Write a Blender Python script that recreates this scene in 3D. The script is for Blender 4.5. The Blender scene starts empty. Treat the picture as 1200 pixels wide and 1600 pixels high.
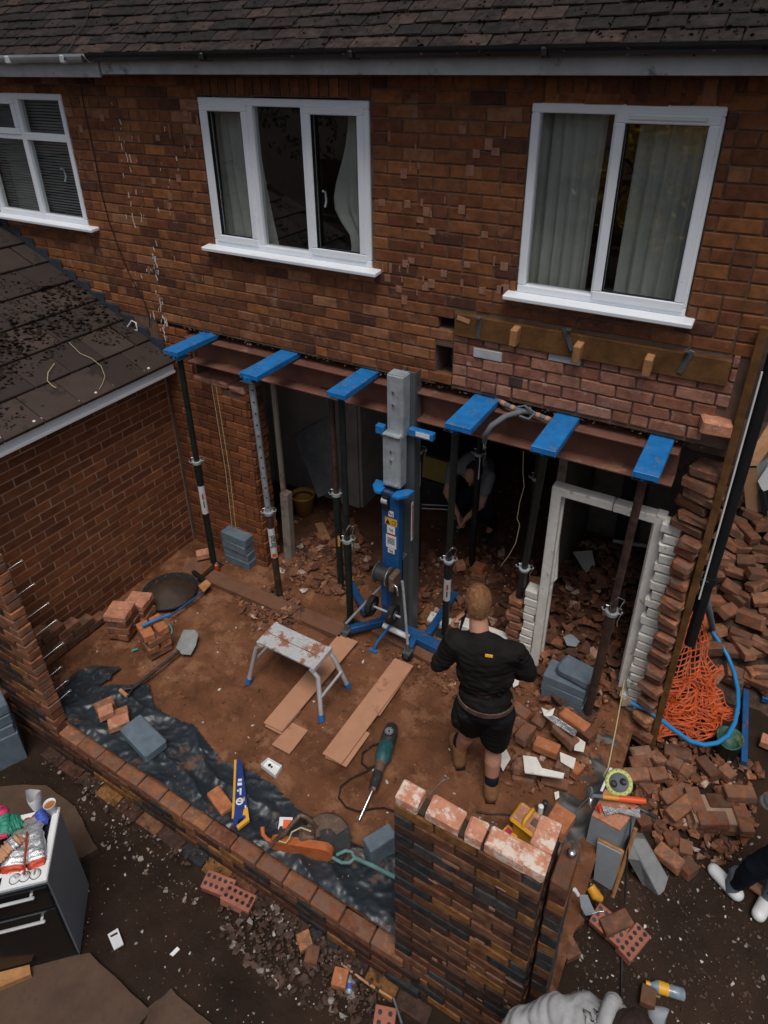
import bpy, bmesh, math, random
import numpy as np
from mathutils import Vector, Matrix, Euler, noise
R=math.radians
SC=bpy.context.scene
COL=SC.collection
rnd=random.Random(7)
# ------------------------------------------------------------------ camera (surveyed from the brick courses)
CF,CP,CY,CR,PY=1060.48,.494333,.531544,.0114801,660.19
CAM=Vector((0,-3.9,4.8))
_f=Vector((-math.sin(CY)*math.cos(CP),math.cos(CY)*math.cos(CP),-math.sin(CP)))
_r=Vector((math.cos(CY),math.sin(CY),0)); _d=_f.cross(_r)
_r2=_r*math.cos(CR)+_d*math.sin(CR); _d2=-_r*math.sin(CR)+_d*math.cos(CR)
cam=bpy.data.cameras.new('camera'); camo=bpy.data.objects.new('camera',cam); COL.objects.link(camo)
M=Matrix((( _r2.x,-_d2.x,-_f.x,CAM.x),(_r2.y,-_d2.y,-_f.y,CAM.y),(_r2.z,-_d2.z,-_f.z,CAM.z),(0,0,0,1)))
camo.matrix_world=M
cam.sensor_fit='VERTICAL'; cam.sensor_height=36; cam.sensor_width=27
cam.lens=CF/1600*36; cam.shift_y=-(800-PY)/1600; cam.clip_start=.05; cam.clip_end=400
SC.camera=camo
# ------------------------------------------------------------------ light: dull overcast day
w=bpy.data.worlds.new('World'); SC.world=w; w.use_nodes=True
nt=w.node_tree; nt.nodes.clear()
bg=nt.nodes.new('ShaderNodeBackground'); ou=nt.nodes.new('ShaderNodeOutputWorld'); sk=nt.nodes.new('ShaderNodeTexSky')
sk.sky_type='NISHITA'; sk.sun_disc=False; sk.sun_elevation=R(68); sk.sun_rotation=R(150)
sk.air_density=1.0; sk.dust_density=3.5; sk.ozone_density=1.5
hs=nt.nodes.new('ShaderNodeHueSaturation'); hs.inputs['Saturation'].default_value=.5   # thin grey cloud over the sky
nt.links.new(sk.outputs[0],hs.inputs['Color']); nt.links.new(hs.outputs[0],bg.inputs[0]); bg.inputs[1].default_value=.065
nt.links.new(bg.outputs[0],ou.inputs[0])
sl=bpy.data.lights.new('sun','SUN'); sl.energy=1.5; sl.angle=R(26); sl.color=(1,.94,.87)
so=bpy.data.objects.new('sun',sl); COL.objects.link(so)
az=R(150); el=R(68)
sd=Vector((math.sin(az)*math.cos(el),math.cos(az)*math.cos(el),math.sin(el)))   # towards the sun
so.rotation_euler=sd.to_track_quat('Z','Y').to_euler(); so.location=sd*20
vs=SC.view_settings
SC.display_settings.display_device='sRGB'
vs.view_transform='Standard'; vs.look='None'; vs.gamma=1; vs.use_curve_mapping=False; vs.exposure=.32
# ------------------------------------------------------------------ survey helpers: a photo point on a known plane -> world point
def ray(x,y): return (_r2*((x-600)/CF)+_d2*((y-PY)/CF)+_f).normalized()
def G(x,y,z=0.):
    v=ray(x,y); return CAM+v*((z-CAM.z)/v.z)
def W(x,y,yy=0.):
    v=ray(x,y); return CAM+v*((yy-CAM.y)/v.y)
def proj(p):
    q=Vector(p)-CAM; k=q.dot(_f)
    if k<.05: return (-9999,-9999)
    return (600+CF*q.dot(_r2)/k, PY+CF*q.dot(_d2)/k)
# ------------------------------------------------------------------ materials
def nd(nt,t,**k):
    n=nt.nodes.new('ShaderNode'+t)
    for a,b in k.items(): setattr(n,a,b)
    return n
def mat(name,col,rough=.8,metal=0.,var=.25,scale=8.,bump=.15,bscale=None,dust=None,dustamt=.0,dscale=5.,spec=.4,ramp=None,rand=None,hue=0.,coat=0.,updust=0.):
    """procedural: base colour broken by two noises, optional dirt patches, optional per-piece ramp (rand)"""
    m=bpy.data.materials.new(name); m.use_nodes=True; nt=m.node_tree; L=nt.links.new
    b=nt.nodes['Principled BSDF']; b.inputs['Metallic'].default_value=metal
    if rough>=.75 and spec==.4: spec=.12
    b.inputs['Specular IOR Level'].default_value=spec
    geo=nd(nt,'NewGeometry')
    n1=nd(nt,'TexNoise'); n1.inputs['Scale'].default_value=scale; n1.inputs['Detail'].default_value=6; n1.inputs['Roughness'].default_value=.65
    L(geo.outputs['Position'],n1.inputs['Vector'])
    if ramp:
        oi=nd(nt,'ObjectInfo'); ad=nd(nt,'Math',operation='ADD'); fr=nd(nt,'Math',operation='FRACT')
        L(oi.outputs['Random'],ad.inputs[0]); L(geo.outputs['Random Per Island'],ad.inputs[1]); L(ad.outputs[0],fr.inputs[0])
        cr=nd(nt,'ValToRGB'); e=cr.color_ramp.elements
        if ramp[0][1][0]<.06: cr.color_ramp.interpolation='CONSTANT'
        for i,(p,c) in enumerate(ramp):
            el_=e[i] if i<2 else e.new(p)
            el_.position=p; el_.color=(*c,1)
        L(fr.outputs[0],cr.inputs[0]); base=cr.outputs[0]
    else:
        rg=nd(nt,'RGB'); rg.outputs[0].default_value=(*col,1); base=rg.outputs[0]
    mr=nd(nt,'MapRange'); mr.inputs[1].default_value=.3; mr.inputs[2].default_value=.7
    mr.inputs[3].default_value=1-var; mr.inputs[4].default_value=1+var; L(n1.outputs[0],mr.inputs[0])
    mx=nd(nt,'MixRGB',blend_type='MULTIPLY'); mx.inputs[0].default_value=1; L(base,mx.inputs[1])
    cb=nd(nt,'CombineColor'); 
    for i in range(3): L(mr.outputs[0],cb.inputs[i])
    L(cb.outputs[0],mx.inputs[2]); out=mx.outputs[0]
    rr=nd(nt,'MapRange'); rr.inputs[3].default_value=max(0,rough-.12); rr.inputs[4].default_value=min(1,rough+.12); L(n1.outputs[0],rr.inputs[0])
    rout=rr.outputs[0]
    if dust:
        n2=nd(nt,'TexNoise'); n2.inputs['Scale'].default_value=dscale; n2.inputs['Detail'].default_value=8; n2.inputs['Roughness'].default_value=.7
        L(geo.outputs['Position'],n2.inputs['Vector'])
        m2=nd(nt,'MapRange'); th=.72-.5*dustamt
        m2.inputs[1].default_value=th; m2.inputs[2].default_value=th+.09; L(n2.outputs[0],m2.inputs[0])
        f=m2.outputs[0]
        if updust:
            sx=nd(nt,'SeparateXYZ'); L(geo.outputs['Normal'],sx.inputs[0])
            mu=nd(nt,'MapRange'); mu.inputs[1].default_value=.3; mu.inputs[2].default_value=1.; mu.inputs[3].default_value=1-updust; mu.inputs[4].default_value=1; L(sx.outputs[2],mu.inputs[0])
            mm=nd(nt,'Math',operation='MULTIPLY'); L(f,mm.inputs[0]); L(mu.outputs[0],mm.inputs[1]); f=mm.outputs[0]
        md=nd(nt,'MixRGB'); L(f,md.inputs[0]); L(out,md.inputs[1]); md.inputs[2].default_value=(*dust,1); out=md.outputs[0]
        mrr=nd(nt,'MixRGB'); L(f,mrr.inputs[0]); L(rout,mrr.inputs[1]); mrr.inputs[2].default_value=(.9,.9,.9,1); rout=mrr.outputs[0]
        if metal>0:
            mm2=nd(nt,'MapRange'); mm2.inputs[3].default_value=metal; mm2.inputs[4].default_value=0; L(f,mm2.inputs[0]); L(mm2.outputs[0],b.inputs['Metallic'])
    L(out,b.inputs['Base Color']); L(rout,b.inputs['Roughness'])
    if bump:
        n3=nd(nt,'TexNoise'); n3.inputs['Scale'].default_value=bscale or scale*6; n3.inputs['Detail'].default_value=8; n3.inputs['Roughness'].default_value=.7
        L(geo.outputs['Position'],n3.inputs['Vector'])
        bp=nd(nt,'Bump'); bp.inputs['Strength'].default_value=min(1,bump*2); bp.inputs['Distance'].default_value=.006; L(n3.outputs[0],bp.inputs['Height']); L(bp.outputs[0],b.inputs['Normal'])
    if coat: b.inputs['Coat Weight'].default_value=coat
    return m
SOIL=(.150,.064,.033)
MT={}
br=[(0,(.22,.086,.040)),(.14,(.13,.052,.028)),(.3,(.275,.108,.044)),(.42,(.17,.062,.030)),(.55,(.085,.038,.027)),(.68,(.25,.100,.042)),(.8,(.15,.058,.032)),(.9,(.20,.074,.032)),(1,(.30,.145,.08))]
MT['brick']=mat('house_brick',(0,0,0),.85,var=.38,scale=14,bump=.25,bscale=140,ramp=br,dust=(.26,.135,.09),dustamt=.30,dscale=3.2)
br2=[(0,(.30,.13,.085)),(.3,(.24,.095,.06)),(.55,(.34,.16,.11)),(.8,(.22,.09,.06)),(1,(.36,.19,.14))]
MT['brick_pink']=mat('hacked_brick',(0,0,0),.9,var=.35,scale=16,bump=.35,bscale=110,ramp=br2,dust=(.37,.26,.21),dustamt=.3,dscale=12)
br3=[(0,(.20,.074,.032)),(.3,(.14,.052,.027)),(.55,(.25,.092,.038)),(.8,(.12,.045,.026)),(1,(.22,.085,.040))]
MT['brick_garage']=mat('garage_brick',(0,0,0),.85,var=.25,scale=10,bump=.2,bscale=120,ramp=br3)
br4=[(0,(.055,.032,.024)),(.14,(.13,.055,.030)),(.24,(.032,.032,.034)),(.36,(.080,.036,.024)),(.48,(.21,.095,.034)),(.58,(.048,.028,.022)),(.7,(.12,.050,.028)),(.8,(.055,.052,.052)),(.88,(.16,.075,.042)),(1,(.075,.035,.024))]
MT['brick_mixed']=mat('new_mixed_brick',(0,0,0),.8,var=.5,scale=22,bump=.25,bscale=120,ramp=br4,spec=.2,dust=(.3,.2,.15),dustamt=.06,dscale=18)
MT['brick_top']=mat('pink_new_brick',(.47,.21,.13),.9,var=.3,scale=18,bump=.4,bscale=130,dust=(.62,.45,.36),dustamt=.32,dscale=16)
br5=[(0,(.27,.105,.055)),(.25,(.17,.066,.038)),(.5,(.34,.145,.078)),(.75,(.22,.088,.05)),(1,(.40,.17,.075))]
MT['brick_loose']=mat('reclaimed_brick',(0,0,0),.92,var=.4,scale=15,bump=.4,bscale=100,ramp=br5,dust=(.20,.115,.08),dustamt=.5,dscale=14,)
br6=[(0,(.19,.08,.046)),(.2,(.12,.05,.032)),(.45,(.24,.11,.066)),(.7,(.15,.064,.04)),(.88,(.27,.13,.085)),(1,(.20,.12,.09))]
MT['brick_heap']=mat('heap_brick',(0,0,0),.92,var=.4,scale=15,bump=.4,bscale=100,ramp=br6,dust=(.13,.075,.05),dustamt=.5,dscale=10)
MT['brick_cap']=mat('mortar_splashed_brick',(.60,.27,.17),.9,var=.25,scale=18,bump=.5,bscale=110,dust=(.80,.66,.57),dustamt=.50,dscale=15)
MT['orange_brick']=mat('orange_brick',(.42,.16,.075),.9,var=.3,scale=18,bump=.35,bscale=110,dust=(.5,.3,.2),dustamt=.25,dscale=20)
MT['spall']=mat('spalled_brick',(.30,.15,.10),.9,var=.3,scale=18,bump=.3)
MT['mortar']=mat('old_mortar',(.15,.095,.070),.95,var=.35,scale=9,bump=.3,bscale=150)
MT['mortar_pale']=mat('pale_mortar',(.34,.22,.155),.95,var=.45,scale=3,bump=.3,bscale=150)
MT['mortar_dark']=mat('dark_mortar',(.062,.042,.032),.95,var=.35,scale=9,bump=.3,bscale=150)
rt=[(0,(.028,.022,.021)),(.2,(.042,.031,.028)),(.4,(.022,.019,.019)),(.6,(.034,.027,.025)),(.8,(.056,.039,.033)),(.9,(.030,.024,.023))]
MT['roof_tile']=mat('clay_roof_tile',(0,0,0),.85,var=.5,scale=20,bump=.5,bscale=60,ramp=rt,dust=(.14,.09,.07),dustamt=.12,dscale=26)
gt=[(0,(.038,.026,.021)),(.35,(.030,.020,.017)),(.7,(.050,.033,.026))]
MT['garage_tile']=mat('concrete_tile',(0,0,0),.7,var=.2,scale=7,bump=.15,bscale=120,ramp=gt,dust=(.018,.014,.012),dustamt=.3,dscale=5)
MT['moss']=mat('dry_moss',(.022,.015,.011),1.,var=.5,scale=40,bump=.6,bscale=200)
MT['upvc']=mat('white_upvc',(.84,.88,.93),.35,var=.05,scale=3,bump=0,dust=(.5,.49,.47),dustamt=.14,dscale=12)
MT['white_paint']=mat('old_white_paint',(.72,.70,.65),.6,var=.15,scale=8,bump=.2,bscale=50,dust=(.25,.17,.12),dustamt=.26,dscale=13)
MT['grey_paint']=mat('weathered_fascia',(.42,.44,.45),.6,var=.2,scale=5,bump=.1,dust=(.16,.15,.14),dustamt=.25,dscale=6)
MT['black_plastic']=mat('black_plastic',(.012,.013,.015),.4,var=.2,scale=9,bump=.05)
MT['rubber']=mat('dark_rubber',(.02,.02,.022),.75,var=.3,scale=20,bump=.2,dust=SOIL,dustamt=.3,dscale=30)
MT['lead']=mat('lead_flashing',(.035,.045,.058),.55,var=.3,scale=12,bump=.2,bscale=40)
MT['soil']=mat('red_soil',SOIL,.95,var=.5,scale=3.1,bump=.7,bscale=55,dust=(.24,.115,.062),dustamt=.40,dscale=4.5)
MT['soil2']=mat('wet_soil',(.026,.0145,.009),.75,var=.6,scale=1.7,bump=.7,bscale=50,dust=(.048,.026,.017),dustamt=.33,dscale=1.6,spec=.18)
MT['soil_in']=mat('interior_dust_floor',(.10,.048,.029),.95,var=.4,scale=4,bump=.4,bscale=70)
rb=[(0,(.24,.10,.055)),(.2,(.11,.055,.04)),(.4,(.30,.13,.07)),(.6,(.16,.075,.052)),(.75,(.085,.05,.04)),(.9,(.34,.155,.085)),(1,(.52,.44,.38))]
MT['rubble']=mat('brick_rubble',(0,0,0),.95,var=.4,scale=20,bump=.4,bscale=100,ramp=rb,dust=SOIL,dustamt=.4,dscale=14)
rd=[(0,(.07,.045,.034)),(.4,(.11,.07,.052)),(.7,(.055,.036,.028)),(.85,(.15,.11,.09)),(1,(.45,.42,.4))]
MT['rubble_dark']=mat('muddy_rubble',(0,0,0),.9,var=.4,scale=20,bump=.4,bscale=100,ramp=rd,dust=(.05,.032,.024),dustamt=.4,dscale=9)
MT['plaster_bits']=mat('dull_plaster',(.33,.27,.23),.9,var=.3,scale=30,bump=.3,dust=(.12,.08,.06),dustamt=.45,dscale=30)
MT['pale_chip']=mat('plaster_chip',(.6,.57,.53),.9,var=.2,scale=30,bump=.3,dust=(.3,.2,.15),dustamt=.2,dscale=30)
MT['steel_red']=mat('red_oxide_steel',(.155,.066,.046),.6,var=.25,scale=5,bump=.1,bscale=60,dust=(.25,.13,.085),dustamt=.35,dscale=6,updust=.6)
MT['blue']=mat('blue_enamel',(.012,.165,.46),.42,var=.2,scale=11,bump=.15,bscale=50,dust=(.14,.13,.13),dustamt=.31,dscale=24,updust=.3)
MT['blue_dirty']=mat('dirty_blue_enamel',(.012,.08,.23),.45,var=.2,scale=9,bump=.1,bscale=60,dust=SOIL,dustamt=.3,dscale=11,updust=.8)
MT['prop_green']=mat('dark_green_prop',(.014,.024,.022),.5,metal=.2,var=.4,scale=14,bump=.2,bscale=60,dust=(.10,.10,.09),dustamt=.18,dscale=22)
MT['prop_rust']=mat('rusty_prop',(.075,.045,.035),.6,metal=.3,var=.5,scale=14,bump=.25,bscale=60,dust=(.2,.13,.1),dustamt=.25,dscale=22)
MT['galv']=mat('galvanised_steel',(.40,.45,.48),.42,metal=.35,var=.25,scale=12,bump=.06,bscale=60,dust=(.2,.18,.16),dustamt=.14,dscale=12)
MT['alu']=mat('aluminium',(.58,.61,.63),.42,metal=.45,var=.12,scale=5,bump=.03)
MT['alu_dark']=mat('dull_aluminium',(.15,.17,.18),.45,metal=.6,var=.12,scale=5,bump=.03)
MT['chrome']=mat('bright_steel',(.6,.62,.64),.25,metal=.95,var=.1,scale=9,bump=0)
MT['conc_blue']=mat('grey_concrete_block',(.135,.175,.215),.93,var=.2,scale=12,bump=.35,bscale=160,dust=(.19,.12,.085),dustamt=.18,dscale=11,updust=.7)
MT['conc']=mat('pale_concrete_block',(.26,.27,.275),.93,var=.2,scale=10,bump=.3,bscale=160,dust=(.2,.14,.11),dustamt=.15,dscale=9)
MT['slab']=mat('paving_slab',(.095,.060,.043),.9,var=.25,scale=6,bump=.25,bscale=90,dust=(.07,.045,.035),dustamt=.3,dscale=3)
MT['strip']=mat('concrete_strip',(.17,.085,.055),.93,var=.25,scale=5,bump=.3,bscale=90,dust=SOIL,dustamt=.4,dscale=5)
MT['dpm']=mat('black_membrane',(.024,.032,.040),.34,var=.35,scale=5,bump=.2,bscale=30,spec=.6,dust=(.13,.068,.042),dustamt=.30,dscale=4.5)
MT['dpm_pale']=mat('grey_membrane',(.06,.062,.062),.5,var=.35,scale=5,bump=.3,bscale=25,spec=.5,dust=(.2,.115,.075),dustamt=.35,dscale=5.5)
MT['wood']=mat('raw_timber',(.40,.22,.12),.8,var=.25,scale=9,bump=.2,bscale=40,dust=SOIL,dustamt=.12,dscale=6)
MT['board']=mat('chipboard_strip',(.45,.235,.145),.85,var=.1,scale=6,bump=.15,bscale=220,dust=(.24,.115,.065),dustamt=.22,dscale=4)
MT['old_wood']=mat('old_ledger_timber',(.13,.062,.024),.85,var=.45,scale=7,bump=.3,bscale=40,dust=(.22,.12,.06),dustamt=.15,dscale=8)
MT['plaster']=mat('stained_plaster',(.25,.22,.19),.95,var=.3,scale=3,bump=.2,bscale=50,dust=(.14,.1,.08),dustamt=.35,dscale=2)
MT['dark_room']=mat('unlit_room_paint',(.30,.27,.245),.95,var=.3,scale=2,bump=0)
MT['curtain']=mat('grey_curtain',(.62,.62,.57),.95,var=.1,scale=9,bump=.1)
MT['blind']=mat('venetian_blind',(.35,.37,.38),.6,var=.1,scale=9,bump=0)
MT['yellow']=mat('yellow_plastic',(.56,.27,.02),.45,var=.2,scale=9,bump=.05,dust=(.35,.2,.12),dustamt=.25,dscale=13)
MT['bucket_y']=mat('yellow_bucket',(.45,.24,.04),.5,var=.2,scale=9,bump=.05,dust=(.2,.13,.08),dustamt=.25,dscale=13)
MT['orange_net']=mat('orange_mesh',(.50,.075,.012),.6,var=.45,scale=9,bump=0)
MT['orange']=mat('dusty_orange_plastic',(.42,.11,.03),.6,var=.25,scale=14,bump=.1,dust=(.22,.12,.08),dustamt=.3,dscale=16)
MT['bluepipe']=mat('blue_water_pipe',(.02,.22,.52),.4,var=.1,scale=9,bump=0)
MT['foam']=mat('grey_pipe_foam',(.14,.155,.175),.85,var=.15,scale=20,bump=.2)
MT['tape']=mat('orange_tape',(.48,.25,.14),.7,var=.1,scale=20,bump=0)
MT['white']=mat('white_plastic',(.75,.77,.78),.4,var=.05,scale=9,bump=0,dust=(.4,.3,.22),dustamt=.1,dscale=22)
MT['label_white']=mat('label_paper',(.70,.71,.72),.5,var=.08,scale=20,bump=0)
MT['ink']=mat('black_ink',(.02,.02,.022),.5,var=.05,scale=9,bump=0)
MT['red']=mat('red_plastic',(.5,.035,.02),.45,var=.1,scale=9,bump=0)
MT['orange_grip']=mat('orange_grip',(.75,.10,.02),.45,var=.1,scale=9,bump=0)
MT['amber']=mat('amber_handle',(.65,.26,.04),.45,var=.1,scale=9,bump=0)
MT['teal']=mat('teal_tool_housing',(.02,.085,.095),.45,var=.25,scale=12,bump=.08,dust=(.2,.14,.1),dustamt=.22,dscale=16)
MT['teal_steel']=mat('teal_painted_bar',(.10,.21,.20),.6,var=.3,scale=12,bump=.15,dust=(.25,.18,.14),dustamt=.28,dscale=16)
MT['tooldark']=mat('dark_tool_housing',(.028,.03,.032),.5,var=.3,scale=12,bump=.1,dust=(.2,.13,.1),dustamt=.25,dscale=18)
MT['brown_metal']=mat('dusty_brown_metal',(.12,.075,.055),.6,metal=.2,var=.4,scale=14,bump=.2,dust=(.25,.16,.11),dustamt=.35,dscale=16)
MT['sawblue']=mat('saw_blade_blue',(.02,.045,.20),.4,var=.15,scale=12,bump=0,dust=(.2,.2,.25),dustamt=.15,dscale=16)
MT['sawyellow']=mat('saw_yellow',(.70,.36,.03),.45,var=.1,scale=12,bump=0)
MT['mud']=mat('dark_wet_mud',(.045,.028,.018),.65,var=.4,scale=7,bump=.5,bscale=40)
MT['cooker_side']=mat('grey_enamel',(.27,.31,.35),.4,metal=.2,var=.1,scale=5,bump=.03,dust=(.3,.3,.3),dustamt=.06,dscale=5)
MT['black_glass']=mat('black_glass',(.008,.009,.01),.12,var=.1,scale=5,bump=0)
MT['skin']=mat('skin',(.50,.25,.17),.55,var=.12,scale=12,bump=.05)
MT['hair']=mat('ginger_hair',(.27,.125,.052),.7,var=.45,scale=60,bump=.6,bscale=220)
MT['hair_dark']=mat('dark_brown_hair',(.035,.018,.014),.6,var=.45,scale=60,bump=.6,bscale=220)
MT['black_cloth']=mat('black_sweatshirt',(.014,.012,.012),.85,var=.3,scale=8,bump=.2,bscale=60,dust=(.085,.045,.03),dustamt=.27,dscale=4,updust=.4)
MT['shorts']=mat('black_work_shorts',(.010,.011,.013),.8,var=.3,scale=8,bump=.2,dust=(.075,.045,.03),dustamt=.22,dscale=6)
MT['boot']=mat('tan_boot',(.26,.13,.06),.8,var=.35,scale=14,bump=.3,dust=(.2,.12,.08),dustamt=.3,dscale=20)
MT['hoodie']=mat('grey_hoodie',(.36,.365,.37),.9,var=.2,scale=6,bump=.3,bscale=60,dust=(.30,.20,.145),dustamt=.25,dscale=7)
MT['navy']=mat('dark_trousers',(.012,.016,.025),.85,var=.3,scale=8,bump=.2)
MT['sock']=mat('grey_sock',(.17,.20,.23),.9,var=.15,scale=20,bump=.3)
MT['tshirt']=mat('pale_tshirt',(.20,.215,.23),.9,var=.15,scale=6,bump=.2)
MT['teal_plastic']=mat('turquoise_plastic',(.02,.30,.30),.45,var=.1,scale=9,bump=0)
MT['green_bag']=mat('green_bucket',(.03,.10,.065),.5,var=.3,scale=6,bump=.2,dust=(.2,.19,.11),dustamt=.3,dscale=9)
MT['foil_red']=mat('red_crisp_foil',(.48,.06,.025),.3,metal=.3,var=.3,scale=20,bump=.2,dust=(.75,.4,.15),dustamt=.12,dscale=18)
MT['foil_silver']=mat('silver_foil',(.66,.68,.7),.28,metal=.75,var=.35,scale=30,bump=.5,bscale=45)
MT['foil_green']=mat('green_plastic_bag',(.03,.26,.17),.35,var=.3,scale=20,bump=.4,bscale=40)
MT['foil_blue']=mat('blue_wrapper',(.05,.09,.42),.4,var=.2,scale=20,bump=.2)
MT['foil_pink']=mat('pink_wrapper',(.5,.04,.12),.35,var=.3,scale=20,bump=.3)
MT['tea']=mat('brown_drink',(.33,.13,.03),.35,var=.1,scale=9,bump=0)
MT['lime']=mat('lime_plastic',(.52,.58,.20),.45,var=.08,scale=9,bump=0)
MT['string']=mat('pale_string',(.50,.42,.25),.8,var=.2,scale=40,bump=0)
MT['plywood']=mat('ply_edge',(.38,.19,.08),.75,var=.3,scale=14,bump=.2,dust=(.2,.12,.07),dustamt=.25,dscale=12)
MT['greyboard']=mat('grey_board',(.27,.30,.33),.8,var=.1,scale=8,bump=.08,dust=(.2,.16,.14),dustamt=.08,dscale=8)
MT['dark_fabric']=mat('dark_tool_bag',(.03,.034,.032),.9,var=.3,scale=9,bump=.3)
MT['yellow_dim']=mat('faded_yellow_plastic',(.34,.27,.06),.6,var=.2,scale=9,bump=.05)
MT['leaf']=mat('yellow_autumn_leaf',(.70,.45,.05),.7,var=.5,scale=20,bump=0)
MT['bark']=mat('brown_bark',(.08,.055,.04),.9,var=.4,scale=20,bump=.5)
MT['engineer']=mat('engineering_brick',(.34,.13,.09),.75,var=.2,scale=18,bump=.25,bscale=100,dust=(.25,.15,.11),dustamt=.2,dscale=18)
def glass_mat(name,tint,base=.05):
    m=bpy.data.materials.new(name); m.use_nodes=True; nt=m.node_tree; nt.nodes.clear(); L=nt.links.new
    o=nd(nt,'OutputMaterial'); mx=nd(nt,'MixShader'); t=nd(nt,'BsdfTransparent'); g=nd(nt,'BsdfGlossy'); lw_=nd(nt,'LayerWeight'); lw_.inputs[0].default_value=.5; fr=nd(nt,'Math',operation='POWER'); fr.inputs[1].default_value=5; L(lw_.outputs['Facing'],fr.inputs[0]); t.inputs[0].default_value=(*tint,1); g.inputs['Roughness'].default_value=.02
    a=nd(nt,'Math',operation='ADD'); a.inputs[1].default_value=base+.04; L(fr.outputs[0],a.inputs[0]); L(a.outputs[0],mx.inputs[0])
    L(t.outputs[0],mx.inputs[1]); L(g.outputs[0],mx.inputs[2]); L(mx.outputs[0],o.inputs[0]); return m
MT['glass']=glass_mat('window_glass',(.74,.78,.78),.11)
MT['pet']=mat('clear_bottle_plastic',(.20,.26,.30),.18,var=.3,scale=30,bump=.1,spec=.8)
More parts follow.
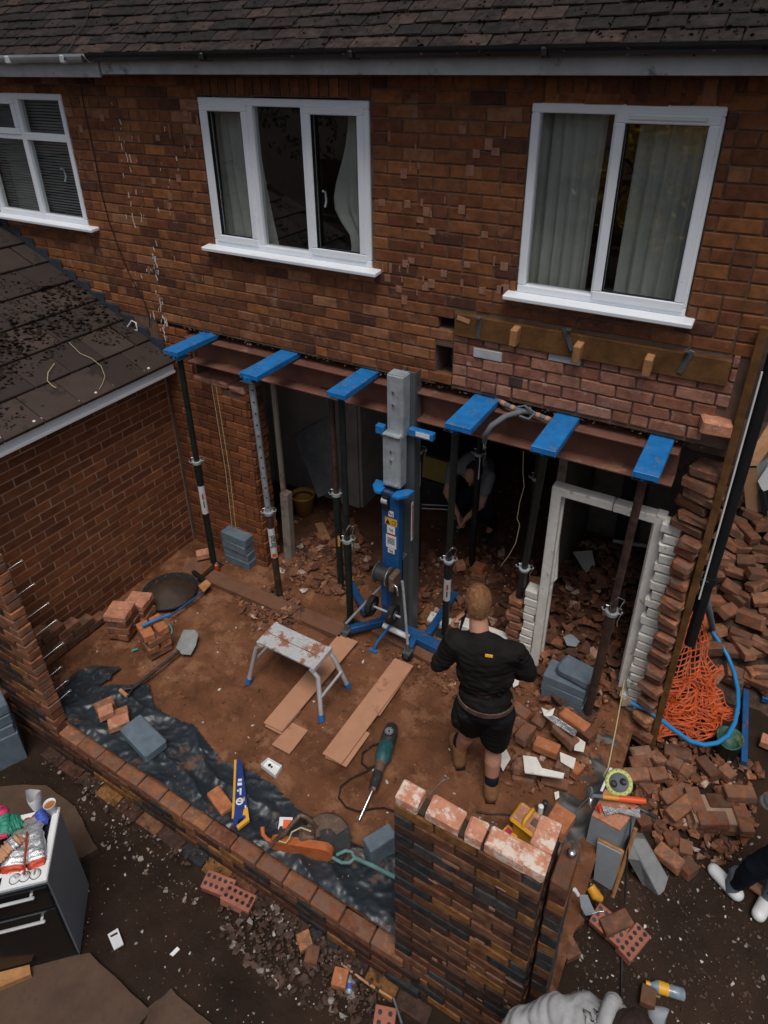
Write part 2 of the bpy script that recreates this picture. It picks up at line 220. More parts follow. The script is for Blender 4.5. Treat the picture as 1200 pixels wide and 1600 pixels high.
# ------------------------------------------------------------------ objects
OFF={}
def off(p): return OFF.get(p.name,Vector()) if p else Vector()
def thing(name,label,cat,loc=(0,0,0),rotz=0,group=None,world=False,kind=None):
    o=bpy.data.objects.new(name,None); COL.objects.link(o); o.location=loc; o.rotation_euler=(0,0,rotz)
    o.empty_display_size=.1
    if world: OFF[o.name]=Vector(loc)
    tag(o,label,cat,group,kind); return o
def tag(o,label=None,cat=None,group=None,kind=None):
    if label: o['label']=label
    if cat: o['category']=cat
    if group: o['group']=group
    if kind: o['kind']=kind
    return o
class MB:
    def __init__(s): s.v=[]; s.f=[]; s.m=[]; s.mi=0; s.sm=[]; s.smooth=False
    def add(s,vs,fs):
        n=len(s.v); s.v+= [tuple(v) for v in vs]
        for f in fs: s.f.append(tuple(i+n for i in f)); s.m.append(s.mi); s.sm.append(s.smooth)
        return s
    def box(s,c,d,rot=None,b=0.):
        c=Vector(c); hx,hy,hz=[a/2 for a in d]
        if rot is None: rot=Matrix.Identity(3)
        elif not isinstance(rot,Matrix): rot=Euler(rot).to_matrix()
        if b<=0:
            vs=[c+rot@Vector((x*hx,y*hy,z*hz)) for x in(-1,1) for y in(-1,1) for z in(-1,1)]
            return s.add(vs,[(0,1,3,2),(4,6,7,5),(0,4,5,1),(2,3,7,6),(0,2,6,4),(1,5,7,3)])
        b=min(b,hx*.9,hy*.9,hz*.9)
        pts=[];idx={}
        for x in(-1,1):
            for y in(-1,1):
                for z in(-1,1):
                    for a in range(3):
                        h=[hx-b,hy-b,hz-b]; h[a]+=b
                        idx[(x,y,z,a)]=len(pts); pts.append(c+rot@Vector((x*h[0],y*h[1],z*h[2])))
        fs=[]
        def face(ax,sg):
            u,v_=[(1,2),(2,0),(0,1)][ax]
            q=[]
            for su,sv in((-1,-1),(1,-1),(1,1),(-1,1)):
                k=[0,0,0]; k[ax]=sg;k[u]=su;k[v_]=sv; q.append(idx[(*k,ax)])
            fs.append(q if sg>0 else q[::-1])
        for ax in range(3):
            for sg in(-1,1): face(ax,sg)
        for ax in range(3):
            u,v_=[(1,2),(2,0),(0,1)][ax]
            for su in(-1,1):
                for sv in(-1,1):
                    k0=[0,0,0];k0[ax]=-1;k0[u]=su;k0[v_]=sv;k1=list(k0);k1[ax]=1
                    q=[idx[(*k0,u)],idx[(*k1,u)],idx[(*k1,v_)],idx[(*k0,v_)]]
                    fs.append(q if su*sv<0 else q[::-1])
        for x in(-1,1):
            for y in(-1,1):
                for z in(-1,1):
                    q=[idx[(x,y,z,a)] for a in range(3)]; fs.append(q if x*y*z>0 else q[::-1])
        return s.add(pts,fs)
    def cyl(s,p0,p1,r0,r1=None,n=12,cap=True):
        r1=r0 if r1 is None else r1; p0=Vector(p0);p1=Vector(p1); ax=(p1-p0).normalized()
        a=ax.orthogonal().normalized(); b=ax.cross(a); sm=s.smooth
        vs=[p0+(a*math.cos(t)+b*math.sin(t))*r0 for t in[2*math.pi*i/n for i in range(n)]]+[p1+(a*math.cos(t)+b*math.sin(t))*r1 for t in[2*math.pi*i/n for i in range(n)]]
        s.smooth=True; s.add(vs,[(i,(i+1)%n,n+(i+1)%n,n+i) for i in range(n)]); s.smooth=False
        if cap: s.add(vs,[tuple(range(n))[::-1],tuple(range(n,2*n))])
        s.smooth=sm; return s
    def tube(s,pts,r,n=8,cap=True):
        pts=[Vector(p) for p in pts]; m=len(pts); rr=r if isinstance(r,(list,tuple)) else [r]*m
        up=None; rings=[]
        for i,p in enumerate(pts):
            t=(pts[min(i+1,m-1)]-pts[max(i-1,0)]).normalized()
            if up is None: up=t.orthogonal().normalized()
            up=(up-t*up.dot(t)); up=up.normalized() if up.length>1e-6 else t.orthogonal().normalized()
            b=t.cross(up); rings+=[p+(up*math.cos(a)+b*math.sin(a))*rr[i] for a in[2*math.pi*k/n for k in range(n)]]
        fs=[(i*n+k,i*n+(k+1)%n,(i+1)*n+(k+1)%n,(i+1)*n+k) for i in range(m-1) for k in range(n)]
        sm=s.smooth; s.smooth=True; s.add(rings,fs); s.smooth=sm
        if cap: s.add(rings,[tuple(range(n))[::-1],tuple(range((m-1)*n,m*n))])
        return s
    def lathe(s,c,prof,n=20,rot=None):
        c=Vector(c); rot=rot or Matrix.Identity(3)
        if not isinstance(rot,Matrix): rot=Euler(rot).to_matrix()
        vs=[c+rot@Vector((r*math.cos(2*math.pi*k/n),r*math.sin(2*math.pi*k/n),z)) for r,z in prof for k in range(n)]
        sm=s.smooth; s.smooth=True
        s.add(vs,[(i*n+k,i*n+(k+1)%n,(i+1)*n+(k+1)%n,(i+1)*n+k) for i in range(len(prof)-1) for k in range(n)]); s.smooth=sm; return s
    def prism(s,poly,o,u,v,w,d):
        """polygon (a,b) in plane o+a*u+b*v, extruded d along w"""
        o,u,v,w=map(Vector,(o,u,v,w)); n=len(poly)
        vs=[o+u*a+v*b for a,b in poly]+[o+u*a+v*b+w*d for a,b in poly]
        s.add(vs,[tuple(range(n))[::-1],tuple(range(n,2*n))]+[(i,(i+1)%n,n+(i+1)%n,n+i) for i in range(n)]); return s
    def build(s,name,m,parent=None,label=None,cat=None,group=None,kind=None,fix=True):
        me=bpy.data.meshes.new(name); o3=off(parent)
        v=[(a-o3.x,b-o3.y,c-o3.z) for a,b,c in s.v] if o3.length else s.v
        me.from_pydata(v,[],s.f)
        ms=m if isinstance(m,(list,tuple)) else [m]
        for x in ms: me.materials.append(MT[x] if isinstance(x,str) else x)
        me.polygons.foreach_set('material_index',s.m); me.polygons.foreach_set('use_smooth',s.sm)
        if fix:
            bm=bmesh.new(); bm.from_mesh(me); bmesh.ops.recalc_face_normals(bm,faces=bm.faces); bm.to_mesh(me); bm.free()
        o=bpy.data.objects.new(name,me); COL.objects.link(o)
        if parent: o.parent=parent; OFF[o.name]=o3
        tag(o,label,cat,group,kind); return o
def inst(me,name,parent,loc,rot=(0,0,0),sc=(1,1,1)):
    o=bpy.data.objects.new(name,me); COL.objects.link(o); o.location=Vector(loc)-off(parent); o.rotation_euler=rot; o.scale=sc
    if parent: o.parent=parent
    return o
def mesh_of(mb,name,m):
    o=mb.build(name,m); me=o.data; bpy.data.objects.remove(o); return me
def joined(items,name,m,parent,label=None,cat=None,group=None,kind='stuff'):
    """items: (mesh, loc, rot, scale) joined into one mesh"""
    V=[];F=[];n=0;cache={}
    for me,loc,rot,sc in items:
        if me.name not in cache:
            a=np.empty(len(me.vertices)*3); me.vertices.foreach_get('co',a); cache[me.name]=(a.reshape(-1,3),[tuple(p.vertices) for p in me.polygons])
        a,fs=cache[me.name]; Rm=np.array((Euler(rot).to_matrix() if not isinstance(rot,Matrix) else rot)); 
        V.append((a*np.array(sc))@Rm.T+np.array(loc)); F+=[tuple(i+n for i in f) for f in fs]; n+=len(a)
    if not V: return None
    V=np.concatenate(V)-np.array(off(parent)); mesh=bpy.data.meshes.new(name); mesh.from_pydata(V.tolist(),[],F); mesh.materials.append(MT[m] if isinstance(m,str) else m)
    o=bpy.data.objects.new(name,mesh); COL.objects.link(o)
    if parent: o.parent=parent
    tag(o,label,cat,group,kind); return o
def pieces(items,name,m,parent,limit=290,stuffname=None):
    """the pieces that show largest become parts, the rest one joined part"""
    def key(it):
        x,y=proj(it[1]); d=(Vector(it[1])-CAM).length
        return d+(0 if -40<x<1240 and -40<y<1640 else 100)
    items=sorted(items,key=key)
    for me,loc,rot,sc in items[:limit]: inst(me,name,parent,loc,rot,sc)
    if len(items)>limit: joined(items[limit:],stuffname or name+'_courses',m,parent)
def brick_mesh(nm,m,L,H,D,b=.004,j=.003,seed=0):
    """a brick: chamfered, slightly uneven; L along x, D along y, H along z"""
    r=random.Random(seed); q=MB(); q.box((0,0,0),(L,D,H),b=b)
    q.v=[(x+r.uniform(-j,j),y+r.uniform(-j,j)*.5,z+r.uniform(-j,j)*.7) for x,y,z in q.v]
    return mesh_of(q,nm,m)
def wall_bricks(u0,u1,v0,v1,L,H,excl,out,place,meshes,r,header=.25,keep=None,jit=.002,offs=0.):
    """courses between v0 and v1; excl = rects (ua,ub,va,vb); place(u,v)->(loc, rotz)"""
    k=0; v=v1-H
    while v>v0-H*.5:
        vc=v+H/2; iv=[(u0,u1)]
        for a,b_,c,d_ in excl:
            if c<vc<d_:
                ni=[]
                for s,e in iv:
                    if b_<=s or a>=e: ni.append((s,e))
                    else:
                        if a>s: ni.append((s,a))
                        if b_<e: ni.append((b_,e))
                iv=ni
        u=u0-L*(.5 if k%2 else 0)-offs; cells=[]
        while u<u1:
            if r.random()<header: cells+= [(u,u+L/2),(u+L/2,u+L)]
            else: cells.append((u,u+L))
            u+=L
        for a,b_ in cells:
            for s,e in iv:
                x0=max(a,s);x1=min(b_,e)
                if x1-x0<.035: continue
                if keep and not keep((x0+x1)/2,vc): continue
                w_=x1-x0-.010; me=meshes[r.randrange(len(meshes))]
                loc,rz=place((x0+x1)/2,vc,r.uniform(-jit,jit))
                out.append((me,loc,(r.uniform(-.004,.004),r.uniform(-.006,.006),rz),(w_/(L-.010),1,1)))
        v-=H;k+=1
    return out
def grid_surface(name,x0,x1,y0,y1,st,hf,m,parent=None,keep=None,**k):
    nx=max(2,int((x1-x0)/st)+1); ny=max(2,int((y1-y0)/st)+1)
    xs=np.linspace(x0,x1,nx);ys=np.linspace(y0,y1,ny); V=[(x,y,hf(x,y)) for y in ys for x in xs]
    F=[(j*nx+i,j*nx+i+1,(j+1)*nx+i+1,(j+1)*nx+i) for j in range(ny-1) for i in range(nx-1) if keep is None or keep((xs[i]+xs[i+1])/2,(ys[j]+ys[j+1])/2)]
    q=MB(); q.smooth=True; q.add(V,F); return q.build(name,m,parent,fix=False,**k)
def nz(x,y,s,seed=0.): return noise.noise(Vector((x*s,y*s,seed)))
def inpoly(x,y,P):
    c=False; n=len(P)
    for i in range(n):
        a=P[i];b=P[i-1]
        if (a[1]>y)!=(b[1]>y) and x<(b[0]-a[0])*(y-a[1])/(b[1]-a[1])+a[0]: c=not c
    return c
# chips of broken brick, several shapes
CH=[]
for s in range(7):
    r=random.Random(s+40); bm=bmesh.new()
    for i in range(9): bm.verts.new((r.uniform(-1,1),r.uniform(-.8,.8),r.uniform(-.55,.55)))
    res=bmesh.ops.convex_hull(bm,input=bm.verts)
    for v in [v for v in bm.verts if not v.link_faces]: bm.verts.remove(v)
    me=bpy.data.meshes.new('chip'); bm.to_mesh(me); bm.free(); me.materials.append(MT['rubble']); CH.append(me)
def chips(n,pos,size,r,lift=.3):
    """n chips; pos(r)->(x,y,z)|None, size(r)->s"""
    out=[]
    while n>0:
        n-=1; p=pos(r)
        if p is None: continue
        s=size(r); out.append((CH[r.randrange(7)],(p[0],p[1],p[2]+s*lift),(r.uniform(-.5,.5),r.uniform(-.5,.5),r.uniform(0,6.28)),(s,s,s*r.uniform(.6,1.1))))
    return out
# ================================================================== SETTING
F0=.36
def sst(a,b,x):
    t=max(0,min(1,(x-a)/(b-a))); return t*t*(3-2*t)
def gz(x,y):
    """height of the open ground outside the extension"""
    z=.15*sst(-2.0,-.6,y)*sst(-.6,0,x)
    z+=.022*nz(x,y,2.3)+.010*nz(x,y,9,3)+.004*nz(x,y,30,5)
    return z
def fz(x,y):
    """height of the trodden soil floor of the extension and of the opened rooms"""
    z=F0+.018*nz(x,y,2.1,9)+.009*nz(x,y,8,2)+.004*nz(x,y,28,7)
    z+=.10*math.exp(-((x+2.95)**2/.30+(y-.30)**2/.08))            # swept heap behind the props
    z+=.30*math.exp(-((x+.55)**2/.22+(y-.95)**2/.5))             # heap behind the door frame
    z+=.12*math.exp(-((x+1.45)**2/.15+(y-.65)**2/.2))
    return z
def GG(px,py,f=gz,dz=0.):
    z=f(0,0)
    for i in range(12):
        p=G(px,py,z+dz); z=f(p.x,p.y)
    p=G(px,py,z+dz); p.z=z+dz; return p
def FG(px,py,dz=0.): return GG(px,py,fz,dz)
g1=MB(); g1.add([(-60,-60,-.07),(60,-60,-.07),(60,60,-.07),(-60,60,-.07)],[(0,1,2,3)])
g1.build('ground',  'soil2',kind='structure',label='dark trodden earth around the building plot')
grid_surface('garden_soil',-5.2,-.0,-4.2,-2.12,.022,lambda x,y:gz(x,y)+.005*nz(x,y,40,3),'soil2',kind='structure',label='dark damp soil outside the low brick wall')
grid_surface('side_passage_soil',-.22,3.2,-4.2,5.0,.04,gz,'soil2',kind='structure',label='dark soil of the side passage right of the house',keep=lambda x,y: x>-.02 or y<-.0 or True)
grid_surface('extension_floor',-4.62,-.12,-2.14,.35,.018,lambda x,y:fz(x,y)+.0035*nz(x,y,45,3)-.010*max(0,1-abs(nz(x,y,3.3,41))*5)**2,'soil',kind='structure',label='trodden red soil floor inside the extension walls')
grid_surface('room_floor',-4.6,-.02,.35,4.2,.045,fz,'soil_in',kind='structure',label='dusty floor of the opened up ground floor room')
# ------------------------------------------------------------------ the house
HX=.04
house=thing('brick_house','brown brick house with dark tiled roof and three white upstairs windows','house',(-3,0,0),world=True)
q=MB()
yb,yd=.008,.25
def wbox(q,x0,x1,z0,z1,y0=yb,y1=yd): q.box(((x0+x1)/2,(y0+y1)/2,(z0+z1)/2),(x1-x0,y1-y0,z1-z0))
WN=[(-6.50,-5.25,3.53,4.57),(-3.79,-2.37,3.53,4.57),(-1.345,-.365,3.53,4.58)]
HB=2.775
wbox(q,-10,-4.62,-.3,3.53); wbox(q,-4.62,-1.88,HB,3.53); wbox(q,-1.75,HX,HB,3.53)
wbox(q,-1.88,-1.75,3.07,3.19); wbox(q,-1.88,-1.75,3.29,3.53); wbox(q,-1.88,-1.75,HB,2.84,.05,.25); wbox(q,-1.88,-1.75,2.84,3.29,.2,.25) if False else None
xs=[-10,-6.50,-5.25,-3.79,-2.37,-1.345,-.365,HX]
for a,b in((-10,-6.5),(-5.25,-3.79),(-2.37,-1.345),(-.365,HX)): wbox(q,a,b,3.53,4.575)
wbox(q,-10,HX,4.575,4.9)
rear=q.build('rear_wall','mortar',house)
BK=[brick_mesh('wall_brick','brick',.205,.0705,.06,seed=i,b=.005,j=.0032) for i in range(4)]
BP=[brick_mesh('wall_brick_hacked','brick_pink',.205,.071,.06,seed=10+i,b=.006,j=.005) for i in range(4)]
r=random.Random(3); items=[]
LEDG=(-1.74,-.085,3.165,3.335)
sold=[(-3.80,-2.36,4.58,4.69),(-1.36,-.35,4.59,4.69)]
ex=WN+sold+[(-9,-4.62,-1,2.45),LEDG]+[(-1.88,-1.75,2.84,3.07),(-1.86,-1.74,3.19,3.29)]
def above_garage(u,v): return u>-4.62 or v>2.47+.47*(-4.62-u)*1.0+.02
wall_bricks(-7.3,HX,HB,4.79,.215,.0800,ex+[(-1.75,.5,0,3.37)],items,lambda u,v,j:(Vector((u,.03+j,v)),0),BK,r,keep=above_garage,jit=.0025,header=.15)
it2=[]
wall_bricks(-1.75,-.045,HB-.01,3.36,.217,.0800,ex+[(-.14,.1,2.5,2.86),(-.10,.1,2.86,3.02)],it2,lambda u,v,j:(Vector((u,.026+j,v)),r.uniform(-.01,.01)),BP,r,jit=.006,header=.15)
allb=items+it2
def key(it): return (Vector(it[1])-CAM).length+(0 if -30<proj(it[1])[0]<1230 and proj(it[1])[1]>-30 else 100)
allb.sort(key=key)
for me,loc,rot,sc in allb[:290]: inst(me,'brick',house,loc,rot,sc)
joined([i for i in allb[290:] if i[0] in BK],'brick_courses','brick',house)
joined([i for i in allb[290:] if i[0] in BP],'hacked_brick_courses','brick_pink',house)
# soldier courses over the two right windows
sm=brick_mesh('soldier_brick','brick',.065,.105,.06,b=.004,seed=77)
for a,b,c,d in sold:
    n=int((b-a)/.0755)
    for i in range(n): inst(sm,'soldier_brick',house,(a+(i+.5)*(b-a)/n,.029+r.uniform(-.002,.002),(c+d)/2),(0,r.uniform(-.015,.015),0))
# two grey infill bricks and a dark one low right
for px,py,w_,m in((762,554,.2,'grey_paint'),(882,559,.2,'grey_paint'),(806,597,.09,'mortar_dark')):
    p=W(px,py); q=MB(); q.box((p.x,.012,p.z),(w_,.04,.066),b=.004); q.build('patched_brick',m,house)
# house body: side, back, inner slabs
q=MB(); q.box((-.085,3.2,3.75),(.25,5.9,2.3)); q.box((-5,6.1,2.3),(10,.2,5.2)); q.box((-9.9,3.2,2.2),(.2,5.9,5.2)); q.build('side_walls','mortar',house)
q=MB(); q.box((-5.0,3.2,2.66),(9.6,5.7,.10)); q.box((-5,3.2,4.86),(9.7,5.8,.06)); q.build('floor_slabs','dark_room',house)
q=MB(); q.box((-5,3.4,3.75),(9.6,.08,2.2)); 
for x in(-4.5,-1.85): q.box((x,1.8,3.75),(.1,3.0,2.2))
q.build('upstairs_partitions','dark_room',house)
# smears of old render and paint drips on the brickwork
def smear(pts,w0,name,m):
    q=MB()
    for (x,y) in pts:
        p=W(x,y); a=r.uniform(.25,1)*w0
        q.box((p.x+r.uniform(-.012,.012),-.001,p.z),(a*.45,.006,a*r.uniform(1.2,4)),(0,r.uniform(-.3,.3),0),b=.002)
    q.build(name,m,house,kind='stuff')
pts=[]
for i in range(46):
    t=r.random()**.8; pts.append((178+82*t+r.gauss(0,7),150+385*t))
for i in range(26):
    t=r.random(); pts.append((238+22*t+r.gauss(0,2.5),385+145*t))
for i in range(16): pts.append((r.uniform(190,290),r.uniform(200,360)))
smear(pts,.022,'render_drip','pale_chip')
pts=[(r.uniform(590,790),r.uniform(200,470)) for i in range(44)]+[(r.uniform(120,320),r.uniform(170,460)) for i in range(30)]
q=MB()
for x,y in pts:
    p=W(x,y); q.box((p.x,-.002,p.z),(r.choice([.012,.02,.045,.05]),.005,r.uniform(.035,.065)),b=.002)
q.build('spalled_patch','spall',house,kind='stuff')
# ---------------------------------------------------------------- windows
def bar(q,x0,x1,z0,z1,yf,dp,b=.006): q.box(((x0+x1)/2,yf+dp/2,(z0+z1)/2),(x1-x0,dp,z1-z0),b=b)
def ring(q,x0,x1,z0,z1,t,yf,dp,b=.006):
    bar(q,x0,x1,z1-t,z1,yf,dp,b); bar(q,x0,x1,z0,z0+t,yf,dp,b); bar(q,x0,x0+t,z0+t,z1-t,yf,dp,b); bar(q,x1-t,x1,z0+t,z1-t,yf,dp,b)
def window(label,x0,x1,z0,z1,mull,lights,sashes,handles,sillx,trans=None):
    q=MB(); ring(q,x0+.006,x1-.006,z0+.004,z1-.006,.048,-.004,.07)
    for m in mull: bar(q,m-.03,m+.03,z0+.05,z1-.05,-.002,.066)
    if trans: bar(q,trans[0],trans[1],trans[2]-.03,trans[2]+.03,-.003,.066)
    wd=q.build('window','upvc',house,label=label)
    for s in sashes:
        q=MB(); ring(q,*s,.052,-.016,.05); q.build('casement','upvc',wd)
        q=MB(); ring(q,s[0]+.05,s[1]-.05,s[2]+.05,s[3]-.05,.006,-.010,.03,0); q.build('gasket','black_plastic',wd)
    for l in lights:
        q=MB(); q.add([(l[0],.03,l[2]),(l[1],.03,l[2]),(l[1],.03,l[3]),(l[0],.03,l[3])],[(0,1,2,3)]); q.build('pane','glass',wd,fix=False)
    for hx,hz in handles:
        q=MB(); q.tube([(hx,.045,hz+.05),(hx,.07,hz+.04),(hx,.078,hz-.02),(hx,.06,hz-.06)],.008); q.build('handle','upvc',wd)
    q=MB(); q.box(((sillx[0]+sillx[1])/2,-.02,z0-.012),(sillx[1]-sillx[0],.13,.03),(.10,0,0),b=.006); q.build('sill','upvc',wd)
    q=MB(); q.box(((sillx[0]+sillx[1])/2,.02,z0-.040),(sillx[1]-sillx[0]-.05,.05,.03),b=.006); q.build('mortar_bed','brick_top',wd)
    return wd
z0,z1=3.53,4.57
window('left white window with small top lights and blinds',-6.5,-5.25,z0,z1,[-5.86],[(-6.45,-5.89,z0+.05,z1-.05),(-5.83,-5.3,z0+.05,z1-.05)],[(-6.46,-5.88,z1-.33,z1-.04)],[(-5.52,3.93)],(-6.6,-5.12),trans=(-6.45,-5.3,z1-.34))
window('middle white window of three lights',-3.79,-2.37,z0,z1,[-3.33,-2.87],[(-3.74,-3.36,z0+.05,z1-.05),(-3.30,-2.90,z0+.05,z1-.05),(-2.84,-2.42,z0+.05,z1-.05)],[(-3.75,-3.345,z0+.04,z1-.04),(-2.865,-2.41,z0+.04,z1-.04)],[(-2.78,3.95)],(-3.86,-2.30))
wd3=window('right white window of two lights with a vent in the head',-1.345,-.365,z0-.01,z1+.01,[-.865],[(-1.30,-.9,z0+.04,z1-.04),(-.83,-.41,z0+.04,z1-.04)],[(-.885,-.385,z0+.02,z1-.03)],[],(-1.40,-.315))
q=MB(); q.box((-.63,-.022,z1-.055),(.37,.014,.018),b=.004); q.build('trickle_vent','white',wd3)
def curtain(label,x0,x1,z0,z1,y,folds,amp,taper=None):
    q=MB(); q.smooth=True; n=folds*8; m=14; V=[]; ph=[rnd.uniform(0,6) for _ in range(4)]
    for j in range(m+1):
        t=j/m
        for i in range(n+1):
            s=i/n; x=x0+(x1-x0)*s
            if taper: x=taper(x,t)
            fy=amp*(math.sin(s*folds*6.283+ph[0]+.6*math.sin(3*t+ph[1]))+.4*math.sin(s*folds*2.7*6.283+ph[2]))
            V.append((x+.3*fy,y+fy*(.6+.4*t),z1+(z0-z1)*t))
    q.add(V,[(j*(n+1)+i,j*(n+1)+i+1,(j+1)*(n+1)+i+1,(j+1)*(n+1)+i) for j in range(m) for i in range(n)])
    o=q.build('curtain','curtain',label=label,cat='curtain',group='curtains inside the upstairs windows',fix=False)
    return o
curtain('grey curtain in the left light of the middle window',-3.84,-3.42,3.45,4.62,.16,5,.022,lambda x,t:x+.12*t*t*((x+3.84)/.42) )
curtain('pale curtain gathered behind the handle light of the middle window',-2.62,-2.30,3.45,4.62,.16,4,.022,lambda x,t:x-(.16*math.exp(-((t-.62)/.28)**2))*(-2.30-x)/.32+.09*math.exp(-((t-.8)/.1)**2)*(-2.3-x)/.32)
curtain('wide grey curtain in the left light of the right window',-1.36,-.97,3.42,4.64,.17,6,.025)
curtain('heavy grey curtain in the right light of the right window',-.80,-.34,3.42,4.64,.17,6,.03)
curtain('pale curtain at the far left edge behind the blind',-6.7,-6.15,3.42,4.64,.22,5,.02)
bl=thing('window_blind','grey slatted blind drawn down behind the left window','blind',(-5.9,.12,3.53),world=True)
for i in range(42):
    q=MB(); q.box((-5.87,.10,4.55-i*.0238),(1.2,.002,.019),(.6,0,0)); q.build('slat','blind',bl)
# curtain pole, dark furniture in the middle room
t=thing('bedroom_chair','dark chair standing inside the middle bedroom','chair',(-2.95,1.0,2.75),world=True)
q=MB(); q.box((-2.95,1.0,3.25),(.45,.45,.06),b=.02); q.build('seat','old_wood',t)
q=MB(); q.box((-2.95,1.22,3.55),(.45,.04,.55),b=.02); q.build('backrest','old_wood',t)
for a in(-.2,.2):
    for b in(-.2,.2): q=MB(); q.cyl((-2.95+a,1+b,2.73),(-2.95+a,1+b,3.22),.018); q.build('leg','old_wood',t)
# ---------------------------------------------------------------- roof, gutter, fascia
PR=R(37); ey,ez=-.24,4.845
q=MB(); L_=5.0
q.prism([(0,-.04),(L_,-.04),(L_,0),(0,0)],(-10,ey,ez),(0,math.cos(PR),math.sin(PR)),(0,-math.sin(PR),math.cos(PR)),(1,0,0),10.6)
q.prism([(0,-.04),(L_,-.04),(L_,0),(0,0)],(-10,ey+2*L_*math.cos(PR),ez),(0,-math.cos(PR),math.sin(PR)),(0,math.sin(PR),math.cos(PR)),(1,0,0),10.6)
roof=q.build('roof','roof_tile',house)
TM=[]
for s in range(5):
    rr=random.Random(s); q=MB(); q.box((0,0,0),(.158,.15,.016),b=.003)
    q.v=[(x+rr.uniform(-.003,.003),y+(rr.uniform(-.006,.006) if y<0 else 0),z+rr.uniform(-.0025,.0025)-(.006*(x/.08)**2)) for x,y,z in q.v]; TM.append(mesh_of(q,'roof_tile','roof_tile'))
items=[]
for k in range(48):
    s=-.03+k*.098
    for i in range(64):
        x=-10+(i+.5*(k%2))*.165
        if x>.55: continue
        c=Vector((x+r.uniform(-.003,.003),ey,ez))+Vector((0,math.cos(PR),math.sin(PR)))*(s+.06+r.uniform(-.004,.004))+Vector((0,-math.sin(PR),math.cos(PR)))*(.020+r.uniform(0,.006))
        items.append((TM[r.randrange(5)],c,(PR-R(7.5)+r.uniform(-.02,.02),r.uniform(-.03,.03),r.uniform(-.02,.02)),(1,1,1)))
pieces(items,'tile','roof_tile',roof,stuffname='tile_courses')
# lichen and moss specks on the roof
ms=[]
for i in range(420):
    px,py=r.uniform(-20,1220),r.uniform(-5,88)
    v=ray(px,py); n=Vector((0,-math.sin(PR),math.cos(PR))); P0=Vector((0,ey,ez))+n*.035; t_=(P0-CAM).dot(n)/v.dot(n)
    if t_<0: continue
    p=CAM+v*t_; s=r.uniform(.004,.016); ms.append((CH[r.randrange(7)],p,(PR,0,r.uniform(0,6)),(s,s,s*.4)))
joined(ms,'roof_moss','moss',roof)
def half_gutter(q,x0,x1,y,z,rad):
    n=10; V=[];F=[]
    for rr_ in(rad,rad-.006):
        for x in(x0,x1):
            V+=[(x,y+rr_*math.cos(math.pi+math.pi*i/n),z+rr_*math.sin(math.pi+math.pi*i/n)) for i in range(n+1)]
    m=n+1
    for a in(0,2*m):
        for i in range(n): F.append((a+i,a+i+1,a+m+i+1,a+m+i))
    for i in range(n): F.append((i,i+1,2*m+i+1,2*m+i)); F.append((m+i,m+i+1,3*m+i+1,3*m+i))
    F.append((0,m,3*m,2*m)); F.append((n,m+n,3*m+n,2*m+n)); q.add(V,F)
q=MB(); half_gutter(q,-4.50,.5,-.27,4.845,.052); 
for x in(-4.5,-3.4,-2.3,-1.2,-.1): q.box((x,-.27,4.812),(.035,.115,.05),b=.01)
q.build('gutter','black_plastic',house)
q=MB(); half_gutter(q,-10,-4.48,-.27,4.84,.055)
for x in(-4.72,-5.35,-6.0): q.box((x,-.27,4.808),(.05,.122,.06),b=.01)
q.build('neighbour_gutter','grey_paint',house)
fz_=W(600,117,-.20).z
q=MB(); q.box((-1.96,-.21,(fz_+4.80)/2),(5.0,.02,4.80-fz_),b=.003); q.box((-1.96,-.1,fz_+.008),(5,.2,.012)); q.build('fascia','grey_paint',house)
q=MB(); q.box((-7.25,-.215,(fz_+4.80)/2-.01),(5.55,.02,4.82-fz_),b=.003); q.box((-7.25,-.1,fz_-.004),(5.5,.2,.012)); q.build('neighbour_fascia','grey_paint',house)
# cables
q=MB(); P=[(122,108),(128,150),(136,190),(148,245),(158,300),(170,345),(186,390),(205,435),(226,472),(233,495),(234,512)]
q.tube([W(a,b,-.012) for a,b in P],.004,6); q.build('wall_cable','black_plastic',label='thin black cable hanging down the brick wall between the left and middle windows',cat='cable')
q=MB(); 
def onroof(px,py,h=.045):
    v=ray(px,py); n=Vector((0,-math.sin(PR),math.cos(PR))); P0=Vector((0,ey,ez))+n*h; return CAM+v*((P0-CAM).dot(n)/v.dot(n))
q.tube([onroof(*p) for p in((143,4),(138,20),(133,36),(118,60),(105,82))]+[Vector(W(100,92,-.33)),Vector(W(122,108,-.1))],.004,6); q.build('roof_cable','black_plastic',label='aerial cable running down the roof tiles to the gutter',cat='cable')
# ---------------------------------------------------------------- steel beam
q=MB(); x0,x1=-4.24,-.24
for z in(2.70,2.48): q.box(((x0+x1)/2,.05,z),(x1-x0,.20,.014),b=.003)
q.box(((x0+x1)/2,.07,2.59),(x1-x0,.01,.206))
bm_=thing('steel_beam','long red oxide steel beam carried under the brick wall','beam',(-2.2,.05,2.47),world=True)
q.build('beam_section','steel_red',bm_)
q=MB(); q.box(((x0+x1)/2-.02,.24,2.705),(x1-x0,.15,.014),b=.003);q.box(((x0+x1)/2-.02,.24,2.485),(x1-x0,.15,.014),b=.003); q.box(((x0+x1)/2-.02,.24,2.594),(x1-x0,.01,.206)); q.build('rear_beam_section','steel_red',bm_)
# lintel course of broken mortar under the wall
its=chips(260,lambda r:(r.uniform(-4.3,-.1),r.uniform(0.0,.06),HB-.02+r.uniform(-.012,.012)),lambda r:r.uniform(.006,.018),r); joined(its,'broken_mortar','mortar',house)
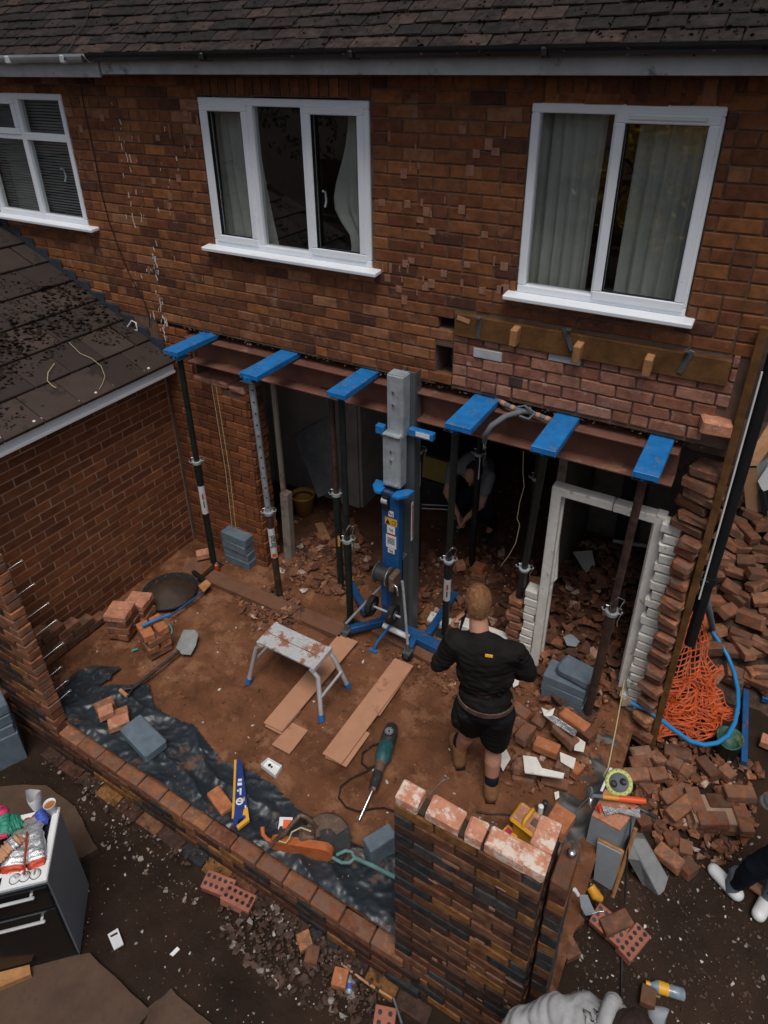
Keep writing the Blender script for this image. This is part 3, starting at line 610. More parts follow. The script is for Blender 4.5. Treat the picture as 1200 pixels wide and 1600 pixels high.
# ---------------------------------------------------------------- ledger timber and brackets
lt=thing('ledger_timber','old brown timber plate fixed across the brick wall under the right window','timber',(-.9,0,3.16),world=True)
q=MB(); q.box((-.912,.0,3.25),(1.652,.05,.155),b=.006); q.build('plank','old_wood',lt)
for px,py in((810,520),(907,545),(1016,565)):
    p=W(px,py); q=MB(); q.box((p.x,-.055,p.z),(.045,.09,.11),(.1,.05,0),b=.004); q.build('joist_stub','plywood',lt)
for px,py,a in((751,510,.05),(890,528,-.45),(1073,563,.3)):
    p=W(px,py); q=MB(); q.box((p.x,-.03,p.z),(.028,.006,.15),(0,a,0),b=.001); q.box((p.x,-.045,p.z+.07),(.028,.035,.006)); q.build('metal_strap','alu_dark',lt)
q=MB(); p=W(740,502); q.box((p.x-.06,-.028,p.z+.01),(.09,.004,.03),(0,.2,0)); q.build('split','wood',lt)
# ---------------------------------------------------------------- left pier of the opening
pier=thing('brick_pier','brown brick pier left of the opening with a broken top','brick pier',(-4.1,.1,0),world=True)
q=MB(); q.box((-4.15,.13,1.25),(.93,.20,2.0)); q.build('core','mortar',pier)
PB=[brick_mesh('pier_brick','brick_garage',.205,.071,.06,seed=30+i,b=.005,j=.003) for i in range(3)]
items=[]; wall_bricks(-4.60,-3.68,.2,2.27,.215,.080,[],items,lambda u,v,j:(Vector((u,.04+j,v)),0),PB,r,keep=lambda u,v:v<2.2 or u<-3.85)
for me,loc,rot,sc in items: inst(me,'brick',pier,loc,rot,sc)
EB=brick_mesh('end_brick','brick_garage',.10,.071,.2,seed=35,b=.006,j=.006)
for k in range(25): inst(EB,'end_brick',pier,(-3.71+r.uniform(-.012,.006),.13+r.uniform(-.01,.01),.3+k*.080),(0,0,r.uniform(-.05,.05)))
for i,(u,w_) in enumerate(((-4.17,.20),(-3.97,.19),(-3.78,.17))):
    me=brick_mesh('cap_brick','brick_pink',w_,.06,.24,seed=50+i,b=.012,j=.010); inst(me,'cap_brick',pier,(u,.13,2.285+r.uniform(-.008,.01)),(0,r.uniform(-.06,.06),r.uniform(-.1,.1)))
q=MB(); q.box((-4.43,.14,2.40),(.38,.2,.28)); q.build('return_corner','mortar',pier)
its=[]; wall_bricks(-4.62,-4.26,2.2,2.74,.215,.080,[],its,lambda u,v,j:(Vector((u,.04+j,v)),0),PB,r)
joined(its,'corner_bricks','brick_garage',pier)
q=MB(); a,b=W(345,680,.0),W(367,850,.0)
for off_ in(0,.05): q.tube([(a.x+off_-.03,.006,2.27),(a.x+off_-.01,.006,1.4),(b.x+off_-.02,.006,.45)],.0035,5)
q.build('chalk_line','string',pier)
# cement rendered post behind the second prop
q=MB(); q.box((-3.52,.22,.75),(.09,.09,.9),(0,.03,0),b=.012)
q.box((-3.55,.24,1.75),(.05,.04,1.2),b=.01); q.build('broken_plaster_stud','plaster',label='broken cement stud standing behind the second prop',cat='stud')
# ---------------------------------------------------------------- rooms behind
rm=thing('room_walls','stained plaster walls of the opened ground floor room','interior wall',(-2.3,2.5,0),world=True)
q=MB()
q.box((-4.62,2.2,1.2),(.06,4.0,2.6)); q.box((-4.0,1.35,1.2),(1.2,.06,2.6)); q.box((-3.4,2.3,1.2),(.06,1.9,2.6)); q.box((-2.3,4.2,1.2),(4.6,.06,2.6))
q.build('plaster_wall','dark_room',rm)
q=MB(); q.box((-.55,2.2,1.2),(1.1,.06,2.6)); q.box((-1.13,1.55,1.2),(.07,1.3,2.6)); q.build('partition_wall','plaster',rm)
q=MB(); q.box((.0,2.4,1.30),(.08,3.6,2.7)); q.build('side_wall_inner','plaster',rm)
q=MB(); q.box((-2.3,2.3,2.58),(4.6,3.9,.04)); q.build('ceiling','dark_room',rm)
# ---------------------------------------------------------------- right hand door wall
dw=thing('toothed_brick_wall','broken brick wall end beside the door frame with flaking white painted bricks','brick wall',(-.1,.2,0),world=True)
q=MB(); q.box((.015,.30,1.35),(.03,.6,2.4)); q.build('core','mortar',dw)
k=0; z=.26
while z<2.62:
    f=sst(2.0,2.6,z); pr=(k%2)*.035
    x1=-.135
    if z<2.12:
        me=brick_mesh('painted_brick','white_paint',.115+r.uniform(-.012,.02),.069,.10,seed=90+k,b=.007,j=.006); inst(me,'painted_brick',dw,(-.170-pr*.5,.10,z),(0,0,r.uniform(-.08,.08)))
        me=brick_mesh('toothed_brick','brick_loose',.13+r.uniform(-.025,.02),.066,.16+r.uniform(-.035,.03),seed=190+k,b=.012,j=.011); inst(me,'toothed_brick',dw,(-.06+r.uniform(-.005,.005),.02-pr,z),(0,0,-.35+r.uniform(-.16,.16)))
    else:
        me=brick_mesh('toothed_brick','brick_heap',.20,.068,.18,seed=290+k,b=.012,j=.012); inst(me,'toothed_brick',dw,(-.08+.03*(k%2),.07+r.uniform(-.02,.02),z),(0,r.uniform(-.06,.06),-.3+r.uniform(-.15,.15)))
    z+=.080;k+=1
# brick standing proud on the wall end
inst(brick_mesh('wall_brick_proud','brick_top',.16,.085,.12,seed=401,b=.01,j=.006),'protruding_brick',dw,(W(1118,665,-.03).x,-.03,W(1118,665,-.03).z),(0,.05,.2))
q=MB(); q.box((.022,-.040,1.85),(.045,.04,3.4),b=.004); q.build('timber_post','old_wood',label='tall brown timber board fixed on the right edge of the house wall',cat='timber')
for k,(px,py) in enumerate(((1140,610),(1152,560),(1126,640))): pass
# low stub of white painted wall left of the door frame
st=thing('painted_wall_stub','low broken wall stub with white painted bricks left of the door frame','brick wall',(-1.1,.5,0),world=True)
for k in range(10):
    me=brick_mesh('painted_brick','white_paint',.10+r.uniform(-.01,.01),.068,.11,seed=120+k,b=.006,j=.004); inst(me,'painted_brick',st,(-1.055+r.uniform(-.006,.006),.18,.38+k*.080))
    if k<8:
        me=brick_mesh('stub_brick','brick_loose',.12,.068,.12,seed=150+k,b=.01,j=.008); inst(me,'brick',st,(-1.17+r.uniform(-.02,.02),.20,.38+k*.080),(0,0,r.uniform(-.2,.2)))
ls=thing('painted_threshold_wall','two courses of dusty white painted bricks along the old wall line','brick wall',(-1.6,.45,0),world=True)
for k in range(2):
    for i in range(4):
        if k==1 and i in(0,): continue
        me=brick_mesh('painted_brick','white_paint',.20,.075,.11,seed=170+k*5+i,b=.008,j=.006); inst(me,'painted_brick',ls,(-1.85+i*.19+k*.1,.17,.40+k*.08),(0,0,r.uniform(-.05,.05)))
# door frame
df=thing('door_frame','old white wooden door frame left standing in front of the rubble','door frame',(-.6,.16,F0),world=True)
for x,n in((-.965,0),(-.27,1)):
    q=MB(); q.box((x,.16,1.22),(.07,.09,1.84),b=.005); s_=1 if n==0 else -1
    q.box((x+s_*.041,.19,1.2),(.016,.03,1.78),b=.003); q.build('jamb','white_paint',df)
q=MB(); q.box((-.76,.16,2.105),(.36,.09,.065),b=.005); q.box((-.76,.19,2.066),(.34,.03,.016)); q.build('head','white_paint',df)
q=MB(); q.box((-.435,.16,2.102),(.28,.09,.065),(0,.012,0),b=.005); q.box((-.435,.19,2.064),(.26,.03,.016)); q.build('head','white_paint',df)
# ---------------------------------------------------------------- garage
gx=-4.62
gar=thing('brick_garage','garage with orange brown brick wall and mossy tiled lean-to roof','garage',(-6,-2,-.25),world=True)
q=MB(); q.box((gx-.1210,-1.85,1.17),(.243,3.7,2.40)); q.build('wall','mortar_pale',gar)
GB=[brick_mesh('garage_brick','brick_garage',.217,.0695,.06,seed=60+i,b=.004,j=.002) for i in range(3)]
items=[]; wall_bricks(0.01,3.2,.1,2.34,.226,.080,[],items,lambda u,v,j:(Vector((gx-.026+j,-u,v)),R(90)),GB,r,header=.0,jit=.001)
pieces(items,'brick','brick_garage',gar)
q=MB(); q.box((-6.6,-3.6,1.2),(3.7,.2,2.4)); q.box((-8.4,-1.8,1.6),(.2,3.6,3.4)); q.build('wall','mortar',gar)
sl_=.47; ga=math.atan(sl_); U=Vector((-math.cos(ga),0,math.sin(ga))); Nn=Vector((math.sin(ga),0,math.cos(ga))); E0=Vector((-4.47,0,2.40))
q=MB(); q.prism([(0,-.05),(4.3,-.05),(4.3,0),(0,0)],E0+Vector((0,-.012,0)),U,Nn,(0,-1,0),3.7); groof=q.build('roof','moss',gar)
GT=[]
for s in range(3):
    rr=random.Random(s+9); q=MB(); q.box((0,0,0),(.40,.324,.034),b=.005); q.v=[(x,y,z+rr.uniform(-.002,.002)) for x,y,z in q.v]; GT.append(mesh_of(q,'garage_tile','garage_tile'))
items=[]
for k in range(12):
    for i in range(11):
        y=-.18-.33*i-(.165 if k%2 else 0)
        w_=1
        if i==0 and k%2: 
            items.append((GT[0],E0+U*(.17+k*.33)+Nn*.037+Vector((0,-.095,0)),(0,ga-R(4),0),(1,.46,1)))
        if y<-3.6: continue
        items.append((GT[r.randrange(3)],E0+U*(.17+k*.33)+Nn*(.036+r.uniform(0,.003))+Vector((0,y,0)),(r.uniform(-.005,.005),ga-R(4),0),(1,1,1)))
for me,loc,rot,sc in items: inst(me,'tile',groof,loc,rot,sc)
ms=[]
for i in range(12000):
    s=r.uniform(.02,4.0); y=-r.uniform(.02,3.5)
    dens=.5+.9*nz(s,y,1.4,4)+.5*nz(s,y,5,8)+.35*math.exp(-((s-.8)/.7)**2)
    fr=((s+.03)%.33)/.33
    if dens*(1.0 if fr>.25 else .8)<.50: continue
    z_=.068-.022*fr
    p=E0+U*s+Nn*z_+Vector((0,y,0)); a=r.uniform(.008,.034)*(1.25 if dens>.9 else .8); ms.append((CH[r.randrange(7)],p,(0,ga,r.uniform(0,6)),(a,a*.8,a*.35)))
joined(ms,'moss_clumps','moss',groof)
q=MB(); q.box((-4.475,-1.86,2.385),(.03,3.68,.15),b=.004); q.box((-4.50,-1.86,2.33),(.10,3.68,.02)); q.build('gutter','upvc',gar)
q=MB(); 
for i in range(6): 
    y=-.3-.55*i; q.box((-4.455,y,2.46),(.02,.02,.025),b=.004)
q.build('gutter_clip','white',gar)
# stepped flashing where the garage roof meets the house
z=2.42
fl=thing('stepped_flashing','dark stepped lead flashing climbing the house wall above the garage roof','flashing',(-5.5,0,2.4),world=True)
x=-4.56
for k in range(18):
    h=2.475+sl_*(-4.56-x)
    q=MB(); q.box((x-.11,-.008-.002*(k%2),h+.05),(.235,.008,.16),(0,0,0),b=.002); q.box((x-.105,-.004,h+.128),(.2,.014,.012)); q.build('lead_step','lead',fl)
    x-=.1705
# clipped cables at the bottom of the flashing
q=MB(); p=W(210,510,-.02); q.tube([p+Vector((-.10,-.04,-.06)),p+Vector((-.05,-.03,0)),p+Vector((-.02,0,.05)),p+Vector((.03,0,.04)),p+Vector((.035,0,-.03)),p+Vector((-.02,-.02,-.03)),p+Vector((-.07,-.05,-.08))],.008,6); q.build('cable_tie','pale_chip',label='pale twist of cable ties above the flashing',cat='cable')
for nm,P in (('a',((225,568),(232,585),(238,600),(245,604))),):
    pass
def onshed(px,py,h=.085):
    v=ray(px,py); P0=E0+Nn*h; return CAM+v*((P0-CAM).dot(Nn)/v.dot(Nn))
q=MB(); q.tube([onshed(*p) for p in((108,535),(125,552),(143,560),(158,572),(164,588),(160,600),(155,608))],.0022,5); q.build('loose_wire','string',label='thin loose wire curling over the moss on the garage roof',cat='wire')
q=MB(); q.tube([onshed(*p) for p in((85,568),(75,582),(74,595),(82,603),(88,606))],.003,5); q.build('twig','string',label='short pale wire end lying on the garage roof tiles',cat='wire')
# ================================================================== LOW FRONT WALL AND PILLAR
def solid_brick(nm,m,seed,L=.203,D=.098,H=.066,b=.005,j=.003): return brick_mesh(nm,m,L,H,D,b=b,j=j,seed=seed)
SB={k:[solid_brick('brick_'+k,k,500+i,j=.004) for i in range(3)] for k in('brick_mixed','brick_loose','brick_top','brick_heap','orange_brick')}
lw=thing('low_brick_wall','low single brick wall running along the front of the dug out extension','brick wall',(-2.4,-2.17,0),world=True)
q=MB(); q.box((-2.43,-2.17,.12),(2.95,.084,.36)); q.build('core','mortar_dark',lw)
for k in range(4):
    x=-3.88-(.105 if k%2 else 0); z=.287-k*.075
    while x<-.98:
        me=SB['brick_loose' if k==0 else 'brick_mixed'][r.randrange(3)]
        inst(me,'brick',lw,(x+.105,-2.17+(r.uniform(-.004,.004) if k else r.uniform(-.009,.006)),z),(r.uniform(-.01,.01),0,r.uniform(-.02,.02)))
        x+=.212
for i in range(16): inst(SB['brick_mixed'][i%3],'footing_brick',lw,(-4.0+i*.212,-2.250+r.uniform(-.004,.004),-.018),(0,0,r.uniform(-.02,.02)))
lw2=thing('brick_corner_wall','tall dark brick wall end at the left edge with racked brick ends and wire ties','brick wall',(-4.2,-2.17,0),world=True)
q=MB(); q.box((-4.31,-2.17,.95),(.64,.084,2.0)); q.build('core','mortar_dark',lw2)
k=0;z=.03
while z<1.95:
    xe=-3.885-(.10*((z-.3)/1.6)**1.5 if z>.3 else 0)
    x=xe-(.105 if k%2 else 0)+.0
    if k%2: inst(solid_brick('half','brick_loose' if z>.3 else 'brick_mixed',700+k,L=.10,j=.005),'end_brick',lw2,(xe-.05,-2.17+r.uniform(-.006,.006),z),(0,0,r.uniform(-.05,.05)))
    first=True
    while x>-4.7:
        me=SB['brick_loose' if (first and k%2==0 and z>.3) else 'brick_mixed'][r.randrange(3)]
        inst(me,'brick',lw2,(x-.105,-2.17+r.uniform(-.005,.005),z),(0,0,r.uniform(-.015,.015))); x-=.212; first=False
    z+=.075;k+=1
for a,b in (((0,898),(28,885)),((20,935),(52,921)),((43,965.6),(59,955.8)),((56,992.8),(76,982.5)),((67.5,1029),(87,1018)),((65.6,1066),(98.4,1045)),((76,1087),(105,1068.7)),((81.5,1103),(110.6,1079))):
    A=W(a[0],a[1],-2.13); 
    B=A+Vector((.0,.155,.004)); q=MB(); q.tube([A,B,B+Vector((.012,.008,.0)),B+Vector((.0,.022,0)),B+Vector((-.012,.008,0)),B],.0028,5); q.build('wall_tie','chrome',lw2)
rk=thing('racked_brick_course','short stepped run of brown bricks against the garage wall','brick wall',(-4.5,-1.7,F0),world=True)
for k in range(5):
    y0=-1.25-.13*k
    n=0; y=y0
    while y>-2.1:
        me=SB['brick_heap'][r.randrange(3)]; inst(me,'brick',rk,(-4.50+.0,y-.1,F0+.05+k*.073),(0,0,R(90)+r.uniform(-.03,.03))); y-=.212
pl=thing('brick_pillar','freshly built brick pillar of mixed dark bricks with pale pink bricks on top','brick pillar',(-.6,-2.15,0),world=True)
q=MB(); q.box((-.615,-2.15,.93),(.70,.082,1.60)); q.box((-.30,-1.98,.93),(.082,.26,1.6)); q.build('core','mortar_dark',pl)
k=0; z=1.675; PX0,PX1=-.975,-.252
while z>.0:
    x=PX0-(.105 if k%2 else 0)
    while x<PX1-.02:
        a=max(x,PX0); b_=min(x+.212,PX1)
        if b_-a>.03: inst(SB['brick_mixed'][r.randrange(3)],'brick',pl,((a+b_)/2,-2.15+r.uniform(-.003,.003),z),(r.uniform(-.01,.01),0,r.uniform(-.012,.012)),((b_-a-.010)/.203,1,1))
        x+=.212
    y=-2.10+(.0 if k%2 else .05)
    for i in range(2):
        if y+.05<-1.84: inst(SB['brick_mixed'][r.randrange(3)],'brick',pl,(-.30+r.uniform(-.003,.003),min(y+.10,-1.95),z),(0,0,R(90)),(.9,1,1))
        y+=.212
    inst(SB['brick_heap' if k==1 else 'brick_mixed'][r.randrange(3)],'outer_leaf_brick',pl,(-.196+r.uniform(-.003,.003),-2.01,z-.03),(0,0,R(90)),(.95,.8,1.1)) if k>0 else None
    z-=.0735;k+=1
tops=[((615,1240),(655,1262)),((660,1270),(718,1300)),((721,1308),(749,1326)),((755,1318),(822,1358))]
for i,(a,b) in enumerate(tops):
    A=G(*a,1.775);B=G(*b,1.775); w_=max(.08,abs(B.x-A.x)-.018)
    m='brick_cap'; me=solid_brick('cap_'+str(i),m,800+i,L=w_,b=.006,j=.005); me.name='top_course_brick'
    inst(me,'top_course_brick',pl,((A.x+B.x)/2,-2.15+r.uniform(-.004,.004),1.748),(0,0,r.uniform(-.02,.02)))
me=solid_brick('c','brick_cap',810,L=.17,b=.006,j=.005); inst(me,'top_course_brick',pl,(-.335,-2.15,1.748),(0,0,.0))
me=solid_brick('c','brick_cap',811,L=.15,b=.006,j=.005); inst(me,'top_course_brick',pl,(-.30,-2.02,1.746),(0,0,R(90)))
me=solid_brick('c','orange_brick',812,L=.12,b=.006,j=.005); inst(me,'top_course_brick',pl,(-.27,-1.90,1.71),(0,0,R(80)))
q=MB(); q.lathe((-.185,-1.97,1.655),[(.001,.012),(.016,.010),(.022,.0),(.016,-.01),(.001,-.01)],14); q.build('tie_washer','chrome',pl)
def tri_tie(px,py,dx,dy,name='wall_tie'):
    A=G(px,py,1.72); d=Vector((dx,dy,0)).normalized(); n=Vector((-d.y,d.x,0))
    q=MB(); E_=A+d*.10; q.tube([A,E_,E_+d*.03+n*.016,E_+d*.03-n*.016,E_],.0026,5); q.build(name,'chrome',pl)
tri_tie(670,1242,.25,1); tri_tie(754,1325,-.0,1)
# spot colours: pale smears of old mortar on the pillar face
q=MB()
for i in range(13):
    x,z=r.uniform(-.95,-.28),r.uniform(.3,1.68); q.box((x,-2.2005,z),(r.choice([.006,.03,.05,.09,.02]),.004,r.uniform(.006,.03)),(0,r.uniform(-.1,.1),0),b=.0015)
q.build('mortar_smear','spall',pl,kind='stuff')
# ================================================================== PROPS WITH BLUE HEAD PLATES
def text_on(name,body,size,m,M4,parent,ext=.0006):
    cu=bpy.data.curves.new(name,'FONT'); cu.body=body; cu.size=size; cu.extrude=ext; cu.align_x='CENTER'; cu.align_y='CENTER'
    ob=bpy.data.objects.new(name,cu); dg=bpy.context.evaluated_depsgraph_get(); COL.objects.link(ob); bpy.context.view_layer.update()
    me=bpy.data.meshes.new_from_object(ob.evaluated_get(bpy.context.evaluated_depsgraph_get())); bpy.data.objects.remove(ob)
    me.transform(M4); o3=off(parent); me.transform(Matrix.Translation(-o3)); me.materials.clear(); me.materials.append(MT[m]); o=bpy.data.objects.new(name,me); COL.objects.link(o); o.parent=parent; OFF[o.name]=o3
    return o
def frame_m(o,u,v):
    u=Vector(u).normalized(); v=Vector(v).normalized(); w_=u.cross(v); M=Matrix.Identity(4)
    for i in range(3): M[i][0]=u[i];M[i][1]=v[i];M[i][2]=w_[i];M[i][3]=o[i]
    return M
def prop(label,B,T,plate,m_out='prop_green',m_in='prop_green',collar=.52,lab=None,ro=.031,ri=.025,cat='prop',wire=False):
    B=Vector(B);T=Vector(T)
    t=thing('steel_prop',label,cat,B,group='adjustable steel props',world=True)
    ax=(T-B).normalized(); Lg=(T-B).length; Cc=B+ax*Lg*collar
    side=(CAM-Cc); side.z=0; side.normalize(); u=ax.cross(side).normalized()
    q=MB(); q.cyl(B+ax*.01,Cc,ro,n=16); q.build('outer_tube',m_out,t)
    q=MB(); q.cyl(Cc,T,ri,n=14); inner=q.build('inner_tube',m_in,t)
    q=MB(); k=.08
    while k<Lg*(1-collar)-.05:
        p=Cc+ax*k; s2=(CAM-p).normalized(); s2=(s2-ax*s2.dot(ax)).normalized()
        p1=p+s2*ri*.96; q.cyl(p1,p1+s2*.003,.0075,n=8); k+=.105
    q.build('pin_hole','ink',inner,kind='stuff')
    q=MB(); q.cyl(Cc-ax*.16,Cc-ax*.01,ro+.003,n=14); q.build('threaded_sleeve',m_out,t)
    q=MB(); q.cyl(Cc-ax*.012,Cc+ax*.014,ro+.012,n=16); q.tube([Cc+u*(ro+.005),Cc+u*(ro+.03),Cc+u*(ro+.032)+ax*.02],.006,6); q.tube([Cc-u*(ro+.005),Cc-u*(ro+.03),Cc-u*(ro+.032)+ax*.02],.006,6); q.build('collar','galv',t)
    q=MB(); pp=Cc+ax*.05; q.tube([pp-u*(ri+.02),pp+u*(ri+.03),pp+u*(ri+.035)-ax*.04,pp+u*(ri+.02)-ax*.13,pp+u*(ri+.028)-ax*.17],.0045,6); q.build('pin','chrome',t)
    q=MB(); q.box(B+Vector((0,0,.005)),(.13,.13,.008),b=.002); q.build('foot_plate',m_out,t)
    q=MB(); q.box(T-ax*.01,(.12,.12,.008),b=.002); q.build('top_plate',m_out,t)
    if wire:
        q=MB(); q.tube([pp+side*.03,pp+side*.05+u*.04+ax*.05,pp+u*.06+ax*.09,pp+side*.03+u*.02+ax*.13,pp+side*.035-u*.02+ax*.05,pp+side*.04-ax*.06],.002,5); q.build('tie_wire','chrome',t)
    if plate:
        (x0,x1,y0,y1,zt)=plate; w_=x1-x0
        q=MB(); q.box(((x0+x1)/2,(y0+y1)/2,zt-.006),(w_,y1-y0,.012),b=.004)
        for x in(x0+.004,x1-.004): q.box((x,(y0+y1)/2,zt-.026),(.008,y1-y0,.036),b=.002)
        q.box(((x0+x1)/2,y0+.004,zt-.024),(w_-.02,.006,.03),b=.001)
        hp=q.build('head_plate','blue',t)
        q=MB(); q.box((T.x,T.y,zt-.045),(.075,.10,.05),b=.006); q.box((T.x,T.y-.05,zt-.05),(.02,.02,.04)); q.build('socket','blue',hp)
    if lab:
        t0,t1,kind_=lab; P0=B+ax*Lg*t0; P1=B+ax*Lg*t1; Pm=(P0+P1)/2; s2=(CAM-Pm).normalized(); s2=(s2-ax*s2.dot(ax)).normalized()
        n=8; q=MB(); q.smooth=True; V=[]; u2=ax.cross(s2)
        for P in(P0,P1):
            for i in range(n+1):
                a=R(-62)+R(124)*i/n; V.append(P+(s2*math.cos(a)+u2*math.sin(a))*(ro+.0012))
        q.add(V,[(i,i+1,n+2+i,n+1+i) for i in range(n)]); lb=q.build('label','label_white',t,fix=False)
        f0=Pm+s2*(ro+.0022)
        if kind_=='bradi':
            q=MB(); q.box(P0+ax*.03+s2*(ro+.0015),(.035,.003,.04),frame_m((0,0,0),u2,s2).to_3x3()@Matrix.Identity(3)); 
            q=MB(); c=P0+ax*.035+s2*(ro+.0018); q.add([c+u2*a*.018+ax*b*.022 for a,b in((-1,-1),(1,-1),(1,1),(-1,1))],[(0,1,2,3)]); q.build('label_mark','orange_grip',lb)
            text_on('label_lettering','bragi',.075,'ink',frame_m(f0+ax*.03,ax,-u2),lb)
        else:
            q=MB(); c=f0+ax*.045; nn=12; q.add([c+u2*.008*math.cos(a)+ax*.042*math.sin(a) for a in[6.283*i/nn for i in range(nn)]],[tuple(range(nn))]); q.build('label_mark','foil_pink',lb)
            q=MB(); c=f0-ax*.045; q.add([c+u2*a*.005+ax*b*.04 for a,b in((-1,-1),(1,-1),(1,1),(-1,1))],[(0,1,2,3)]); q.build('label_line','ink',lb)
    return t
ZP=2.765
PLT=[((256,545),(275,552),(280,556),(335,885)),((376,580),(398,590),(392,592),(437,930)),((511,610),(537,619),(533,616),(548,975)),((695,660),(735,671),(712,668),(695,990)),((830,695),(868,707),(852,703),(803,980)),((989,735),(1027,745),(1007,742),(918,1115))]
PL_L=['dark green steel prop at the far left under the leftmost blue plate, beside the garage','scuffed grey steel prop second from left with a large lettered white label','dark green steel prop third from left with wire at its collar','dark green steel prop right of the lift with a white and red label','dark green leaning steel prop in front of the door frame side, fifth blue plate','rusty brown steel prop standing before the doorway under the rightmost plate']
PM=[('prop_green','prop_green',.55,(.30,.44,'line')),('prop_rust','galv',.44,(.22,.37,'bradi')),('prop_green','prop_green',.42,None),('prop_green','prop_green',.43,(.22,.34,'line')),('prop_green','prop_green',.42,None),('prop_rust','prop_rust',.50,None)]
for i,(a,b,tp,ba) in enumerate(PLT):
    A=G(*a,ZP);B_=G(*b,ZP); x0,x1=A.x,B_.x
    if x1-x0<.13: x1=x0+.14
    if i==0: x0,x1=A.x-.0,A.x+.15
    yf=(A.y+B_.y)/2
    Tq=G(tp[0],tp[1],ZP-.06); Tq.x=min(max(Tq.x,x0+.04),x1-.04)
    Bs=FG(*ba)
    prop(PL_L[i],Bs,Tq,(x0,x1,yf,.05,ZP),PM[i][0],PM[i][1],PM[i][2],PM[i][3],wire=i in(2,3,5))
for i,(ba,lab_,mo,c_) in enumerate((((533,915),'rusty topped steel prop directly behind the third one, an amber strip on it','prop_rust',.5),((652,885),'steel prop standing behind the lift on its right','prop_green',.62),((737,882),'steel prop deep in the opening before the crouching person','prop_green',.60),((820,905),'steel prop behind the fifth one near the door frame','prop_green',.55))):
    B_=FG(*ba); t=prop(lab_,B_,(B_.x,B_.y,2.50),None,'prop_green',mo,c_)
    if i==0:
        s2=(CAM-B_); s2.z=0; s2.normalize(); c=B_+Vector((0,0,.55))+s2*.033; u2=Vector((0,0,1)).cross(s2); q=MB(); q.add([c+u2*a*.01+Vector((0,0,b*.06)) for a,b in((-1,-1),(1,-1),(1,1),(-1,1))],[(0,1,2,3)]); q.build('label','amber',t)
    if i in(1,2,3):
        s2=(CAM-B_); s2.z=0; s2.normalize(); u2=Vector((0,0,1)).cross(s2); c=B_+Vector((0,0,1.05+.05*i))+s2*.033+u2*.01; q=MB(); q.add([c+u2*a*.005+Vector((0,0,b*.13)) for a,b in((-1,-1),(1,-1),(1,1),(-1,1))],[(0,1,2,3)]); q.build('label','label_white',t)
# foam wrapped pipes on the beam
q=MB(); zz=2.74
def bp(px,py,z): return G(px,py,z)
P=[bp(757,690,2.52),bp(757,682,2.60),bp(768,665,2.70),bp(790,650,2.745),bp(812,644,2.75),bp(828,640,2.75)]
q.tube(P,.019,10); fp=q.build('foam_pipe','foam',label='grey foam lagged pipe hooked over the steel beam between two blue plates',cat='pipe')
q=MB(); q.tube([bp(757,700,2.50),bp(757,691,2.52)],.012,8); q.build('pipe_end','chrome',fp)
P2=[bp(776,624,2.76),bp(790,632,2.76),bp(808,640,2.75),bp(830,645,2.75),bp(846,651,2.755),bp(862,657,2.76)]
q=MB(); q.tube(P2,.017,10); f2=q.build('foam_pipe','foam',label='taped grey foam pipe lying along the wall edge between two blue plates',cat='pipe')
for a,b in((.12,.2),(.3,.36),(.7,.78),(.9,.97)):
    def at_(t): 
        i=min(int(t*5),4); f=t*5-i; return P2[i].lerp(P2[i+1],f)
    q=MB(); q.cyl(at_(a),at_(b),.0185,n=10); q.build('tape_band','tape',f2)
q=MB(); q.tube([bp(806,637,2.76),bp(820,634,2.79),bp(836,646,2.78),bp(826,655,2.77),bp(812,650,2.77)],.008,6); q.build('cloth_knot','foam',f2)
q=MB(); P=[Vector((W(818,705,.12))),W(817,735,.3),W(819,760,.3),W(812,785,.3),W(808,810,.3),W(812,820,.3),W(806,848,.3),W(795,868,.3),W(782,885,.35)]; q.tube(P,.0035,5); q.build('hanging_wire','string',label='thin white wire hanging down from the ceiling behind the beam',cat='wire')
# ================================================================== MATERIAL LIFT
lf=thing('material_lift','blue and grey winch lift with a tall aluminium mast in the middle of the opening','lift',(-2.15,-.05,F0),world=True)
mx,my=W(600,575,-.2).x+.075,-.13   # mast centre
zb=F0+.06
q=MB(); q.box((mx,my,(zb+1.35)/2+.45),(.15,.12,1.9),b=.006)
q=MB()
def chan(q,x,y,z0,z1,w_,d_,t_=.008):
    q.box((x,y-d_/2,(z0+z1)/2),(w_,t_,z1-z0),b=.002); q.box((x,y+d_/2,(z0+z1)/2),(w_,t_,z1-z0),b=.002)
    for s_ in(-1,1):
        q.box((x+s_*w_/2,y,(z0+z1)/2),(t_,d_-t_,z1-z0),b=.001); q.box((x+s_*w_*.28,y-d_/2-.005,(z0+z1)/2),(.010,.008,z1-z0),b=.002)
chan(q,mx+.055,my+.10,zb,2.87,.10,.10); q.build('outer_mast','alu_dark',lf)
q=MB(); chan(q,mx,my,2.38,2.86,.125,.10); q.box((mx,my,2.863),(.12,.09,.012)); q.build('upper_mast','galv',lf)
q=MB(); chan(q,mx-.012,my-.035,1.97,2.40,.14,.10); q.box((mx-.012,my-.035,2.405),(.14,.11,.008)); q.build('middle_mast','galv',lf)
for z in(2.74,2.64,2.28,2.20):
    q=MB(); y=my-(.055 if z>2.4 else .09)-.004; q.cyl((mx-.01,y,z),(mx-.01,y-.008,z),.010,n=8); q.build('bolt','chrome',lf)
for a_ in((my-.095,2.398,.15),(my-.10,1.985,.13)): q=MB(); q.box((mx-.012,a_[0],a_[1]),(a_[2],.014,.012)); q.build('clip','chrome',lf)
q=MB()
q.box((mx-.125,my-.04,2.41),(.07,.05,.07),b=.006); q.box((mx+.18,my+.02,2.42),(.20,.05,.06),b=.006); q.build('fork_bracket','blue',lf)
q=MB(); q.box((mx+.20,my-.0075,2.425),(.11,.004,.035)); q.build('label','label_white',lf)
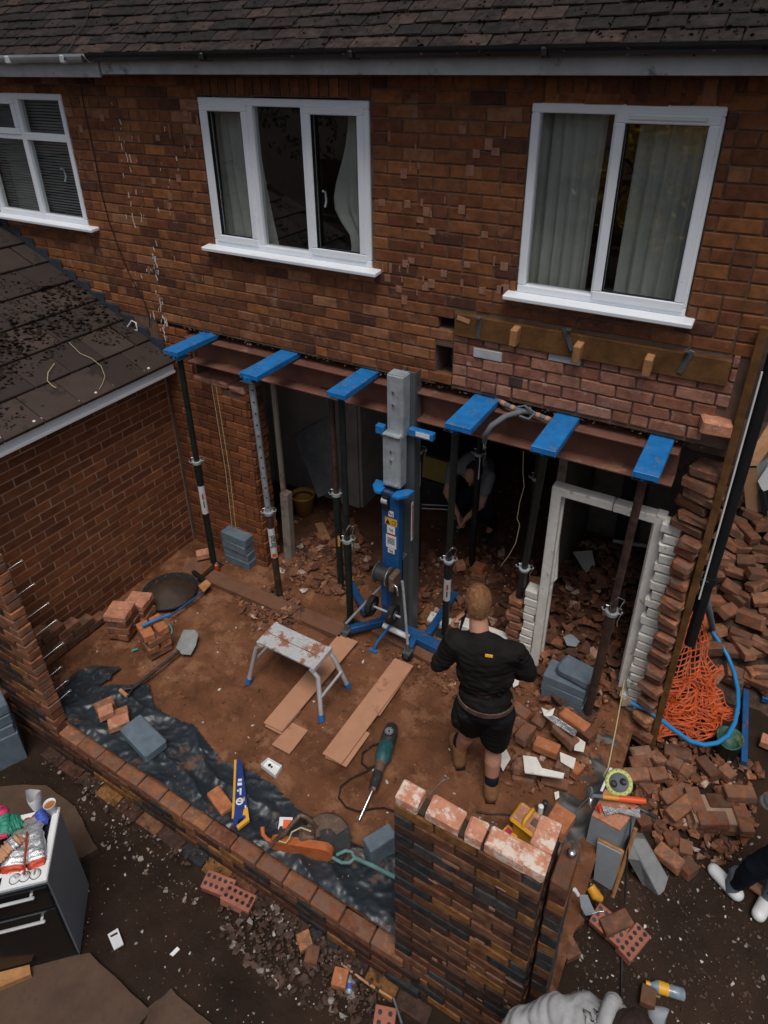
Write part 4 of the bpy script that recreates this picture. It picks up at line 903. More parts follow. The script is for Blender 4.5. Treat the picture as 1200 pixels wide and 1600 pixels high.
for s_ in(-1,1):
    q=MB(); q.prism([(0,0),(s_*.05,.0),(s_*.10,.06),(s_*.115,.14),(s_*.06,.14),(0,.08)],(mx-.012+s_*.05,my-.17,1.93),(1,0,0),(0,1,0),(0,0,1),.02); q.build('winch_guard','blue',lf)
q=MB(); q.box((mx-.01,my-.075,1.50),(.15,.08,.86),b=.006); q.build('carriage_cover','blue_dirty',lf)
q=MB(); q.box((mx-.035,my-.125,1.84),(.05,.05,.13),b=.004); q.build('pulley_housing','black_plastic',lf)
q=MB(); q.cyl((mx-.065,my-.13,1.86),(mx-.015,my-.13,1.86),.030,n=16); q.build('pulley','alu',lf)
yy=my-.1175
for (z,w_,h,m) in((1.74,.045,.05,'label_white'),(1.665,.105,.065,'sawyellow'),(1.59,.07,.07,'label_white'),(1.545,.075,.014,'red'),(1.475,.09,.12,'label_white'),(1.385,.06,.045,'label_white')):
    q=MB(); q.box((mx-.0,yy,z),(w_,.003,h)); lb=q.build('label',m,lf)
    if m=='sawyellow':
        q=MB(); q.prism([(-.02,-.022),(.02,-.022),(0,.022)],(mx-.027,yy-.002,z),(1,0,0),(0,0,1),(0,-1,0),.002); q.build('warning_triangle','ink',lb)
        q=MB(); q.box((mx+.025,yy-.0025,z),(.032,.002,.03)); q.build('warning_book','ink',lb); q=MB(); q.box((mx+.025,yy-.0040,z),(.022,.002,.02)); q.build('warning_book_page','sawyellow',lb)
    elif h>.1:
        for j in range(5): q=MB(); q.box((mx+.0,yy-.0025,z+.035-j*.013),(.07-.01*(j%2),.002,.004)); q.build('print_line','ink',lb)
    elif h>.04:
        q=MB(); q.tube([(mx-.012,yy-.003,z+.015),(mx-.0,yy-.003,z-.005),(mx+.012,yy-.003,z+.012),(mx+.012,yy-.003,z-.015)],.003,5); q.build('pictogram','ink',lb)
q=MB(); q.box((mx+.11,my+.02,1.62),(.003,.03,.36)); lb=q.build('side_label','label_white',lf); q=MB(); q.box((mx+.1125,my+.02,1.62),(.002,.012,.30)); q.build('print_line','orange',lb)
text_on('mast_lettering','SUPERLIFT',.085,'ink',frame_m((mx+.1065,my+.055,1.42),(0,0,-1),(0,1,0)),lf)
wz=1.20
q=MB(); q.cyl((mx-.08,my-.20,wz),(mx+.03,my-.20,wz),.062,n=24); q.build('winch_drum','tooldark',lf)
for dx in(-.085,.03): q=MB(); q.cyl((mx+dx,my-.20,wz),(mx+dx+.006,my-.20,wz),.088,n=28); q.build('drum_flange','chrome' if dx>0 else 'alu_dark',lf)
q=MB(); q.box((mx+.07,my-.19,wz-.03),(.05,.13,.15),b=.01); q.build('winch_gearbox','brown_metal',lf)
q=MB(); q.tube([(mx+.09,my-.24,wz-.02),(mx+.13,my-.26,wz-.02),(mx+.14,my-.26,wz-.10)],.008,6); q.build('winch_crank','chrome',lf)
q=MB(); q.prism([(-.05,0),(.05,0),(.02,.35),(-.02,.35)],(mx-.02,my-.14,.72),(1,0,0),(0,0,1),(0,-1,0),.03); q.box((mx-.03,my-.16,.98),(.06,.05,.25),b=.004); q.build('handle_bracket','blue_dirty',lf)
for s_ in(-1,1):
    c=Vector((mx+s_*.10-.03,my-.22,.84)); q=MB(); q.cyl(c-Vector((.022,0,0)),c+Vector((.022,0,0)),.085,n=24); w_=q.build('transport_wheel','rubber',lf)
    q=MB(); q.cyl(c-Vector((.026,0,0)),c+Vector((.026,0,0)),.035,n=14); q.build('hub','alu_dark',w_)
q=MB(); q.cyl((mx-.16,my-.22,.84),(mx+.14,my-.22,.84),.009); q.build('axle','galv',lf)
q=MB(); q.box((mx,my-.01,.85),(.13,.10,.85),b=.004); q.build('lower_mast','alu_dark',lf)
q=MB(); q.box((mx+.03,my-.075,.70),(.004,.003,.09)); q.box((mx+.0,my-.075,.66),(.055,.003,.10),(0,.5,0)); q.build('paper_tag','label_white',lf)
q=MB(); q.tube([(mx-.08,my-.12,.56),(mx+.16,my-.11,.53)],.024,10); q.build('document_tube','label_white',lf)
# base frame: cross box, two rear legs forward, casters
cl=G(541,985,F0+.1); cr_=G(637,1018,F0+.1)
def beam2(q,A,B,w_,h):
    A=Vector(A);B=Vector(B); d=(B-A); a=math.atan2(d.y,d.x); q.box((A+B)/2,(d.length,w_,h),(0,0,a),b=.006)
q=MB(); zc=F0+.10
Lc=(cl.x,cl.y,zc); Rc=(cr_.x,cr_.y,zc)
beam2(q,(mx-.14,my+.02,zc),(cl.x+.02,cl.y+.03,zc),.055,.06); b1=q.build('outrigger','blue_dirty',lf)
q=MB(); beam2(q,(mx+.17,my+.0,zc),(cr_.x-.0,cr_.y+.03,zc),.055,.06); q.build('outrigger','blue_dirty',lf)
q=MB(); beam2(q,(mx-.2,my+.03,zc-.01),(mx+.42,my-.02,zc-.01),.10,.07); q.box((mx+.1,my-.075,zc-.005),(.10,.003,.03)); q.build('cross_member','blue_dirty',lf)
for a,b in((G(572,955,zc),G(545,905,zc)),(G(668,990,zc),G(712,925,zc))):
    q=MB(); beam2(q,(a.x,a.y,zc-.02),(b.x,b.y,zc-.02),.06,.06); q.build('base_leg','blue_dirty',lf)
q=MB(); a=G(668,990,zc);beam2(q,(mx+.2,my+.02,zc-.02),(a.x,a.y,zc-.02),.06,.06); q.build('base_leg','blue_dirty',lf)
for c in(Lc,Rc):
    q=MB(); q.box((c[0],c[1],zc+.0),(.07,.07,.012)); q.prism([(-.03,0),(.03,0),(.012,-.06),(-.02,-.06)],(c[0],c[1]-.03,zc),(1,0,0),(0,0,1),(0,1,0),.005); q.prism([(-.03,0),(.03,0),(.012,-.06),(-.02,-.06)],(c[0],c[1]+.025,zc),(1,0,0),(0,0,1),(0,1,0),.005); q.cyl((c[0],c[1],zc),(c[0],c[1],zc+.09),.014); f=q.build('caster_fork','alu_dark',lf)
    q=MB(); q.cyl((c[0]-.005,c[1]-.018,F0+.045),(c[0]-.005,c[1]+.018,F0+.045),.045,n=20); q.build('caster_wheel','rubber',f)
q=MB(); q.tube([(cl.x,cl.y,zc+.08),(mx-.07,my-.10,1.02)],.012,8); q.build('stabiliser_strut','galv',lf)
q=MB(); q.tube([(cr_.x,cr_.y,zc+.08),(mx+.11,my-.12,1.05),(mx+.10,my-.12,1.12)],.012,8); q.build('stabiliser_strut','galv',lf)
q=MB(); q.tube([(mx-.0,my-.12,F0+.25),(mx-.08,my-.22,F0+.10),(mx-.10,my-.25,F0+.015)],.011,8); q.box((mx-.10,my-.255,F0+.012),(.07,.03,.015)); q.build('kick_stand','blue',lf)
# ================================================================== THINGS ON THE FLOOR
def pxquad(q,pts,z,th,f=None,b=0):
    """flat piece whose top outline passes through photo points at height z"""
    P=[G(x,y,z) for x,y in pts]; n=len(P); V=[(p.x,p.y,z) for p in P]+[(p.x,p.y,z-th) for p in P]
    q.add(V,[tuple(range(n)),tuple(range(n,2*n))[::-1]]+[(i,(i+1)%n,n+(i+1)%n,n+i) for i in range(n)]); return q
B_=[('long brown board lying under the work platform',[(412,1129),(440,1143),(559,1002),(529,991)],F0+.045,.012),
    ('thin brown board just beneath the long one under the work platform',[(414,1134),(439,1147),(470,1110),(440,1096)],F0+.030,.012),
    ('small square brown board beside the end of the longest board',[(425,1163),(452,1178),(481,1141),(457,1129)],F0+.028,.010),
    ('scuffed muddy board right of the work platform',[(504,1177),(533,1194),(646,1040),(617,1028)],F0+.05,.012),
    ('lower board showing at the side of the muddy board',[(508,1183),(541,1198),(578,1146),(548,1130)],F0+.034,.010),
    ('narrow board end showing at the upper side of the muddy board',[(560,1120),(594,1117),(642,1047),(618,1036)],F0+.036,.010)]
for lab_,pts,z,th in B_:
    q=MB(); pxquad(q,pts,z,th); q.build('board','board',label=lab_,cat='board',group='brown board strips on the soil')
# threshold strip of concrete
strip=thing('concrete_threshold','dusty concrete strip crossing the soil floor along the old wall line','concrete strip',(-3,-.2,F0),world=True)
for i,(a,b,c,d) in enumerate((((318,905),(452,962),(470,948),(335,890)),((455,963),(530,995),(548,978),(472,948)),((580,985),(690,1045),(702,1025),(596,965)))):
    q=MB(); pxquad(q,[a,b,c,d],F0+.045,.05); q.build('slab','strip',strip)
# ---- aluminium work platform
wp=thing('work_platform','paint splashed folding aluminium work platform with blue feet','work platform',(-2.6,-.9,F0),world=True)
zt=F0+.45
TP=[G(403,1003,zt),G(436,973,zt),G(521,1013,zt),G(488,1044,zt)]   # front-left, back-left, back-right, front-right
ux=(TP[3]-TP[0]).normalized(); uy=(TP[1]-TP[0]); uy=(uy-ux*uy.dot(ux)).normalized(); LX=(TP[3]-TP[0]).length; LY=.24
MT['platform']=mat('splashed_aluminium',(.62,.64,.66),.5,metal=.3,var=.2,scale=9,bump=.1,dust=(.30,.14,.085),dustamt=.5,dscale=9)
rotp=Matrix((ux,uy,Vector((0,0,1)))).transposed()
for s_ in(0,1):
    c=TP[0]+ux*LX/2+uy*(LY*(.25+.5*s_)); q=MB(); q.box(c+Vector((0,0,-.012)),(LX,LY*.47,.022),rotp,b=.003)
    for k in range(5): q.box(c+uy*((k-2)*LY*.09)+Vector((0,0,.001)),(LX-.02,.006,.005),rotp,b=.001)
    q.build('tread','platform',wp)
for e in(0.,1.): q=MB(); q.box(TP[0]+ux*(LX*e)+uy*LY*.5+Vector((0,0,-.02)),(.03,LY+.01,.045),rotp,b=.004); q.build('end_rail','platform',wp)
for e in(0,1):
    for s_ in(0,1):
        T_=TP[0]+ux*(LX*e)+uy*(LY*(.06+.88*s_))+Vector((0,0,-.03)); sg=1 if e else -1
        F_=T_+ux*(sg*.10)+uy*((s_-.5)*.16); F_.z=fz(F_.x,F_.y)+.01
        M_=T_+ux*(sg*.035)+Vector((0,0,-.06)); q=MB()
        q.tube([T_-ux*sg*.03,M_,F_],.019,6); lg=q.build('leg','alu',wp)
        d=(F_-M_).normalized(); q=MB(); q.cyl(F_-d*.05,F_+d*.006,.024,n=8); q.build('foot','blue',lg)
    a=TP[0]+ux*(LX*e+(.075 if e else -.075)); a.z=F0+.20; q=MB(); q.tube([a-uy*.02,a+uy*(LY+.02)],.012,6); q.build('cross_rail','alu',wp)
# ---- breaker / demolition hammer
def tube_r(P,Rr,n=12): q=MB(); q.tube(P,Rr,n); return q
hm=thing('demolition_hammer','green and dark breaker hammer with a long chisel lying on the soil','power tool',(-1.7,-1.3,F0),world=True)
hz=F0+.07
A=G(614,1131,hz);Bq=G(582,1236,hz);T_=G(560,1284,F0+.015); dd=(Bq-A).normalized()
L_=(Bq-A).length
q=tube_r([A,A+dd*.02,A+dd*.07,A+dd*.15,A+dd*.19],[.015,.042,.055,.055,.045],14); q.build('motor_cap','tooldark',hm)
q=tube_r([A+dd*.16,A+dd*.19,A+dd*.30,A+dd*.33],[.04,.06,.055,.04],12); q.build('housing','teal',hm)
q=MB(); q.box(A+dd*.25+Vector((0,0,.03)),(.07,.10,.06),Matrix((dd.cross(Vector((0,0,1))),dd,Vector((0,0,1)))).transposed(),b=.02); q.build('top_cover','teal',hm)
q=MB(); v0=A+dd*.11+Vector((0,0,.052)); q.cyl(v0-Vector((0,0,.01)),v0+Vector((0,0,.008)),.036,n=20); cap=q.build('vent_cap','tooldark',hm)
for i in range(12):
    a=6.283*i/12; q=MB(); e=Vector((math.cos(a),math.sin(a),0)); q.box(v0+e*.021+Vector((0,0,.009)),(.022,.0035,.003),(0,0,a)); q.build('vent_slot','alu',cap)
q=tube_r([A+dd*.32,A+dd*.36,A+dd*.42,Bq],[.042,.036,.03,.02],12); q.build('barrel','brown_metal',hm)
q=tube_r([A+dd*.40,A+dd*.41,Bq-dd*.02],[.03,.035,.030],12); q.build('chuck','tooldark',hm)
q=MB(); q.tube([Bq-dd*.02,T_+(Bq-T_)*.06,T_],[.010,.010,.003],8); q.build('chisel','chrome',hm)
q=MB(); q.tube([G(*p,F0+.025) for p in((612,1150),(600,1160),(583,1164),(567,1176),(565,1192),(575,1200),(588,1196))],.007,7)
q.tube([G(*p,F0+.022) for p in((588,1196),(575,1204),(550,1215),(533,1228),(529,1246),(541,1261),(560,1268),(585,1263),(600,1262),(618,1268))],.0055,7); q.build('cable','rubber',hm)
# ---- white socket box
q=MB(); pts=[(408,1194),(419,1184),(440,1196),(430,1211)]
P=[G(x,y,F0+.045) for x,y in pts]; bx=thing('socket_box','small white plastic back box lying on the soil near the saw','box',(P[0]+P[2])/2*1.0,world=True)
for i in range(4):
    a,b=P[i],P[(i+1)%4]; q=MB(); d=(b-a); q.box((a+b)/2-Vector((0,0,.02)),(d.length,.004,.04),(0,0,math.atan2(d.y,d.x))); q.build('side','white',bx)
q=MB(); pxquad(q,pts,F0+.020,.004); q.build('back','white',bx)
c=(P[0]+P[2])/2
for dx,dy,rr_ in((0,0,.008),(-.022,.004,.012)): q=MB(); q.cyl((c.x+dx,c.y+dy,F0+.0205),(c.x+dx,c.y+dy,F0+.0225),rr_,n=12); q.build('knockout_hole','ink',bx)
# ---- membrane
def pxpoly(pts,z): return [(G(x,y,z).x,G(x,y,z).y) for x,y in pts]
DP=pxpoly([(94,1150),(108,1128),(96,1112),(88,1090),(100,1070),(112,1052),(120,1048),(150,1040),(189,1042),(170,1062),(150,1071),(190,1070),(232,1069),(240,1100),(262,1118),(302,1132),(325,1160),(345,1184),(395,1205),(432,1230),(460,1258),(498,1282),(523,1292),(545,1312),(575,1326),(590,1318),(600,1300),(628,1300),(632,1470),(600,1466),(520,1420),(440,1372),(360,1320),(270,1262),(190,1205),(130,1168)],F0+.03)
def dz_(x,y):
    e=sst(-1.98,-2.12,y)
    z=fz(x,y)+.018+.03*e-.0*e
    rdg=1-abs(nz(x*.75+y*.55,y*1.5-x*.45,2.6,3))*3.2
    rd2=1-abs(nz(x*.5-y*1.2,y*.4+x*.9,4.2,13))*4
    z+=.026*max(0,rdg)**3+.010*max(0,rd2)**2+.008*nz(x,y,7,6)+.007*max(0,1-abs(nz(x*1.3+y,y*1.6-x,7,23))*6)**1.5+.004*max(0,1-abs(nz(x-y*.7,y+x*.8,13,33))*5)
    if y<-2.06: z=max(z,.335)
    return z
dpm=grid_surface('plastic_membrane',-4.6,-.8,-2.24,-.9,.012,dz_,'dpm',label='crumpled black plastic membrane spread along the inside of the low wall',cat='plastic sheet',keep=lambda x,y:inpoly(x,y,DP) and y>-2.16)
q=MB(); P=[]
for i in range(60):
    x=-3.85+2.85*i/59; P.append(Vector((x,-2.10+.012*math.sin(x*9)+.008*nz(x,0,4),.352+.008*nz(x,3,6))))
q.tube(P,[.020+.007*nz(p.x,5,5) for p in P],8); q.build('membrane_roll','dpm',dpm)
DP2=pxpoly([(930,1098),(972,1118),(985,1150),(962,1210),(940,1260),(925,1300),(908,1345),(850,1345),(836,1318),(845,1285),(872,1252),(900,1205),(915,1160)],F0)
grid_surface('plastic_membrane',-.9,.1,-1.5,.2,.014,lambda x,y:F0-.005-.10*sst(-.25,.02,x)+.04*max(0,1-abs(nz(x,y,4,11))*2.4)**2+.012*nz(x,y,12,6),'dpm_pale',label='dusty grey plastic membrane hanging over the right edge of the soil floor',cat='plastic sheet',keep=lambda x,y:inpoly(x,y,DP2))
# soil smears lying on the membrane
its=chips(700,lambda r:(lambda p:(p[0],p[1],dz_(p[0],p[1])) if inpoly(p[0],p[1],DP) and nz(p[0],p[1],3,21)>.05 and p[1]>-2.1 else None)((r.uniform(-4.3,-.95),r.uniform(-2.1,-1.1))),lambda r:r.uniform(.002,.009),r); joined(its,'soil_crumbs','rubble',dpm)
# ---- concrete blocks
def block_mesh(nm,m,L,D,H,seed,b=.006,j=.0035): return brick_mesh(nm,m,L,H,D,b=b,j=j,seed=seed)
def stack_px(name,label,cat,corner_px,along_px,z0,n,L,D,H,m,group=None,jit=.03,shift=0.):
    """blocks piled flat; corner_px/along_px = two photo points of the long top front edge of the top block"""
    zt=z0+n*H; A=G(*corner_px,zt); B=G(*along_px,zt); u=(B-A).normalized(); v=Vector((-u.y,u.x,0)); rz=math.atan2(u.y,u.x)
    for k in range(n):
        c=A+u*L/2+v*D/2; c.z=z0+H*(k+.5); dj=Vector((r.uniform(-1,1),r.uniform(-1,1),0))*jit*(0 if k==n-1 else 1)
        me=block_mesh(name,m,L,D,H-.001,900+k+int(A.x*100)); o=inst(me,name,None,c+dj,(0,0,rz+r.uniform(-.04,.04)*(0 if k==n-1 else 1)))
        tag(o,label[k] if isinstance(label,list) else label,cat,group)
OR=['bottom','second','third','top']
stack_px('concrete_block',['blue grey concrete block, %s of the stack beside the left brick pier'%s for s in('bottom one','second from the ground','third from the ground','topmost')],'concrete block',(344,830),(393,850),F0,4,.31,.19,.092,'conc_blue',group='concrete blocks stacked by the pier',jit=.012)
stack_px('concrete_block',['dark blue grey concrete block at the bottom of the stack by the doorway','middle concrete block of the stack by the doorway','upper long concrete block of the stack by the doorway'],'concrete block',(849,1054),(915,1082),F0,3,.33,.19,.085,'conc_blue',group='concrete blocks stacked by the doorway',jit=.012)
A=G(869,1041,F0+.35);B2=G(921,1068,F0+.35);u=(B2-A).normalized(); rz=math.atan2(u.y,u.x); v=Vector((-u.y,u.x,0))
o=inst(block_mesh('concrete_block','conc_blue',.27,.18,.088,950,b=.02,j=.008),'concrete_block',None,A+u*.135+v*.09+Vector((0,0,-.045)),(0.0,0,rz)); tag(o,'chipped dusty concrete block on top of the stack by the doorway','concrete block','concrete blocks stacked by the doorway')
A=G(186,1138,F0+.13);B2=G(227,1182,F0+.13);u=(B2-A).normalized();v=Vector((-u.y,u.x,0))
o=inst(block_mesh('concrete_block','conc_blue',(B2-A).length,.175,.09,955,b=.012),'concrete_block',None,(A+B2)/2+v*.087+Vector((0,0,-.045)),(0,0,math.atan2(u.y,u.x))); tag(o,'single dark grey concrete block lying flat on the black membrane','concrete block')
A=G(594,1283,F0+.20);B2=G(616,1283,F0+.20)
o=inst(block_mesh('concrete_block','conc_blue',.10,.19,.20,957),'concrete_block',None,((A.x+B2.x)/2+.01,A.y-.085,F0+.10),(0,0,-.5)); tag(o,'small blue grey concrete block standing beside the left edge of the brick pillar','concrete block')
# ---- loose bricks
LB={m:[brick_mesh('loose_brick',m,.20,.066,.096,b=.007,j=.005,seed=600+i) for i in range(4)] for m in('brick_loose','brick_top','orange_brick','brick_heap','engineer')}
def brick_px(p0,p1,z,label,m='brick_loose',roll=0.,pitch=None,group=None,L=None,h=.033,cat='brick'):
    """whole brick whose upper face runs from photo point p0 to p1 at height z"""
    A=G(*p0,z);B=G(*p1,z); u=(B-A); l=u.length; rz=math.atan2(u.y,u.x)
    sc=min(1.1,max(.35,(l if L is None else L)/.20)); c=(A+B)/2; c.z=z-h
    o=inst(LB[m][r.randrange(4)],'brick',None,c,(roll,pitch or 0.,rz),(sc,1,1)); return tag(o,label,cat,group)
brick_px((148,1106),(178,1092),F0+.10,'brown brick lying nearest the shovel handle on the membrane','brick_loose')
brick_px((153,1113),(176,1104),F0+.14,'short broken brick on top of the brick beside the shovel handle','brick_top')
brick_px((172,1118),(200,1108),F0+.10,'brown brick in the middle of the three by the grey block','brick_loose')
brick_px((168,1131),(201,1119),F0+.12,'pink stained brick touching the single grey concrete block','brick_top')
brick_px((332,1232),(356,1265),F0+.08,'orange brick lying beside the handsaw','orange_brick')
def brick_stack(name_l,px,py,rz,layers,m='brick_loose',n2=2,topm='brick_top'):
    c=G(px,py,F0+.07*layers)
    u=Vector((math.cos(rz),math.sin(rz),0)); v=Vector((-u.y,u.x,0))
    for k in range(layers):
        top=k==layers-1
        for j in range(n2):
            off_=(j-.5)*.104*(1 if n2==2 else 0)
            if k%2: p=c+v*off_; a=rz
            else: p=c+u*off_; a=rz+R(90)
            if top: p=c+v*off_; a=rz
            p=Vector((p.x,p.y,F0+.02+.068*(k+.5)))+Vector((r.uniform(-.01,.01),r.uniform(-.01,.01),0))
            o=inst(LB[topm if top else m][r.randrange(4)],'brick',None,p,(0,0,a+r.uniform(-.08,.08)))
            tag(o,name_l%(['bottom layer','second layer','third layer','fourth layer','fifth layer'][k] if not top else 'top layer')+(', left brick' if j==0 else ', right brick'),'brick','small brick piles by the garage wall')
brick_stack('brick of the squat pile nearest the garage wall, %s',186,952,R(200),4)
brick_stack('brick of the pile just behind the squat one, %s',214,937,R(200),3)
brick_stack('brick of the pile under the blue bar, %s',238,978,R(160),4,topm='orange_brick')
q=MB(); q.tube([G(222,978,F0+.33),G(244,968,F0+.33),G(265,960,F0+.33)],.013,8); q.build('level_handle','blue',label='short blue round bar lying across the brick pile',cat='bar')
q=MB(); q.tube([G(264,975,F0+.28),G(269,983,F0+.26),G(268,990,F0+.24)],.006,6); q.build('plastic_strap','teal_plastic',label='small turquoise plastic strap hanging off the brick pile',cat='strap')
q=MB(); q.tube([G(206,1017,F0+.02),G(215,1014,F0+.02)],.010,7); q.build('plastic_plug','teal_plastic',label='small turquoise plug on the soil before the brick piles',cat='plug')
# mud heap on a round tray
c=FG(266,930); tr=thing('mortar_tray','round black tray heaped with dark wet mud beside the brick piles','tray',c,world=True)
q=MB(); q.lathe((c.x,c.y,F0),[(.0,.01),(.22,.01),(.25,.05),(.258,.05),(.235,.0),(0,0)],28); q.build('tray_rim','rubber',tr)
q=MB(); n=24; q.smooth=True
V=[(c.x,c.y,F0+.12)]; 
for ri_ in range(1,7):
    for i in range(n):
        a=6.283*i/n; rr_=.225*ri_/6; V.append((c.x+rr_*math.cos(a),c.y+rr_*math.sin(a),F0+.02+.10*(1-(ri_/6)**2)+.022*nz(c.x+rr_*math.cos(a),c.y+rr_*math.sin(a),14,2)))
F_=[(0,1+i,1+(i+1)%n) for i in range(n)]+[(1+k*n+i,1+(k+1)*n+i,1+(k+1)*n+(i+1)%n,1+k*n+(i+1)%n) for k in range(5) for i in range(n)]
q.add(V,F_); q.build('mud_heap','mud',tr)
q=MB(); q.tube([G(*p,F0+.06) for p in((305,905),(318,903),(322,915),(312,928),(290,945),(262,965))],.009,7); q.build('grey_hose','blue_dirty',label='dull blue grey hose curving past the mud tray',cat='hose')
# planks by the corner of the garage wall
q=MB(); pxquad(q,[(283,893),(312,900),(334,880),(326,862),(300,872)],F0+.07,.05); q.build('timber_offcut','strip',label='dusty slab leaning in the corner by the leftmost prop',cat='slab')
brick_px((306,864),(326,860),F0+.16,'dusty pink brick half resting on the corner slab by the leftmost prop','brick_top')
q=MB(); pxquad(q,[(299,893),(304,890),(322,904),(316,908)],F0+.10,.02); q.build('black_offcut','black_plastic',label='short black plastic offcut by the leftmost prop foot',cat='offcut')
q=MB(); pxquad(q,[(310,915),(322,905),(330,912),(318,925)],F0+.09,.012); q.build('timber_chip','plywood',label='splintered timber chip by the corner slab',cat='offcut')
c=FG(340,893); cn=thing('drink_can','small red drink can standing by the foot of the leftmost prop','can',c,world=True)
q=MB(); q.lathe(c,[(.0,.0),(.020,.0),(.024,.008),(.024,.085),(.019,.095),(0,.095)],16); q.build('can_body','foil_red',cn)
q=MB(); q.lathe(c,[(.0,.0965),(.018,.0965),(.0195,.098),(.0185,.092)],16); q.build('can_lid','chrome',cn)
# shovel
sh=thing('shovel','muddy shovel with grey blade and dark handle lying on the soil','shovel',G(250,1040,F0),world=True)
q=MB(); pts=[(283,992),(287,984),(304,984),(310,991),(306,1008),(298,1023),(284,1022),(275,1012)]
P=[G(x,y,F0+.06+ (.05 if y<1000 else 0)) for x,y in pts]; n=len(P); q.add([tuple(p) for p in P]+[(p.x,p.y,p.z-.005) for p in P],[tuple(range(n)),tuple(range(n,2*n))[::-1]]+[(i,(i+1)%n,n+(i+1)%n,n+i) for i in range(n)]); q.build('blade','conc',sh)
A=G(280,1018,F0+.06);B2=G(208,1075,F0+.06); q=MB(); q.tube([A,B2],.014,8); q.build('shaft','tooldark',sh)
q=MB(); a=G(188,1078,F0+.07);b=G(199,1088,F0+.07); q.tube([B2,a],.010,7); q.tube([B2,b],.010,7); q.build('yoke','tooldark',sh); q=MB(); q.tube([a,b],.016,8); q.build('grip','wood',sh)
# ---- handsaw
sw=thing('hand_saw','blue and yellow handsaw lying on the black membrane','saw',G(375,1240,F0+.08),world=True); zs=F0+.085
q=MB(); pxquad(q,[(369,1187),(376,1186),(379,1200),(383,1230),(387,1262),(366,1270),(367,1230)],zs,.003); bl_=q.build('blade','sawblue',sw)
q=MB(); pxquad(q,[(366,1187),(369.5,1187),(367.5,1240),(365.5,1278),(362,1279),(364,1240)],zs+.002,.008); q.build('tooth_guard','sawyellow',sw)
q=MB(); pxquad(q,[(366,1270),(387,1262),(390,1281),(383,1284),(380,1277),(372,1281),(371,1288),(370,1296),(364,1284)],zs+.012,.02); q.build('handle','sawblue',sw)
q=MB(); pxquad(q,[(381,1264),(387,1261),(389.5,1281),(371.5,1295),(369.5,1290),(384,1278),(384,1274),(379,1273)],zs+.018,.024); q.build('grip','sawyellow',sw)
for pts,m in (([(372,1217),(378,1216.5),(378,1220.5),(371.6,1221)],'label_white'),([(371,1223),(378,1222.5),(378,1227),(371,1227.5)],'label_white'),([(374,1232),(377.5,1231),(377,1242),(374.5,1242)],'label_white'),([(370.5,1234),(373,1233.5),(373,1237),(370.5,1237)],'label_white'),([(380,1246),(382,1245),(382.5,1251),(380.5,1251)],'sawyellow'),([(382,1259),(384.5,1257.5),(385,1262),(382.5,1263)],'label_white')):
    q=MB(); pxquad(q,pts,zs+.0015,.001); q.build('print_mark',m,bl_)
q=MB(); c=G(374.3,1252,zs+.001); q.lathe(c,[(.026,0),(.026,.001),(.014,.0012),(.014,0)],20); q.build('print_ring','label_white',bl_); q=MB(); q.box(c+Vector((0,0,.0015)),(.035,.008,.001),(0,0,.5)); q.build('print_mark','label_white',bl_)
# ---- disc cutter
dc=thing('disc_cutter','dusty orange petrol disc cutter lying on the black membrane','power tool',G(460,1320,F0+.05),world=True)
zc_=F0+.10
A=G(433,1318,zc_);B2=G(506,1332,zc_); u=(B2-A).normalized(); v=Vector((-u.y,u.x,0)); rotc=Matrix((u,v,Vector((0,0,1)))).transposed()
q=MB(); L2=(B2-A).length; pr_=[]; 
for i in range(9): a=R(90+180*i/8); pr_.append((.045*math.cos(a),.045*math.sin(a)))
for i in range(9): a=R(-90+180*i/8); pr_.append((L2+.06*math.cos(a),.062*math.sin(a)))
q.prism(pr_,A-v*.02,u,Vector((0,0,1)),v,.05); q.build('belt_guard','orange',dc)
cb_=B2+v*.075+u*.01; q=MB(); n=40
for k in range(2): pass
q.prism([((.148 if i%2 else .142)*math.cos(6.283*i/n),(.148 if i%2 else .142)*math.sin(6.283*i/n)) for i in range(n)],cb_+Vector((0,0,.03)),u,(Vector((0,0,1))*.75+v*.66).normalized(),(v*.75-Vector((0,0,1))*.66).normalized(),.005); q.build('cutting_disc','tooldark',dc)
q=MB(); n=18; q.prism([(.155*math.cos(R(40)+R(170)*i/n),.155*math.sin(R(40)+R(170)*i/n)) for i in range(n+1)]+[(.07*math.cos(R(210)-R(170)*i/n),.07*math.sin(R(210)-R(170)*i/n)) for i in range(n+1)],cb_+Vector((0,0,.03))-v*.02,u,(Vector((0,0,1))*.75+v*.66).normalized(),(v*.75-Vector((0,0,1))*.66).normalized(),.03); q.build('disc_guard','brown_metal',dc)
q=MB(); c=G(456,1300,F0+.10); q.box(c,(.20,.14,.12),rotc,b=.03); q.build('engine_body','tooldark',dc)
q=MB(); c=G(480,1305,F0+.13); q.box(c,(.11,.10,.09),rotc@Euler((.3,.2,.3)).to_matrix(),b=.02); q.box(c+u*.06+v*.03,(.06,.07,.05),rotc,b=.012); q.cyl(c-u*.02+Vector((0,0,.03)),c+u*.05+Vector((0,0,.06)),.022,n=10); q.build('carburettor_block','brown_metal',dc)
q=MB(); c=G(446,1287,F0+.16); q.box(c,(.085,.075,.008),rotc@Euler((.25,0,.15)).to_matrix(),b=.002); lb=q.build('sticker','label_white',dc); q=MB(); q.box(c+Vector((.012,0,.005)),(.05,.05,.003),rotc@Euler((.25,0,.15)).to_matrix()); q.build('sticker_print','orange_grip',lb)
q=MB(); q.tube([G(422,1322,F0+.10),G(434,1310,F0+.16),G(446,1301,F0+.22),G(458,1285,F0+.27),G(469,1274,F0+.29),G(480,1277,F0+.27),G(494,1292,F0+.18)],.014,8); q.build('front_handle','brown_metal',dc)
